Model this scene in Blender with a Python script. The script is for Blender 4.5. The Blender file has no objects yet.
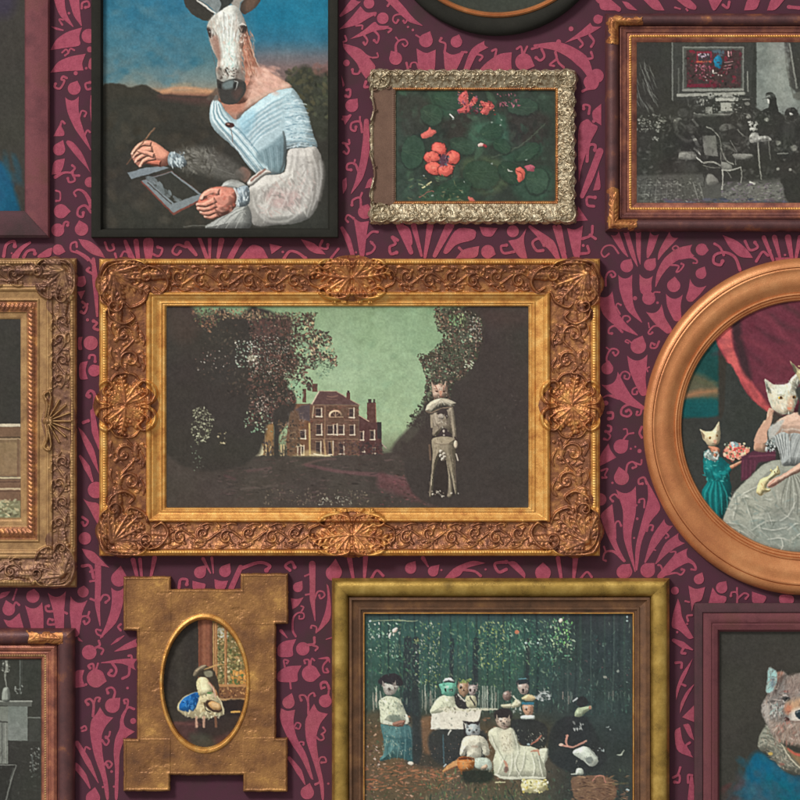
import bpy, math
import numpy as np

# ------------------------------------------------------------------ units
# everything is laid out on the wall in "photo pixels": 1 px = 2.5 mm,
# x to the right, y downwards, d = distance out of the wall (also in px)
PX = 0.0025
SC = bpy.context.scene
COL = SC.collection
RNG = np.random.default_rng(11)


def catmull(pts, n=6, closed=False):
    p = np.asarray(pts, float)
    m = len(p)
    if m < 3:
        t = np.linspace(0, 1, n + 1)[:, None]
        return p[0] * (1 - t) + p[-1] * t
    out = []
    segs = m if closed else m - 1
    t = np.linspace(0, 1, n, endpoint=False)[:, None]
    for i in range(segs):
        if closed:
            a, b, c, d = p[(i - 1) % m], p[i], p[(i + 1) % m], p[(i + 2) % m]
        else:
            b, c = p[i], p[i + 1]
            a = p[i - 1] if i > 0 else 2 * b - c
            d = p[i + 2] if i + 2 < m else 2 * c - b
        out.append(0.5 * (2 * b + (c - a) * t + (2 * a - 5 * b + 4 * c - d) * t ** 2
                          + (3 * b - a - 3 * c + d) * t ** 3))
    if not closed:
        out.append(p[-1:])
    return np.vstack(out)


def vnoise(x, y, scale, seed=0, octs=3):
    """smooth value noise in -1..1 over coordinate arrays"""
    tot = np.zeros(np.shape(x)); amp = 1.0; norm = 0.0
    for o in range(octs):
        r = np.random.default_rng(seed * 31 + o)
        g = r.uniform(-1, 1, (64, 64))
        u = np.asarray(x) / scale * 2 ** o + 1000.0; v = np.asarray(y) / scale * 2 ** o + 1000.0
        i = np.floor(u).astype(int); j = np.floor(v).astype(int)
        f = u - i; h = v - j
        f = f * f * (3 - 2 * f); h = h * h * (3 - 2 * h)
        i0, i1, j0, j1 = i % 64, (i + 1) % 64, j % 64, (j + 1) % 64
        tot += amp * ((g[j0, i0] * (1 - f) + g[j0, i1] * f) * (1 - h) + (g[j1, i0] * (1 - f) + g[j1, i1] * f) * h)
        norm += amp; amp *= 0.55
    return tot / norm


def seg_dist(X, Y, P, W=None):
    """distance to a polyline P; with W also the interpolated width at the nearest point"""
    best = np.full(X.shape, 1e9); wid = np.zeros(X.shape) if W is not None else None
    for k in range(len(P) - 1):
        ax, ay = P[k]; bx, by = P[k + 1]
        dx, dy = bx - ax, by - ay
        L = dx * dx + dy * dy + 1e-12
        t = np.clip(((X - ax) * dx + (Y - ay) * dy) / L, 0, 1)
        d = np.hypot(X - ax - t * dx, Y - ay - t * dy)
        if W is not None:
            w = W[k] * (1 - t) + W[k + 1] * t
            m = d - w < best - wid
            best = np.where(m, d, best); wid = np.where(m, w, wid)
        else:
            best = np.minimum(best, d)
    return (best, wid) if W is not None else best


def resample(vals, n):
    v = np.atleast_1d(np.asarray(vals, float))
    if len(v) == 1:
        v = np.repeat(v, 2)
    return np.interp(np.linspace(0, 1, n), np.linspace(0, 1, len(v)), v)


# ------------------------------------------------------------------ mesh helpers
def world_xyz(x, y, d, org=(0, 0)):
    x = np.asarray(x, float); y = np.asarray(y, float); d = np.asarray(d, float)
    return np.stack([(x - org[0]) * PX, -d * PX, (org[1] - y) * PX], -1)


def link(o, parent=None):
    COL.objects.link(o)
    if parent is not None:
        o.parent = parent
    return o


def mesh_obj(name, verts, quads, mat, parent=None, smooth=True, color=None, org=(0, 0)):
    """verts: (n,3) in px (x, y, d); quads: (m,4) index array, or a list of index tuples"""
    me = bpy.data.meshes.new(name)
    v = np.asarray(verts, float)
    co = world_xyz(v[:, 0], v[:, 1], v[:, 2], org)
    if isinstance(quads, np.ndarray):
        n = len(quads); k = quads.shape[1]
        me.vertices.add(len(co)); me.vertices.foreach_set('co', co.astype(np.float32).ravel())
        me.loops.add(n * k); me.loops.foreach_set('vertex_index', quads.astype(np.int32).ravel())
        me.polygons.add(n)
        me.polygons.foreach_set('loop_start', np.arange(0, n * k, k, dtype=np.int32))
        me.update(calc_edges=True)
        me.validate()
    else:
        me.from_pydata([tuple(c) for c in co], [], quads)
        me.update()
    me.polygons.foreach_set('use_smooth', np.full(len(me.polygons), smooth, dtype=bool))
    if color is not None:
        at = me.color_attributes.new('paint', 'FLOAT_COLOR', 'POINT')
        rgba = np.ones((len(co), 4), np.float32); rgba[:, :3] = color
        at.data.foreach_set('color', rgba.ravel())
    me.materials.append(mat)
    o = bpy.data.objects.new(name, me)
    return link(o, parent)


GROUP = 'framed pictures hung on the patterned wall'


def thing(name, label, cat, cx, cy):
    o = bpy.data.objects.new(name, None)
    o.empty_display_size = 0.05
    o.location = ((cx - 400) * PX, 0, (400 - cy) * PX)
    o['label'] = label; o['category'] = cat; o['group'] = GROUP
    COL.objects.link(o)
    o_org[o.name] = (cx, cy)
    return o


o_org = {}


def org_of(parent):
    while parent is not None and parent.name not in o_org:
        parent = parent.parent
    return o_org[parent.name] if parent is not None else (400, 400)


# ------------------------------------------------------------------ materials
def s2l(c):
    c = np.asarray(c, float) / 255.0
    return np.where(c <= 0.04045, c / 12.92, ((c + 0.055) / 1.055) ** 2.4)


def rgba(c):
    l = s2l(c)
    return (float(l[0]), float(l[1]), float(l[2]), 1)


class NT:
    def __init__(self, name):
        self.m = bpy.data.materials.new(name); self.m.use_nodes = True
        self.t = self.m.node_tree; self.b = self.t.nodes['Principled BSDF']
        self.tc = self.t.nodes.new('ShaderNodeTexCoord')

    def n(self, typ, **kw):
        x = self.t.nodes.new(typ)
        for k, v in kw.items():
            if k in x.inputs:
                x.inputs[k].default_value = v
            else:
                setattr(x, k, v)
        return x

    def l(self, a, b):
        self.t.links.new(a, b)

    def noise(self, scale, detail=4, rough=0.6, stretch=None):
        x = self.n('ShaderNodeTexNoise', Scale=scale, Detail=detail, Roughness=rough)
        if stretch:
            mp = self.n('ShaderNodeMapping'); mp.inputs['Scale'].default_value = stretch
            self.l(self.tc.outputs['Object'], mp.inputs['Vector']); self.l(mp.outputs[0], x.inputs['Vector'])
        else:
            self.l(self.tc.outputs['Object'], x.inputs['Vector'])
        return x.outputs['Fac']

    def ramp(self, fac, stops):
        r = self.n('ShaderNodeValToRGB'); e = r.color_ramp.elements
        while len(e) < len(stops):
            e.new(0.5)
        for i, (p, c) in enumerate(stops):
            e[i].position = p; e[i].color = rgba(c)
        self.l(fac, r.inputs[0]); return r.outputs[0]

    def mix(self, fac, a, b, mode='MIX'):
        x = self.n('ShaderNodeMix', data_type='RGBA', blend_type=mode)
        if isinstance(fac, float):
            x.inputs[0].default_value = fac
        else:
            self.l(fac, x.inputs[0])
        self.l(a, x.inputs[6]); self.l(b, x.inputs[7]); return x.outputs[2]

    def bump(self, h, dist, strength=1.0):
        x = self.n('ShaderNodeBump', Distance=dist, Strength=strength)
        self.l(h, x.inputs['Height']); self.l(x.outputs[0], self.b.inputs['Normal'])


def gilt(name, stops, metallic=0.6, rough=0.38, scale=60, speck=0.0, stretch=None, bump=0.0006, spec=0.5):
    """worn gilding: a patchy mix of gold and bole tones, varied roughness, fine tool marks"""
    k = NT(name)
    f = k.noise(scale, 6, 0.65, stretch)
    c = k.ramp(f, stops)
    g = k.noise(520, 3, 0.7)
    c2 = k.ramp(g, [(0.3, (150, 150, 150)), (0.7, (255, 255, 255))])
    c = k.mix(0.45, c, k.mix(1.0, c, c2, 'MULTIPLY'))
    if speck:
        v = k.n('ShaderNodeTexVoronoi', Scale=420.0)
        k.l(k.tc.outputs['Object'], v.inputs['Vector'])
        sp = k.ramp(v.outputs['Distance'], [(0.0, (255, 255, 255)), (speck, (0, 0, 0))])
        dk = k.n('ShaderNodeRGB'); dk.outputs[0].default_value = rgba((74, 52, 38))
        c = k.mix(sp, c, dk.outputs[0])
    k.l(c, k.b.inputs['Base Color'])
    k.b.inputs['Metallic'].default_value = metallic
    k.b.inputs['Specular IOR Level'].default_value = spec
    mr = k.n('ShaderNodeMapRange'); mr.inputs['To Min'].default_value = rough - 0.1; mr.inputs['To Max'].default_value = rough + 0.2
    k.l(f, mr.inputs['Value']); k.l(mr.outputs[0], k.b.inputs['Roughness'])
    k.bump(k.noise(300, 5, 0.7, stretch), bump)
    return k.m


def paint_mat(name, grain=1.0, rough=0.55, spec=0.12, weave=900):
    k = NT(name)
    a = k.n('ShaderNodeAttribute', attribute_name='paint')
    g = k.ramp(k.noise(weave, 3, 0.6), [(0.25, (238, 238, 238)), (0.75, (255, 255, 255))])
    k.l(k.mix(1.0, a.outputs['Color'], g, 'MULTIPLY'), k.b.inputs['Base Color'])
    k.b.inputs['Roughness'].default_value = rough
    k.b.inputs['Specular IOR Level'].default_value = spec
    k.bump(k.noise(700, 4, 0.6), 0.00015 * grain)
    return k.m


# ------------------------------------------------------------------ paint canvas (vertex colours)
INK = (57, 56, 50)          # the faded black of every print on this wall


class Canvas:
    def __init__(self, x0, y0, x1, y1, col=INK, s=0.6, seed=1):
        self.x0, self.y0 = x0, y0
        self.nx = int(round((x1 - x0) / s)) + 1; self.ny = int(round((y1 - y0) / s)) + 1
        self.xs = np.linspace(x0, x1, self.nx); self.ys = np.linspace(y0, y1, self.ny)
        self.sx = (x1 - x0) / (self.nx - 1); self.sy = (y1 - y0) / (self.ny - 1)
        self.X, self.Y = np.meshgrid(self.xs, self.ys)
        self.C = np.empty((self.ny, self.nx, 3)); self.C[:] = col
        self.t = (0, 0, 1.0); self.r = np.random.default_rng(seed); self.seed = seed

    def at(self, ox, oy, sc):
        self.t = (ox, oy, float(sc)); return self

    def tp(self, pts):
        p = np.asarray(pts, float).reshape(-1, 2)
        return p / self.t[2] + np.array(self.t[:2])

    def win(self, p, pad):
        a = p.min(0) - pad; b = p.max(0) + pad
        i0 = max(0, int((a[0] - self.x0) / self.sx)); i1 = min(self.nx, int((b[0] - self.x0) / self.sx) + 2)
        j0 = max(0, int((a[1] - self.y0) / self.sy)); j1 = min(self.ny, int((b[1] - self.y0) / self.sy) + 2)
        if i1 <= i0 or j1 <= j0:
            return None
        return (slice(j0, j1), slice(i0, i1))

    def blend(self, w, a, col):
        a = np.clip(a, 0, 1)[..., None]
        self.C[w] = self.C[w] * (1 - a) + np.asarray(col, float) * a

    def mask(self, p, w, soft):
        X, Y = self.X[w], self.Y[w]
        q = np.vstack([p, p[:1]])
        d = seg_dist(X, Y, q)
        ins = np.zeros(X.shape, bool)
        for k in range(len(p)):
            ax, ay = q[k]; bx, by = q[k + 1]
            if ay == by:
                continue
            ins ^= ((ay > Y) != (by > Y)) & (X < (bx - ax) * (Y - ay) / (by - ay) + ax)
        sd = np.where(ins, d, -d)
        self.sd = sd
        return np.clip(0.5 + sd / soft, 0, 1)

    def poly(self, pts, col, a=1.0, soft=0.8, sm=True, tex=0.0, ts=6, tex_col=None, grad=None, vol=None):
        p = self.tp(pts)
        if sm:
            p = catmull(p, 5, True)
        w = self.win(p, soft + 1)
        if w is None:
            return
        m = self.mask(p, w, soft) * a
        c = np.empty(m.shape + (3,)); c[:] = col
        if grad is not None:        # a second colour down the shape: part of the painted picture
            g = np.clip((self.Y[w] - p[:, 1].min()) / max(1e-6, np.ptp(p[:, 1])), 0, 1)[..., None]
            c = c * (1 - g) + np.asarray(grad, float) * g
        if tex:
            n = vnoise(self.X[w], self.Y[w], ts, int(self.r.integers(1000)))[..., None]
            if tex_col is not None:
                k = np.clip(n * tex, 0, 1); c = c * (1 - k) + np.asarray(tex_col, float) * k
            else:
                c = c + n * tex
        if vol is None and sm and a == 1 and soft <= 1.3 and max(col) > 84:
            vol = self.vol
        if vol and m.shape[0] > 3 and m.shape[1] > 3:
            # the painter's modelling of a rounded form, lit from the upper left inside the picture
            sd = self.sd; top = sd.max()
            wd = min(max(top * .75, 0.8), 9.0)
            gy, gx = np.gradient(sd, self.sy, self.sx); L = np.hypot(gx, gy) + 1e-6
            t = np.clip(sd / wd, 0, 1); lat = np.sqrt(1 - t * t)
            lam = lat * (gx / L * .55 + gy / L * .62) + t * .56 - .56
            c = c * (1 + vol * np.clip(lam, -1.2, .5))[..., None]
        self.blend(w, m, c)

    def limb(self, pts, w, col, vol=.5, soft=.8, **kw):
        """a tapering rounded limb or finger along a path (zoom units)"""
        p = catmull(np.asarray(pts, float), 4); W = resample(w, len(p)) / 2
        t = np.gradient(p, axis=0); t /= np.linalg.norm(t, axis=1)[:, None] + 1e-9
        n = np.stack([-t[:, 1], t[:, 0]], 1)
        a = np.linspace(math.pi / 2, -math.pi / 2, 5)[1:-1]
        end = [p[-1] + n[-1] * W[-1] * math.sin(q) + t[-1] * W[-1] * math.cos(q) for q in a]
        self.poly(np.vstack([p + n * W[:, None], end, (p - n * W[:, None])[::-1]]), col, 1, soft, False, vol=vol, **kw)

    vol = .42

    def ell(self, cx, cy, rx, ry, col, a=1.0, soft=0.8, rot=0.0, **kw):
        t = np.linspace(0, 2 * math.pi, 20, endpoint=False)
        c, s = math.cos(math.radians(rot)), math.sin(math.radians(rot))
        x = rx * np.cos(t); y = ry * np.sin(t)
        self.poly(np.stack([cx + x * c - y * s, cy + x * s + y * c], 1), col, a, soft, True, **kw)

    def rect(self, x0, y0, x1, y1, col, a=1.0, soft=0.7, **kw):
        self.poly([(x0, y0), (x1, y0), (x1, y1), (x0, y1)], col, a, soft, False, **kw)

    def line(self, pts, w, col, a=1.0, soft=0.7, sm=True):
        p = self.tp(pts)
        if sm and len(p) > 2:
            p = catmull(p, 5)
        W = resample(w, len(p)) / self.t[2] / 2
        win = self.win(p, W.max() + soft + 1)
        if win is None:
            return
        d, wi = seg_dist(self.X[win], self.Y[win], p, W)
        self.blend(win, np.clip(0.5 + (wi - d) / soft, 0, 1) * a, col)

    def vgrad(self, stops, x0=None, x1=None, soft=6):
        ys = [q[0] for q in stops]
        c = np.stack([np.interp(self.Y, ys, [q[1][i] for q in stops]) for i in range(3)], -1)
        if x0 is None:
            self.C[:] = c; return
        a = np.clip((self.X - x0) / soft, 0, 1) * np.clip((x1 - self.X) / soft, 0, 1)
        self.blend((slice(None), slice(None)), a, c)

    def dabs(self, region, n, cols, size=(0.6, 1.4), asp=(1, 2.2), ang=None, a=(0.5, 1.0), soft=0.6, keep=None):
        """many small brush touches inside a polygon (or box); keep(x, y) -> probability"""
        p = self.tp(region)
        if len(p) == 2:
            p = np.array([p[0], (p[1][0], p[0][1]), p[1], (p[0][0], p[1][1])])
        lo, hi = p.min(0), p.max(0)
        q = np.vstack([p, p[:1]])
        xs = self.r.uniform(lo[0], hi[0], n * 3); ys = self.r.uniform(lo[1], hi[1], n * 3)
        ins = np.zeros(n * 3, bool)
        for k in range(len(p)):
            ax, ay = q[k]; bx, by = q[k + 1]
            if ay == by:
                continue
            ins ^= ((ay > ys) != (by > ys)) & (xs < (bx - ax) * (ys - ay) / (by - ay) + ax)
        xs, ys = xs[ins][:n], ys[ins][:n]
        cols = np.asarray(cols, float)
        for x, y in zip(xs, ys):
            if keep is not None and self.r.uniform() > keep(x, y):
                continue
            sz = self.r.uniform(*size); k = self.r.uniform(*asp)
            th = self.r.uniform(0, math.pi) if ang is None else math.radians(self.r.normal(ang[0], ang[1]))
            w = self.win(np.array([[x, y]]), sz * k + 1)
            if w is None:
                continue
            dx = self.X[w] - x; dy = self.Y[w] - y
            c, s = math.cos(th), math.sin(th)
            u = (dx * c + dy * s) / k; v = -dx * s + dy * c
            m = np.clip(0.5 + (sz - np.hypot(u, v)) / soft, 0, 1) * self.r.uniform(*a)
            self.blend(w, m, cols[self.r.integers(len(cols))] + self.r.normal(0, 6))

    def warp(self, amp=0.5, scale=4):
        n1 = vnoise(self.X, self.Y, scale, self.seed + 5, 2) * amp / self.sx
        n2 = vnoise(self.X, self.Y, scale, self.seed + 9, 2) * amp / self.sy
        jj, ii = np.meshgrid(np.arange(self.ny), np.arange(self.nx), indexing='ij')
        u = np.clip(ii + n1, 0, self.nx - 1.001); v = np.clip(jj + n2, 0, self.ny - 1.001)
        i = u.astype(int); j = v.astype(int); f = (u - i)[..., None]; h = (v - j)[..., None]
        C = self.C
        self.C = (C[j, i] * (1 - f) + C[j, i + 1] * f) * (1 - h) + (C[j + 1, i] * (1 - f) + C[j + 1, i + 1] * f) * h

    def sharpen(self, k=0.7, r=2):
        B = self.C
        for ax in (0, 1):
            acc = np.zeros_like(B)
            for d in range(-r, r + 1):
                acc += np.roll(B, d, ax)
            B = acc / (2 * r + 1)
        D = np.clip(self.C - B, -42, 42)
        D[:r + 1] = D[-r - 1:] = 0; D[:, :r + 1] = D[:, -r - 1:] = 0
        self.C = self.C + k * D

    def grain(self, amp=4, scale=2.2, mottle=5, mscale=24, sat=0.93):
        lum = (self.C @ np.array([.3, .59, .11]))[..., None]
        self.C = lum + (self.C - lum) * sat          # the inks have faded
        self.C *= 1 + .055 * vnoise(self.X, self.Y, 1.7, self.seed + 40, 2)[..., None] + .05 * vnoise(self.X, self.Y, 4.5, self.seed + 41, 2)[..., None]
        self.C = 60 + (self.C - 60) * 1.07 - 2.5
        self.sharpen()
        self.C += vnoise(self.X, self.Y, scale, self.seed + 2, 2)[..., None] * amp * 1.6
        self.C += vnoise(self.X, self.Y, mscale, self.seed + 3, 4)[..., None] * mottle
        tint = np.stack([vnoise(self.X, self.Y, mscale * 1.7, self.seed + 20 + k, 2) for k in range(3)], -1)
        self.C += tint * mottle * 0.6
        self.C = np.clip(self.C, 18, 246)

    def build(self, name, mat, parent, d=3.0, ellipse=None):
        D = np.full(self.X.shape, float(d))
        D[0, :] = D[-1, :] = 0; D[:, 0] = D[:, -1] = 0
        v = np.stack([self.X, self.Y, D], -1).reshape(-1, 3)
        idx = np.arange(self.nx * self.ny).reshape(self.ny, self.nx)
        q = np.stack([idx[:-1, :-1], idx[1:, :-1], idx[1:, 1:], idx[:-1, 1:]], -1).reshape(-1, 4)
        if ellipse:
            cx, cy, rx, ry = ellipse
            mx = (self.X[:-1, :-1] + self.X[1:, 1:]) / 2; my = (self.Y[:-1, :-1] + self.Y[1:, 1:]) / 2
            q = q[((((mx - cx) / rx) ** 2 + ((my - cy) / ry) ** 2) < 1).ravel()]
            used = np.unique(q); rem = np.zeros(len(v), int); rem[used] = np.arange(len(used))
            q = rem[q]; v = v[used]; col = s2l(self.C.reshape(-1, 3)[used])
        else:
            col = s2l(self.C.reshape(-1, 3))
        return mesh_obj(name, v, q, mat, parent, False, col, org_of(parent))


# ------------------------------------------------------------------ carved relief (frames)
class Relief:
    """a carved height field on the wall, cut into named parts"""
    def __init__(self, x0, y0, x1, y1, s=0.55, seed=1):
        self.nx = int(round((x1 - x0) / s)) + 1; self.ny = int(round((y1 - y0) / s)) + 1
        self.xs = np.linspace(x0, x1, self.nx); self.ys = np.linspace(y0, y1, self.ny)
        self.x0, self.y0, self.s = x0, y0, s
        self.X, self.Y = np.meshgrid(self.xs, self.ys)
        self.H = np.zeros(self.X.shape); self.R = np.zeros(self.X.shape)
        self.r = np.random.default_rng(seed)
        self.xf = lambda p: p

    def ring(self, o, wL, wT, wR, wB):
        X, Y = self.X, self.Y
        self.T = np.minimum(np.minimum((X - o[0]) / wL, (o[2] - X) / wR), np.minimum((Y - o[1]) / wT, (o[3] - Y) / wB))
        return self.T

    def profile(self, stops):
        self.H = np.interp(self.T, [a for a, b in stops], [b for a, b in stops])

    def win(self, p, pad):
        a = p.min(0) - pad; b = p.max(0) + pad
        i0 = max(0, int((a[0] - self.x0) / self.s)); i1 = min(self.nx, int((b[0] - self.x0) / self.s) + 2)
        j0 = max(0, int((a[1] - self.y0) / self.s)); j1 = min(self.ny, int((b[1] - self.y0) / self.s) + 2)
        return None if i1 <= i0 or j1 <= j0 else (slice(j0, j1), slice(i0, i1))

    def ridge(self, pts, w, h, sm=True):
        p = np.array([self.xf(q) for q in pts], float)
        if sm and len(p) > 2:
            p = catmull(p, 5)
        W = resample(w, len(p))
        win = self.win(p, W.max() + 1)
        if win is None:
            return
        d, wi = seg_dist(self.X[win], self.Y[win], p, W)
        k = np.clip(1 - (d / np.maximum(wi, 0.05)) ** 2, 0, 1) ** 0.6
        self.R[win] = np.maximum(self.R[win], h * k * np.minimum(1, wi / W.max() + 0.3))

    def blob(self, cx, cy, rx, ry, h, rot=0, power=0.7):
        c0 = np.array(self.xf((cx, cy)), float)
        win = self.win(c0[None], max(rx, ry) + 1)
        if win is None:
            return
        c, s = math.cos(rot), math.sin(rot)
        dx = self.X[win] - c0[0]; dy = self.Y[win] - c0[1]
        q = ((dx * c + dy * s) / rx) ** 2 + ((-dx * s + dy * c) / ry) ** 2
        self.R[win] = np.maximum(self.R[win], h * np.clip(1 - q, 0, 1) ** power)

    def spiral(self, cx, cy, r, a0, turns, w, h, n=18):
        t = np.linspace(0, 1, n)
        ang = a0 + turns * 2 * math.pi * t; rr = r * (1 - 0.8 * t)
        self.ridge(np.stack([cx + rr * np.cos(ang), cy + rr * np.sin(ang)], 1), [w * 0.6, w, w * 0.9, w * 0.5], h)
        self.blob(cx, cy, r * 0.28, r * 0.28, h * 1.1)

    def leaf(self, x, y, L, a, bend, w, h, lobes=4):
        """an acanthus leaf: a bent mid rib with lobes falling away on both sides"""
        P = []
        for k in range(7):
            t = k / 6; th = a + bend * t
            P.append((x, y) if k == 0 else (P[-1][0] + L / 6 * math.cos(th), P[-1][1] + L / 6 * math.sin(th)))
        self.ridge(P, [w * 0.35, w * 0.3, w * 0.12], h)
        for k in range(1, lobes + 1):
            q = P[min(5, int(k * 5 / lobes))]; th = a + bend * k / lobes
            for sgn in (-1, 1):
                ln = L * 0.34 * (1 - 0.5 * k / lobes)
                e = (q[0] + ln * math.cos(th + sgn * 0.75), q[1] + ln * math.sin(th + sgn * 0.75))
                m = ((q[0] + e[0]) / 2 + 0.15 * ln * math.cos(th), (q[1] + e[1]) / 2 + 0.15 * ln * math.sin(th))
                self.ridge([q, m, e], [w * 0.16, w * 0.3, w * 0.1], h * 0.8)

    def build(self, parts, solid, parent, drop=0.0):
        """parts: list of (name, material, node mask, parent part name or None); later masks win"""
        H = self.H + self.R
        cell = lambda a: (a[:-1, :-1].astype(float) + a[1:, :-1] + a[1:, 1:] + a[:-1, 1:]) / 4
        ins = cell(solid) > 0.5
        lab = np.full(ins.shape, -1)
        for k, p in enumerate(parts):
            lab[(cell(p[2]) > 0.5) & ins] = k
        idx = np.arange(self.nx * self.ny).reshape(self.ny, self.nx)
        Q = np.stack([idx[:-1, :-1], idx[1:, :-1], idx[1:, 1:], idx[:-1, 1:]], -1)
        V = np.stack([self.X, self.Y, H], -1).reshape(-1, 3)
        pad = np.pad(ins, 1)
        out = []
        for k, p in enumerate(parts):
            m = lab == k
            if not m.any():
                continue
            q = Q[m]
            used = np.unique(q); rem = np.zeros(len(V), int); rem[used] = np.arange(len(used))
            v = [V[used]]; f = [rem[q]]; nv = len(used)
            for (dj, di, a, b) in ((-1, 0, 3, 0), (1, 0, 1, 2), (0, -1, 0, 1), (0, 1, 2, 3)):
                nb = pad[1 + dj:1 + dj + ins.shape[0], 1 + di:1 + di + ins.shape[1]]
                e = Q[m & ~nb]
                if not len(e):
                    continue
                A, B = V[e[:, a]], V[e[:, b]]
                A0, B0 = A.copy(), B.copy(); A0[:, 2] = drop; B0[:, 2] = drop
                n = len(e)
                v.append(np.vstack([A, B, B0, A0]))
                f.append(np.stack([nv + np.arange(n), nv + 3 * n + np.arange(n), nv + 2 * n + np.arange(n), nv + n + np.arange(n)], -1))
                nv += 4 * n
            par = parent
            if len(p) > 3 and p[3] is not None:
                par = p[3] if not isinstance(p[3], str) else next(o for o in out if o.name.split('.')[0] == p[3])
            out.append(mesh_obj(p[0], np.vstack(v), np.vstack(f), p[1], par, True, None, org_of(parent)))
        return out


def box_frame(name, o, w, prof, mat, parent, sides='LTRB'):
    """a mitred rectangular moulding: prof = [(t 0..1 from outer edge inwards, height)], w = (L, T, R, B)"""
    L, T, R, B = w
    v = []; f = []
    crn = lambda t, c: ((o[0] + L * t if c in (0, 3) else o[2] - R * t), (o[1] + T * t if c in (0, 1) else o[3] - B * t))
    for s, (a, b) in {'T': (0, 1), 'R': (1, 2), 'B': (2, 3), 'L': (3, 0)}.items():
        if s not in sides:
            continue
        n0 = len(v)
        nseg = 40
        for (t, h) in prof:
            pa = np.array(crn(t, a)); pb = np.array(crn(t, b))
            for k in range(nseg + 1):
                u = k / nseg
                p = pa * (1 - u) + pb * u
                # hand-cut wood: the arris wanders by a few tenths of a millimetre
                j = 0.12 * vnoise(np.array([p[0] + 37 * t]), np.array([p[1]]), 22, 5, 2)[0]
                v.append((p[0] + (j if s in 'LR' else 0) * (0 < t < 1), p[1] + (j if s in 'TB' else 0) * (0 < t < 1), h + j * (0 < t < 1)))
        m = nseg + 1
        for i in range(len(prof) - 1):
            for k in range(nseg):
                f.append((n0 + i * m + k, n0 + (i + 1) * m + k, n0 + (i + 1) * m + k + 1, n0 + i * m + k + 1))
    me = mesh_obj(name, v, np.array(f), mat, parent, True, None, org_of(parent))
    try:
        me.data.set_sharp_from_angle(angle=math.radians(38))
    except Exception:
        pass
    return me


def oval_frame(name, cx, cy, ro, ri, prof, mat, parent, n=220):
    v = []; f = []
    for (t, h) in prof:
        rx = ro[0] * (1 - t) + ri[0] * t; ry = ro[1] * (1 - t) + ri[1] * t
        for k in range(n):
            a = 2 * math.pi * k / n
            v.append((cx + rx * math.cos(a), cy + ry * math.sin(a), h))
    for i in range(len(prof) - 1):
        for k in range(n):
            k2 = (k + 1) % n
            f.append((i * n + k, i * n + k2, (i + 1) * n + k2, (i + 1) * n + k))
    me = mesh_obj(name, v, np.array(f), mat, parent, True, None, org_of(parent))
    try:
        me.data.set_sharp_from_angle(angle=math.radians(40))
    except Exception:
        pass
    return me


def bead_strip(name, pts_list, r, h0, mat, parent, flat=0.7, twist=0.0, length=1.0):
    """a run of carved beads (one ornament) along given px points [(x, y, angle)]"""
    v = []; f = []
    nu, nv_ = 8, 4
    for (x, y, a) in pts_list:
        n0 = len(v)
        c, s = math.cos(a + twist), math.sin(a + twist)
        for i in range(nv_ + 1):
            ph = math.pi / 2 * i / nv_
            for k in range(nu):
                th = 2 * math.pi * k / nu
                ux = r * length * math.cos(ph) * math.cos(th); uy = r * math.cos(ph) * math.sin(th)
                v.append((x + ux * c - uy * s, y + ux * s + uy * c, h0 + r * flat * math.sin(ph)))
        for i in range(nv_):
            for k in range(nu):
                k2 = (k + 1) % nu
                f.append((n0 + i * nu + k, n0 + (i + 1) * nu + k, n0 + (i + 1) * nu + k2, n0 + i * nu + k2))
    return mesh_obj(name, v, np.array(f), mat, parent, True, None, org_of(parent))


def run(x0, y0, x1, y1, step):
    L = math.hypot(x1 - x0, y1 - y0); n = max(1, int(L / step)); a = math.atan2(y1 - y0, x1 - x0)
    return [(x0 + (x1 - x0) * (k + .5) / n, y0 + (y1 - y0) * (k + .5) / n, a) for k in range(n)]

# ------------------------------------------------------------------ the papered wall
MOT = []            # polygons of the printed pattern, in px
_tr = [0, 0, 1.0]


def at(ox, oy, sc):
    _tr[:] = [ox, oy, float(sc)]


def _tp(p):
    return np.asarray(p, float).reshape(-1, 2) / _tr[2] + np.array(_tr[:2])


def P(pts, sm=False):
    """a leaf given by its outline: straight runs with rounded-off points"""
    p = _tp(pts)
    q = np.vstack([p, p[:1]])
    out = []
    n = len(p)
    for i in range(n):
        a, b, c = p[i - 1], p[i], p[(i + 1) % n]
        u = a - b; v = c - b
        cosang = (u @ v) / (np.linalg.norm(u) * np.linalg.norm(v) + 1e-9)
        if cosang > 0.15:                 # keep the pointed tips pointed
            out.append(b)
        else:
            k = min(0.34, 9)
            out += [b + u * k, b + u * k * .45 + v * 0.0 + (v * k * .12), b + v * k * .45 + u * k * .12, b + v * k]
    MOT.append(np.array(out))


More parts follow.
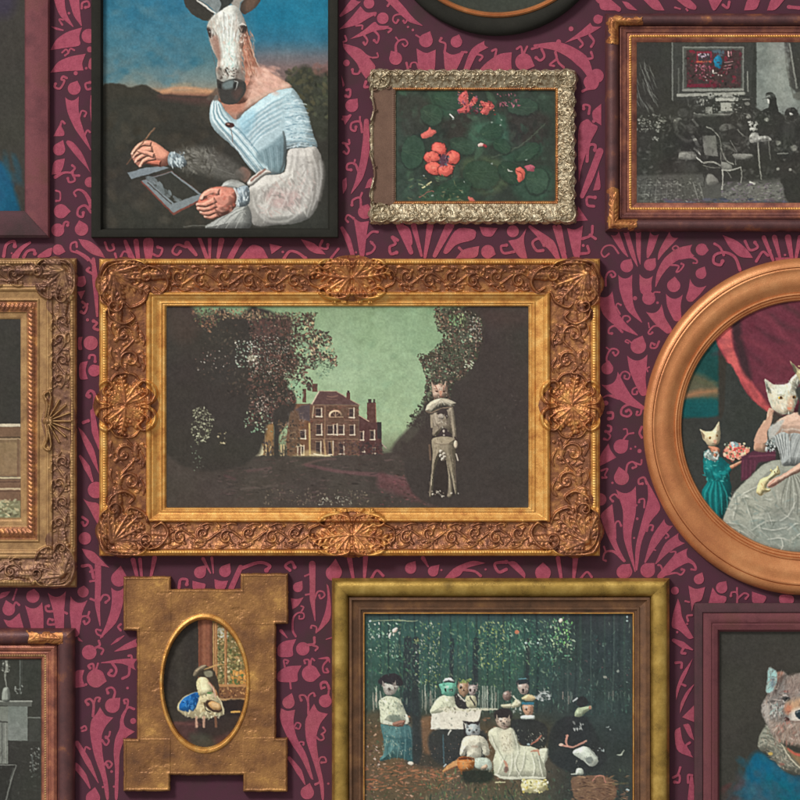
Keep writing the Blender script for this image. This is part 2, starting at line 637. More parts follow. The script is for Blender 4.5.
def ribbon(pts, hw, cup=False, round_end=True):
    p = catmull(_tp(pts), 7)
    w = resample(hw, len(p)) / _tr[2]
    t = np.gradient(p, axis=0); t /= np.linalg.norm(t, axis=1)[:, None] + 1e-9
    n = np.stack([-t[:, 1], t[:, 0]], 1)
    l = p + n * w[:, None]; r = p - n * w[:, None]
    start = []
    if cup and w[0] > 1.2:               # the tulip-cup end: pointed corners and a hollow lip
        start = [p[0] + n[0] * w[0] * u + t[0] * w[0] * 0.55 * (1 - u * u) for u in np.linspace(-1, 1, 9)[1:-1]]
    end = []
    if round_end and w[-1] > 0.35:
        for a in np.linspace(math.pi / 2, -math.pi / 2, 7)[1:-1]:
            end.append(p[-1] + n[-1] * w[-1] * math.sin(a) + t[-1] * w[-1] * math.cos(a))
    if not cup and w[0] > 0.35:
        start = [p[0] + n[0] * w[0] * math.sin(a) - t[0] * w[0] * math.cos(a) for a in np.linspace(-math.pi / 2, math.pi / 2, 7)[1:-1]]
    k0 = 0
    if len(start) and cup:
        arc = np.concatenate([[0], np.cumsum(np.hypot(*np.diff(p, axis=0).T))])
        k0 = int(min(np.searchsorted(arc, .64 * w[0]), len(p) - 2))
    MOT.append(('strip', l, r, np.array(start).reshape(-1, 2), np.array(end).reshape(-1, 2), k0))


def H(pts, hw):
    ribbon(pts, hw, cup=True)


def S(pts, w):
    w = np.atleast_1d(np.asarray(w, float)) * 0.44
    if len(w) == 1:
        w = np.array([w[0] * 1.15, w[0] * .95, w[0] * .95, w[0] * 1.1])
    ribbon(pts, w)
    q = _tp([pts[-1]])[0]                 # the curl ends in a small knob
    if len(pts) > 3:
        r = w[-1] * 1.35 / _tr[2]
        a = np.linspace(0, 2 * math.pi, 12, endpoint=False)
        MOT.append(np.stack([q[0] + r * np.cos(a), q[1] + r * np.sin(a)], 1))


def bud(cx, cy, r, tx=None, ty=None):
    c = _tp([(cx, cy)])[0]; r = r / _tr[2]
    if tx is None:
        a = np.linspace(0, 2 * math.pi, 24, endpoint=False)
        MOT.append(np.stack([c[0] + r * np.cos(a), c[1] + r * np.sin(a)], 1)); return
    q = _tp([(tx, ty)])[0]; th = math.atan2(q[1] - c[1], q[0] - c[0]); L = max(np.hypot(*(q - c)), r * 1.15)
    pts = []
    for a in np.linspace(0.95, 2 * math.pi - 0.95, 22):
        pts.append((c[0] + r * math.cos(th + a), c[1] + r * math.sin(th + a)))
    pts.append((c[0] + L * math.cos(th), c[1] + L * math.sin(th)))
    MOT.append(np.array(pts))


def dot(x, y, r):
    bud(x, y, r)


# right of the big gilt frame, above the fan
at(590, 230, 6.667)
S([(190,155),(150,105),(100,110),(75,150),(95,180),(125,160)], 13)
H([(165,20),(220,130),(252,178)], [30,14,3]); H([(240,10),(285,160),(318,245)], [18,16,2]); H([(322,10),(325,150),(335,230)], [18,14,2])
H([(430,20),(400,130),(385,180)], [30,22,8]); H([(560,30),(480,140),(455,195)], [36,18,4])
bud(245,240,42,275,192); bud(400,232,40,437,187); H([(235,298),(240,400),(270,520),(345,615)], [47,42,26,3]); dot(300,455,14)
H([(375,300),(370,345),(372,395)], [45,40,40])
H([(690,135),(600,155),(520,210),(465,290),(437,378)], [38,36,32,20,3])
S([(600,130),(575,105),(550,120),(560,135)], 12); S([(600,185),(670,180),(710,200),(712,220),(690,220)], [30,20,14,12,12]); S([(520,232),(590,240),(575,280),(600,270),(625,235),(610,225)], 13)
bud(745,130,40,792,135); bud(740,290,36,765,243); H([(722,348),(700,400),(670,450)], [60,45,30]); bud(558,370,44,565,310); H([(562,428),(560,500),(580,580)], [56,46,30])
bud(392,455,44,368,390); S([(420,440),(430,415),(465,415)], 12); dot(450,485,9); H([(425,520),(465,600),(520,665)], [58,40,26])
S([(500,650),(430,640),(390,680),(400,695),(415,685)], 14); S([(395,650),(390,620)], 10)
S([(105,370),(105,320),(120,285),(150,275),(170,300),(150,315),(140,300)], 15); H([(98,420),(130,540),(210,630),(315,700)], [52,48,28,4])
S([(200,560),(175,510),(185,490),(205,500)], 12); S([(215,600),(225,575),(255,575),(268,595),(250,612)], 13); S([(215,680),(170,640),(130,655),(125,685),(145,690)], 16)
at(590, 340, 6.667)
bud(322,40,52,350,-30); S([(290,30),(250,0),(235,10),(255,20)], 11); H([(315,100),(320,190),(330,260),(355,350)], [68,58,42,24])
S([(350,340),(320,315),(285,330),(285,360),(310,360),(315,345)], 14); S([(385,210),(380,190),(395,180)], 11); S([(460,10),(440,50),(405,50),(410,20),(430,30)], 15)
S([(120,160),(110,120),(135,65),(170,60),(190,80),(170,105),(155,85)], 14); S([(135,70),(110,50)], 11); bud(115,190,40,125,135)
H([(130,255),(190,330),(260,400),(350,452)], [70,52,32,14]); S([(190,300),(205,230),(235,210),(265,230),(255,260),(230,255),(232,240)], 13)
S([(190,385),(120,370),(75,390)], [30,16,4]); S([(330,440),(260,430),(215,455),(210,495),(250,510),(275,490),(260,465),(243,475)], 18); S([(345,455),(335,495),(310,500),(315,480)], 15)
dot(105,420,17); S([(120,485),(150,485),(150,520),(125,525)], 20); S([(120,570),(140,580),(135,610),(105,610)], 17); S([(120,620),(135,640),(120,665),(95,660)], 15)
S([(215,675),(250,630),(290,620)], 14); S([(250,630),(245,595),(225,595)], 12); bud(205,710,48,257,668); dot(272,725,8); dot(302,712,7); dot(330,740,14); S([(345,580),(330,620),(345,650)], 18)
at(590, 440, 5.717)
P([(105,20),(118,60),(150,100),(105,125),(55,150),(55,90)]); dot(128,245,7); S([(205,190),(215,140),(245,125),(265,150),(245,160)], 13); S([(255,130),(290,140),(295,115)], 12)
bud(180,215,43,165,152); S([(65,175),(100,165),(85,200),(95,215),(70,215)], 12); bud(58,340,36)
H([(205,272),(225,400),(215,560),(258,752)], [58,38,22,3]); S([(165,330),(140,310),(115,330),(130,350)], 13)
P([(325,230),(365,300),(412,392),(340,470),(290,590),(272,748),(258,745),(258,610),(300,450),(335,330)])
S([(325,250),(310,215),(280,225),(280,250),(300,250)], 14); S([(310,385),(310,340),(285,340),(280,355)], 12); dot(265,373,7); dot(270,450,8); dot(252,560,6); S([(325,520),(335,490),(360,490),(355,515)], 13)
P([(128,365),(140,470),(145,560),(165,620),(207,698),(140,630),(95,540),(55,430),(85,400)]); S([(145,560),(145,480),(165,465),(178,490)], 12)
S([(195,690),(140,640),(90,640),(75,680),(90,690)], [20,18,13,12,12]); S([(90,640),(80,610)], 12); bud(200,750,42,228,708); bud(330,745,42,368,703)
H([(450,470),(375,570),(315,698)], [32,26,5]); S([(400,540),(430,530),(450,550),(435,560)], 12); S([(350,625),(375,630)], 9); H([(525,560),(450,610),(375,708)], [34,28,3])
H([(575,655),(500,690),(400,780)], [40,36,16]); S([(545,680),(590,705),(605,740),(580,740)], [34,20,14,12]); S([(480,670),(490,640),(460,640)], 12); S([(430,770),(490,760),(520,770),(540,745),(525,740)], 13); S([(420,760),(405,720),(390,715)], 13)
# lower left
at(0, 570, 5.714)
bud(50,225,36,34,172); S([(75,215),(90,185),(110,200)], 14); S([(75,170),(95,110)], 12); P([(20,282),(60,292),(112,245),(135,330),(45,330)]); P([(0,130),(60,120),(40,150),(0,165)])
bud(188,150,38,195,108); H([(192,192),(205,260),(215,345)], [50,44,34]); H([(325,125),(335,230),(342,340)], [52,32,24]); S([(310,235),(270,235),(260,210),(278,205)], 15); S([(355,235),(382,248)], 16); S([(315,310),(275,310),(280,280),(300,285)], 14)
bud(475,125,32,480,90); H([(452,160),(435,240),(432,360)], [50,36,22]); S([(455,310),(465,270),(500,265),(512,290),(490,310),(480,295)], 14); S([(500,270),(510,240)], 14)
ribbon([(560,-30),(560,100),(558,200),(572,318)], [18,17,15,3]); S([(545,60),(515,65)], 14); S([(540,0),(515,10)], 14); S([(570,175),(590,145),(615,145),(625,165),(605,185)], 14); S([(545,175),(518,165)], 15)
bud(680,50,45,690,-25); H([(672,100),(670,190),(640,290),(575,388)], [36,32,26,3]); S([(585,380),(555,365),(550,340),(575,345)], 12); S([(690,310),(675,325),(690,345)], 14)
bud(510,470,42); S([(545,445),(570,430),(565,405)], 15); S([(560,440),(590,455),(580,480)], 14); ribbon([(635,427),(672,400),(708,376)], [2,9,3]); H([(790,412),(720,440),(655,465)], [22,16,2])
H([(785,540),(700,522),(580,530)], [34,14,3]); S([(640,530),(665,570),(650,605),(620,595),(635,575)], 17); S([(755,520),(750,490),(735,490)], 15); S([(740,555),(735,600),(700,620)], 17)
P([(445,380),(460,395),(475,410),(445,405)])
at(70, 640, 5)
bud(130,192,46,184,206); S([(120,150),(115,120),(92,128),(100,140)], 13); S([(130,150),(140,118)], 11); P([(25,150),(72,150),(60,190),(76,232),(25,240)])
for q in ((80,222,7),(288,240,7),(165,735,6),(220,733,6),(208,658,7)): dot(*q)
S([(215,300),(225,260),(210,238),(185,245),(190,265)], 13); bud(212,328,37,252,288)
P([(150,335),(178,380),(217,388),(178,430),(156,480),(165,590),(192,720),(196,800),(180,800),(165,700),(120,580),(98,460),(105,400),(135,365)])
S([(115,380),(118,320),(100,295),(78,305),(90,322)], 14); S([(118,320),(130,290),(150,290),(145,305)], 12); S([(60,455),(82,448),(75,430),(58,440)], 11)
S([(160,500),(180,525),(195,505),(180,485)], 12); S([(180,490),(195,480),(200,460)], 12); S([(165,630),(190,605),(210,620),(195,640),(185,625)], 12)
P([(290,340),(266,400),(275,435),(325,458),(275,490),(248,560),(245,650),(240,800),(222,800),(226,650),(217,560),(225,490),(250,440),(250,390)])
S([(262,380),(290,338),(320,345)], 14); S([(285,340),(290,300),(270,300),(275,315)], 12); dot(316,405,15)
ribbon([(35,515),(90,610),(142,714)], [12,15,2]); S([(70,560),(80,535),(100,545)], 11); ribbon([(30,630),(70,680),(100,740)], [16,14,4]); bud(115,790,36,126,735)
# between the gilt oval frame and the picnic frame
at(260, 570, 6.66)
bud(252,115,33,282,72); P([(205,187),(245,195),(292,180),(255,240),(215,262)]); S([(238,442),(218,400),(222,320),(255,285),(290,290),(290,320),(262,325),(262,308)], [16,16,15,13,12,12,12,12]); S([(270,285),(290,250),(275,240)], 13)
ribbon([(348,-40),(350,100),(350,200),(367,338)], [22,19,18,3]); S([(335,25),(300,40)], 14); S([(335,160),(305,165)], 15); S([(362,195),(385,145),(420,145),(430,170),(405,190),(395,170)], 14)
bud(490,20,52,495,-40); P([(443,92),(460,110),(475,250),(470,330),(405,400),(366,425),(400,370),(435,280),(452,180)]); S([(375,415),(375,380),(345,370),(340,385)], 13); ribbon([(440,462),(485,448)], [3,5])
P([(242,460),(160,472),(115,505),(115,582),(225,580),(215,520)]); bud(285,525,45); S([(320,500),(360,490),(362,450)], 20); S([(350,500),(385,515),(370,535)], 15); ribbon([(182,452),(140,405)], [3,12])
S([(390,590),(450,588),(465,615)], [6,24,8]); S([(450,600),(420,640),(425,680),(455,680),(445,660)], 15)
bud(335,690,56,404,702); S([(325,640),(325,600),(295,600),(300,620)], 14); S([(335,635),(345,590),(362,602)], 13); P([(278,635),(180,640),(115,680),(115,748),(255,748),(248,690)]); S([(165,645),(160,600),(190,605),(180,620)], 14); S([(200,740),(205,788)], 15); S([(410,790),(405,755),(440,745),(460,790)], 17)
at(260, 680, 6.66)
bud(190,150,41,213,86); bud(435,140,43,457,92); S([(455,95),(460,45),(440,20),(410,25),(410,55),(430,50)], 14)
P([(140,188),(180,208),(234,198),(220,280),(245,390),(310,490),(357,665),(340,662),(275,520),(190,400),(145,300),(130,240)])
S([(225,315),(245,285),(270,295),(260,325),(240,320)], 13); S([(252,455),(265,415),(290,415),(290,430)], 13)
P([(360,158),(385,210),(453,225),(400,290),(372,380),(390,530),(425,680),(428,800),(410,800),(398,690),(360,560),(305,400),(298,280),(322,220)])
S([(322,225),(320,150),(300,105),(265,105),(275,135)], 16); S([(320,145),(325,105),(355,85),(365,105)], 14); S([(370,375),(400,400),(425,390),(415,360)], 14); S([(410,362),(435,340),(420,315)], 14); S([(385,565),(400,520),(430,515),(440,545),(410,550)], 14)
ribbon([(195,520),(260,610),(300,695)], [12,20,4]); bud(315,750,45,332,685); S([(370,695),(400,680)], 18); dot(455,690,8)
# between the first two frames at top left
at(45, 0, 6.667)
H([(90,-30),(120,90),(188,178)], [38,24,3]); H([(190,-30),(212,90),(243,170)], [36,24,4]); dot(160,88,9); S([(115,165),(95,130),(122,132)], 14); ribbon([(120,202),(80,192),(45,178)], [5,8,3]); S([(245,55),(250,20),(285,10),(295,40),(270,50)], 17)
P([(247,183),(150,210),(75,260),(35,335),(130,320),(242,306),(226,245)]); bud(292,240,48); bud(300,330,20); S([(115,350),(140,330),(155,350),(135,370)], 13); S([(155,355),(170,325),(195,335)], 13)
P([(272,358),(170,375),(85,410),(35,485),(130,475),(257,470),(246,420)]); P([(296,390),(330,380),(330,472),(285,455)]); dot(275,455,9); dot(205,488,14); S([(145,520),(120,510),(110,530),(130,540),(100,590),(65,580),(70,560)], 17)
bud(195,590,43,216,538); S([(310,590),(280,595),(270,560),(300,550)], 17); H([(180,645),(188,740),(225,850),(305,1000)], [46,38,26,3]); S([(228,785),(245,740),(275,750),(265,775)], 14); ribbon([(310,640),(308,720),(312,810)], [6,9,4])
at(45, 110, 5.333)
S([(205,150),(225,110),(240,118)], 12); P([(80,75),(105,118),(102,140),(45,140),(60,110)]); S([(80,95),(90,60),(105,72)], 13); bud(75,210,33,97,160); P([(107,258),(45,270),(35,345),(80,342),(98,305)])
P([(120,160),(150,170),(200,230),(243,335),(220,305),(165,245),(110,175)]); S([(55,358),(100,335),(150,335)], [22,15,11]); S([(140,335),(160,310),(145,295)], 14); S([(145,338),(160,375),(130,385),(122,365)], 13); S([(155,350),(182,350)], 15)
bud(240,385,28); S([(58,430),(80,440),(80,480),(60,485)], 11); S([(165,460),(155,440),(180,425),(215,445),(250,510)], [12,12,12,20,30]); bud(85,540,38,138,540); S([(245,545),(215,510),(180,525),(175,560),(200,570),(205,548)], 15)
bud(195,635,36,182,588); bud(68,640,35); S([(92,640),(105,600),(125,600),(120,615)], 14); S([(170,730),(165,705),(140,715),(140,750),(180,765),(230,800)], 13)
P([(178,688),(235,695),(290,735),(322,790),(250,770),(200,730)]); bud(70,745,29,110,756)
# between the portrait and the flower picture
at(330, 0, 6.67)
H([(185,-10),(130,50),(70,105)], [30,24,8]); bud(260,22,36); P([(203,42),(240,85),(290,82),(312,95),(250,125),(190,165),(60,197),(130,130)]); S([(175,172),(215,170),(215,192)], 14); S([(265,92),(305,85),(300,105)], 14); bud(352,122,39)
P([(300,138),(322,172),(395,172),(378,196),(300,205),(220,240),(132,262),(230,200)]); S([(225,232),(250,270),(235,300),(225,285)], 15); S([(295,205),(325,240),(315,285),(295,270)], 16); S([(370,182),(410,195),(390,215)], 15)
ribbon([(395,-20),(480,70),(540,130),(617,172)], [30,27,20,2]); S([(405,10),(385,40)], 18); S([(510,90),(515,130),(500,155),(490,140)], 14); S([(510,110),(470,95),(430,105),(420,135),(440,155),(455,135)], 14); dot(520,180,8); dot(553,200,9)
S([(440,350),(440,300),(465,270),(500,265),(518,290),(500,310),(485,295)], [22,18,14,13,12,12,12]); S([(460,275),(440,250)], 12); bud(438,390,43,406,338); S([(590,455),(575,420),(545,420),(535,445)], 13); S([(520,460),(510,420)], 17); bud(640,270,46,668,208); S([(600,250),(575,235)], 14)
P([(85,288),(200,320),(250,370),(300,385),(262,388),(314,450),(240,525),(200,470),(180,420),(90,325)]); S([(285,385),(320,380),(315,355)], 13); S([(210,450),(190,490),(155,490),(150,465)], 17); bud(110,420,22); S([(100,240),(110,270),(90,280)], 14); S([(240,545),(230,580),(250,580)], 20)
S([(110,600),(135,600),(130,645),(105,640)], 18); bud(145,705,43,184,657); P([(75,500),(100,570),(85,580)]); S([(85,795),(135,770)], 18)
at(330, 100, 5)
P([(60,78),(108,78),(75,125)]); S([(160,160),(150,110),(110,115),(105,145),(125,155),(130,135)], 13); S([(150,105),(150,85)], 11); ribbon([(182,105),(178,250),(150,380),(106,468)], [12,20,17,2]); S([(145,365),(125,320),(90,320),(85,345),(105,350)], 13); S([(120,320),(125,300)], 11)
S([(65,215),(95,220),(95,200)], 12); S([(80,225),(95,250),(85,270),(70,260)], 12); P([(60,400),(82,388),(86,440),(65,470)]); P([(207,388),(222,435),(175,442),(190,400)]); S([(155,545),(150,490),(115,500),(110,525)], 13); S([(150,490),(160,465)], 12); bud(175,560,35,190,520)
S([(90,610),(78,595),(90,575),(118,592)], 11); P([(118,588),(150,612),(195,605),(182,680),(172,790),(150,790),(135,690)]); ribbon([(60,640),(90,700),(118,790)], [9,14,10]); S([(178,690),(210,660),(238,660)], 14); S([(185,770),(210,760),(225,735),(210,715)], 13); dot(130,762,6); dot(203,708,5)
# above the flower picture
at(400, 0, 3.636)
P([(60,176),(95,196),(130,180),(127,270),(68,270)]); S([(162,192),(165,160),(145,150),(150,140)], 9); bud(205,152,21,215,125); P([(158,183),(190,202),(238,184),(202,265),(163,265)]); S([(225,190),(242,190)], 9)
H([(315,160),(270,190),(238,262)], [14,14,10]); S([(275,195),(300,205),(290,220)], 9); P([(407,190),(360,195),(310,230),(278,268),(408,270),(404,225)]); S([(345,208),(350,180),(335,185)], 9); bud(450,225,31,490,241); S([(445,195),(440,170),(425,178)], 9); S([(450,195),(462,170)], 9)
ribbon([(490,166),(580,172),(660,220),(700,290)], [5,18,24,8]); S([(515,178),(525,205),(510,220),(495,210)], 10); S([(565,190),(575,225),(595,245)], 10); S([(570,215),(545,235),(560,240)], 9); S([(500,172),(480,178)], 10); bud(715,276,26)
P([(692,83),(700,97),(733,97),(690,125),(598,157),(650,120)]); bud(720,70,17,738,60); S([(650,140),(665,160),(655,172)], 9); S([(690,128),(705,150),(695,170)], 10); dot(622,105,9); dot(577,152,9); S([(680,215),(700,210),(695,190)], 10); ribbon([(730,-6),(760,12),(795,34)], [20,15,9])
at(560, 60, 4)
S([(110,115),(90,125)], 12); bud(125,90,31,110,118); S([(115,215),(118,185),(95,180),(95,195)], 11); P([(128,205),(165,175),(165,262),(130,238)]); dot(135,245,7); P([(110,232),(130,255),(156,266),(120,330),(88,420),(75,490),(70,260)]); S([(108,405),(115,345),(140,340),(140,360)], 13)
ribbon([(160,365),(120,470),(88,545)], [14,14,9]); P([(155,440),(165,520),(132,522)]); S([(135,585),(110,580),(110,550),(140,550)], 12); P([(72,585),(112,642),(65,645)]); P([(28,672),(60,680),(92,662),(84,730),(80,795),(55,795)]); S([(90,715),(125,700),(130,665)], 12); S([(120,700),(142,715)], 12); S([(82,775),(115,770),(110,745)], 12); dot(93,742,6); ribbon([(-4,670),(20,770)], [11,5])
# strip above the big gilt frame
at(60, 220, 4.444)
S([(200,100),(215,135),(240,130),(235,110)], 11); S([(270,165),(285,140),(310,150)], 11); ribbon([(290,95),(325,185)], [8,15]); ribbon([(338,95),(350,190)], [12,8]); P([(365,80),(420,80),(408,185),(380,185)]); S([(408,150),(440,160),(455,130),(435,120)], 12); S([(245,150),(255,185)], 12)
S([(560,120),(520,110),(500,140),(520,155),(535,140)], 12); ribbon([(565,105),(605,155)], [13,7]); ribbon([(620,80),(655,175)], [8,9]); ribbon([(665,75),(666,175)], [9,5]); ribbon([(718,90),(703,165)], [13,8]); ribbon([(795,100),(748,178)], [13,9])
at(230, 220, 4.444)
ribbon([(45,90),(5,170)], [11,10]); P([(95,105),(145,120),(170,170),(40,172)]); P([(175,105),(232,118),(185,152)]); dot(235,142,6); S([(240,170),(265,140),(300,145),(335,170)], 14); P([(315,85),(370,100),(405,130),(425,153),(380,150),(345,130)]); S([(410,92),(400,120),(430,128),(435,110)], 12); S([(450,168),(482,128)], 12)
P([(745,15),(800,30),(815,110),(785,120)]); S([(745,90),(720,75),(735,105),(710,120),(715,150),(740,145)], 14)
at(400, 215, 3.81)
ribbon([(0,40),(42,142)], [15,9]); ribbon([(52,40),(82,155)], [11,5]); ribbon([(115,40),(95,160)], [13,6]); ribbon([(190,40),(132,155)], [17,8]); P([(215,45),(292,55),(286,95),(215,110),(178,152),(160,142)]); P([(240,130),(302,118),(296,165),(212,165)]); S([(240,140),(225,125)], 11); bud(335,140,26,365,150); P([(302,45),(372,50),(350,85),(315,80)]); bud(430,62,23)
P([(482,50),(470,95),(485,165),(455,165),(412,98),(455,90)]); S([(435,140),(395,145),(385,120),(405,115)], 11); S([(545,135),(520,135),(505,105),(530,90),(550,115)], 12); ribbon([(495,45),(570,110),(602,165)], [6,19,8]); ribbon([(588,45),(628,165)], [7,10])
# strip below it
at(330, 545, 2.667)
bud(12,72,20,15,36); ribbon([(52,35),(62,90)], [7,4]); ribbon([(95,30),(92,85)], [7,4]); S([(110,90),(125,68),(142,82)], 8); bud(215,62,15,228,42); bud(275,70,14,292,52); ribbon([(248,35),(262,58)], [6,2]); P([(300,95),(330,60),(380,40),(415,48),(360,62),(345,85)]); S([(355,66),(385,70),(402,82)], 8); S([(470,65),(450,72),(440,50),(470,45)], 9); P([(470,45),(495,42),(522,75),(520,90),(498,70)]); bud(568,74,21,568,46); ribbon([(608,35),(617,92)], [6,4]); ribbon([(655,30),(650,88)], [8,4]); S([(668,90),(685,72),(698,85)], 7); bud(782,72,18,800,55); dot(297,67,3); dot(415,65,3)
at(90, 550, 3.2)
ribbon([(138,32),(152,92)], [8,5]); ribbon([(160,30),(166,92)], [6,4]); ribbon([(207,25),(194,90)], [8,4]); S([(285,120),(290,95),(310,95),(310,110)], 10); bud(352,72,19,372,48); bud(432,68,19,448,42); ribbon([(362,28),(386,74)], [6,2]); ribbon([(390,25),(395,74)], [5,2]); P([(328,98),(350,104),(372,108),(366,128),(328,128)]); P([(398,93),(420,100),(442,98),(432,128),(400,128)]); ribbon([(482,55),(452,122)], [8,9]); S([(480,60),(540,40),(575,50),(565,65)], 12); S([(640,65),(625,50),(645,38),(655,55)], 10)
# strip left of the big gilt frame
at(70, 240, 4.444)
S([(30,50),(75,75),(105,110)], 12); ribbon([(104,85),(112,180),(121,338)], [8,13,5]); S([(100,150),(75,135),(85,125)], 13); bud(48,185,24,65,160); P([(32,230),(68,224),(50,264)]); S([(55,275),(75,295),(65,325),(50,320)], 12); S([(60,300),(78,285)], 11); dot(78,355,7); S([(125,400),(105,390),(120,370),(105,360)], 13)
bud(92,458,32); P([(35,430),(56,430),(50,460),(56,488),(35,490)]); S([(85,525),(90,512),(110,515),(112,540)], 12); bud(108,580,27,130,560); P([(40,545),(80,538),(68,580),(80,618),(40,622)]); S([(106,770),(110,690),(90,670),(75,690),(85,695)], 16)
at(70, 400, 4.444)
S([(60,100),(82,92)], 16); P([(36,120),(60,140),(110,220),(130,330),(95,265),(60,190)]); ribbon([(45,250),(75,300),(100,360)], [6,14,5]); ribbon([(100,50),(112,140),(132,215)], [10,15,6]); bud(116,400,37); P([(58,438),(80,452),(135,458),(135,570),(110,530),(85,480)]); S([(55,520),(80,540),(65,560),(55,545)], 12); bud(66,615,28); P([(52,660),(105,672),(140,710),(175,745),(105,728),(70,695)]); S([(55,738),(90,738),(105,790)], 15)
# under the oval frame, and beside the wolf
at(660, 560, 5.714)
bud(222,110,29,242,70); P([(162,146),(205,168),(258,154),(238,235),(195,242),(182,296),(175,238)]); S([(165,240),(145,235)], 13); S([(160,348),(155,320),(182,315)], 14); bud(85,175,23); P([(102,220),(118,260),(125,330),(192,445),(165,455),(110,400),(62,385),(75,300)]); dot(155,365,7); dot(98,412,7)
bud(352,158,33,378,120); P([(300,156),(330,200),(384,208),(372,250),(276,250)]); S([(440,250),(440,190),(410,185),(405,205)], 13); S([(440,190),(440,160)], 13); S([(445,218),(480,190),(505,200),(490,220)], 13); P([(525,180),(570,195),(612,208),(592,250),(525,250)]); P([(680,195),(765,202),(765,250),(680,250)])
at(660, 620, 4.444)
ribbon([(60,90),(100,110),(144,132)], [8,14,3]); S([(108,118),(95,145),(112,148)], 13); S([(70,190),(95,190),(95,212)], 13); P([(146,170),(120,235),(88,300),(72,356),(70,310),(95,240)]); S([(90,282),(112,292)], 12); P([(156,280),(118,345),(88,416),(90,370),(118,315)]); P([(98,432),(155,375),(155,455)]); P([(102,465),(132,458),(152,535),(130,520)]); P([(62,490),(90,476),(100,540),(148,612),(72,585)]); S([(132,592),(115,560),(132,545)], 12); S([(58,700),(85,690),(85,720),(65,720)], 12); S([(80,688),(90,655)], 12); S([(125,722),(125,690),(142,690)], 12); ribbon([(140,700),(140,795)], [7,17])
# strip above the oval frame
at(600, 220, 4)
S([(560,200),(540,150),(500,130),(460,140),(455,170),(480,180),(490,165)], 13); S([(495,140),(480,110),(458,95)], 11); P([(490,60),(545,80),(590,118),(612,152),(560,150),(520,115)]); S([(580,85),(600,120),(630,110),(620,90)], 12)
ribbon([(655,70),(692,160)], [9,6]); ribbon([(698,70),(722,160)], [11,5]); ribbon([(752,70),(768,160)], [13,7]); ribbon([(800,70),(782,160)], [10,6]); S([(625,165),(650,128),(672,142)], 12); dot(740,140,5); dot(680,122,6); P([(700,150),(760,150),(750,190),(710,190)])
# top edge
at(600, 0, 4)
P([(-5,-10),(20,0),(62,42),(0,42)]); P([(88,5),(112,8),(150,42),(110,38)]); P([(165,-10),(228,-10),(258,42),(215,42)]); P([(295,-10),(350,-10),(388,25),(382,42),(345,32)]); P([(430,-10),(495,-10),(462,42),(450,42)]); S([(492,20),(510,32),(517,8)], 12); P([(590,-8),(640,2),(626,40),(576,42)]); P([(685,-10),(745,-10),(702,42),(668,42)]); S([(755,28),(795,32)], 16); S([(300,30),(320,36)], 8); S([(345,36),(350,42)], 8)
# far left, above the left frame
at(0, 200, 4)
S([(15,225),(25,180),(55,165),(60,185)], 14); dot(47,213,4); ribbon([(60,228),(85,195),(120,170)], [14,9,5]); S([(95,228),(110,205),(135,200),(140,215)], 13); P([(150,222),(190,195),(210,190),(205,228),(150,232)])
# the same pattern carries on behind the frames wherever a gap might open
base = list(MOT)
for m in base:
    if isinstance(m, tuple):
        continue
    c = m.mean(0)
    if 600 < c[0] < 690 and 236 < c[1] < 575:
        MOT.append(m + np.array([-213.0, 0])); MOT.append(m + np.array([-426.0, 0])); MOT.append(m + np.array([213.0, 0]))

MOT = MOT[:len(base)] + [m for m in MOT[len(base):] if (m[:, 0].min() > 105 and m[:, 0].max() < 595 and m[:, 1].min() > 262 and m[:, 1].max() < 552) or m[:, 0].min() > 700]


def wall_material():
    k = NT('wallpaper_ground')
    c = k.ramp(k.noise(9, 5, 0.6), [(0.3, (78, 50, 58)), (0.5, (84, 50, 62)), (0.7, (74, 53, 56))])
    g = k.ramp(k.noise(420, 3, 0.7), [(0.25, (225, 225, 225)), (0.75, (255, 255, 255))])
    k.l(k.mix(1.0, c, g, 'MULTIPLY'), k.b.inputs['Base Color'])
    k.b.inputs['Roughness'].default_value = 0.85; k.b.inputs['Specular IOR Level'].default_value = 0.1
    k.bump(k.noise(800, 3, 0.6), 0.0002)
    return k.m


def print_material():
    k = NT('wallpaper_print')
    c = k.ramp(k.noise(7, 5, 0.6), [(0.3, (160, 80, 97)), (0.5, (172, 83, 101)), (0.72, (167, 88, 98))])
    g = k.ramp(k.noise(380, 4, 0.75), [(0.3, (214, 210, 212)), (0.62, (255, 255, 255))])
    h = k.ramp(k.noise(60, 4, 0.7), [(0.35, (232, 226, 230)), (0.6, (255, 255, 255))])
    e = k.n('ShaderNodeRGB'); e.outputs[0].default_value = rgba((104, 58, 72))
    rub = k.ramp(k.noise(150, 8, 0.8), [(0.56, (0, 0, 0)), (0.74, (120, 120, 120))])     # worn print, ground showing through
    k.l(k.mix(rub, k.mix(1.0, k.mix(1.0, c, g, 'MULTIPLY'), h, 'MULTIPLY'), e.outputs[0]), k.b.inputs['Base Color'])
    k.b.inputs['Roughness'].default_value = 0.8; k.b.inputs['Specular IOR Level'].default_value = 0.15
    k.bump(k.noise(700, 4, 0.6), 0.0002)
    return k.m


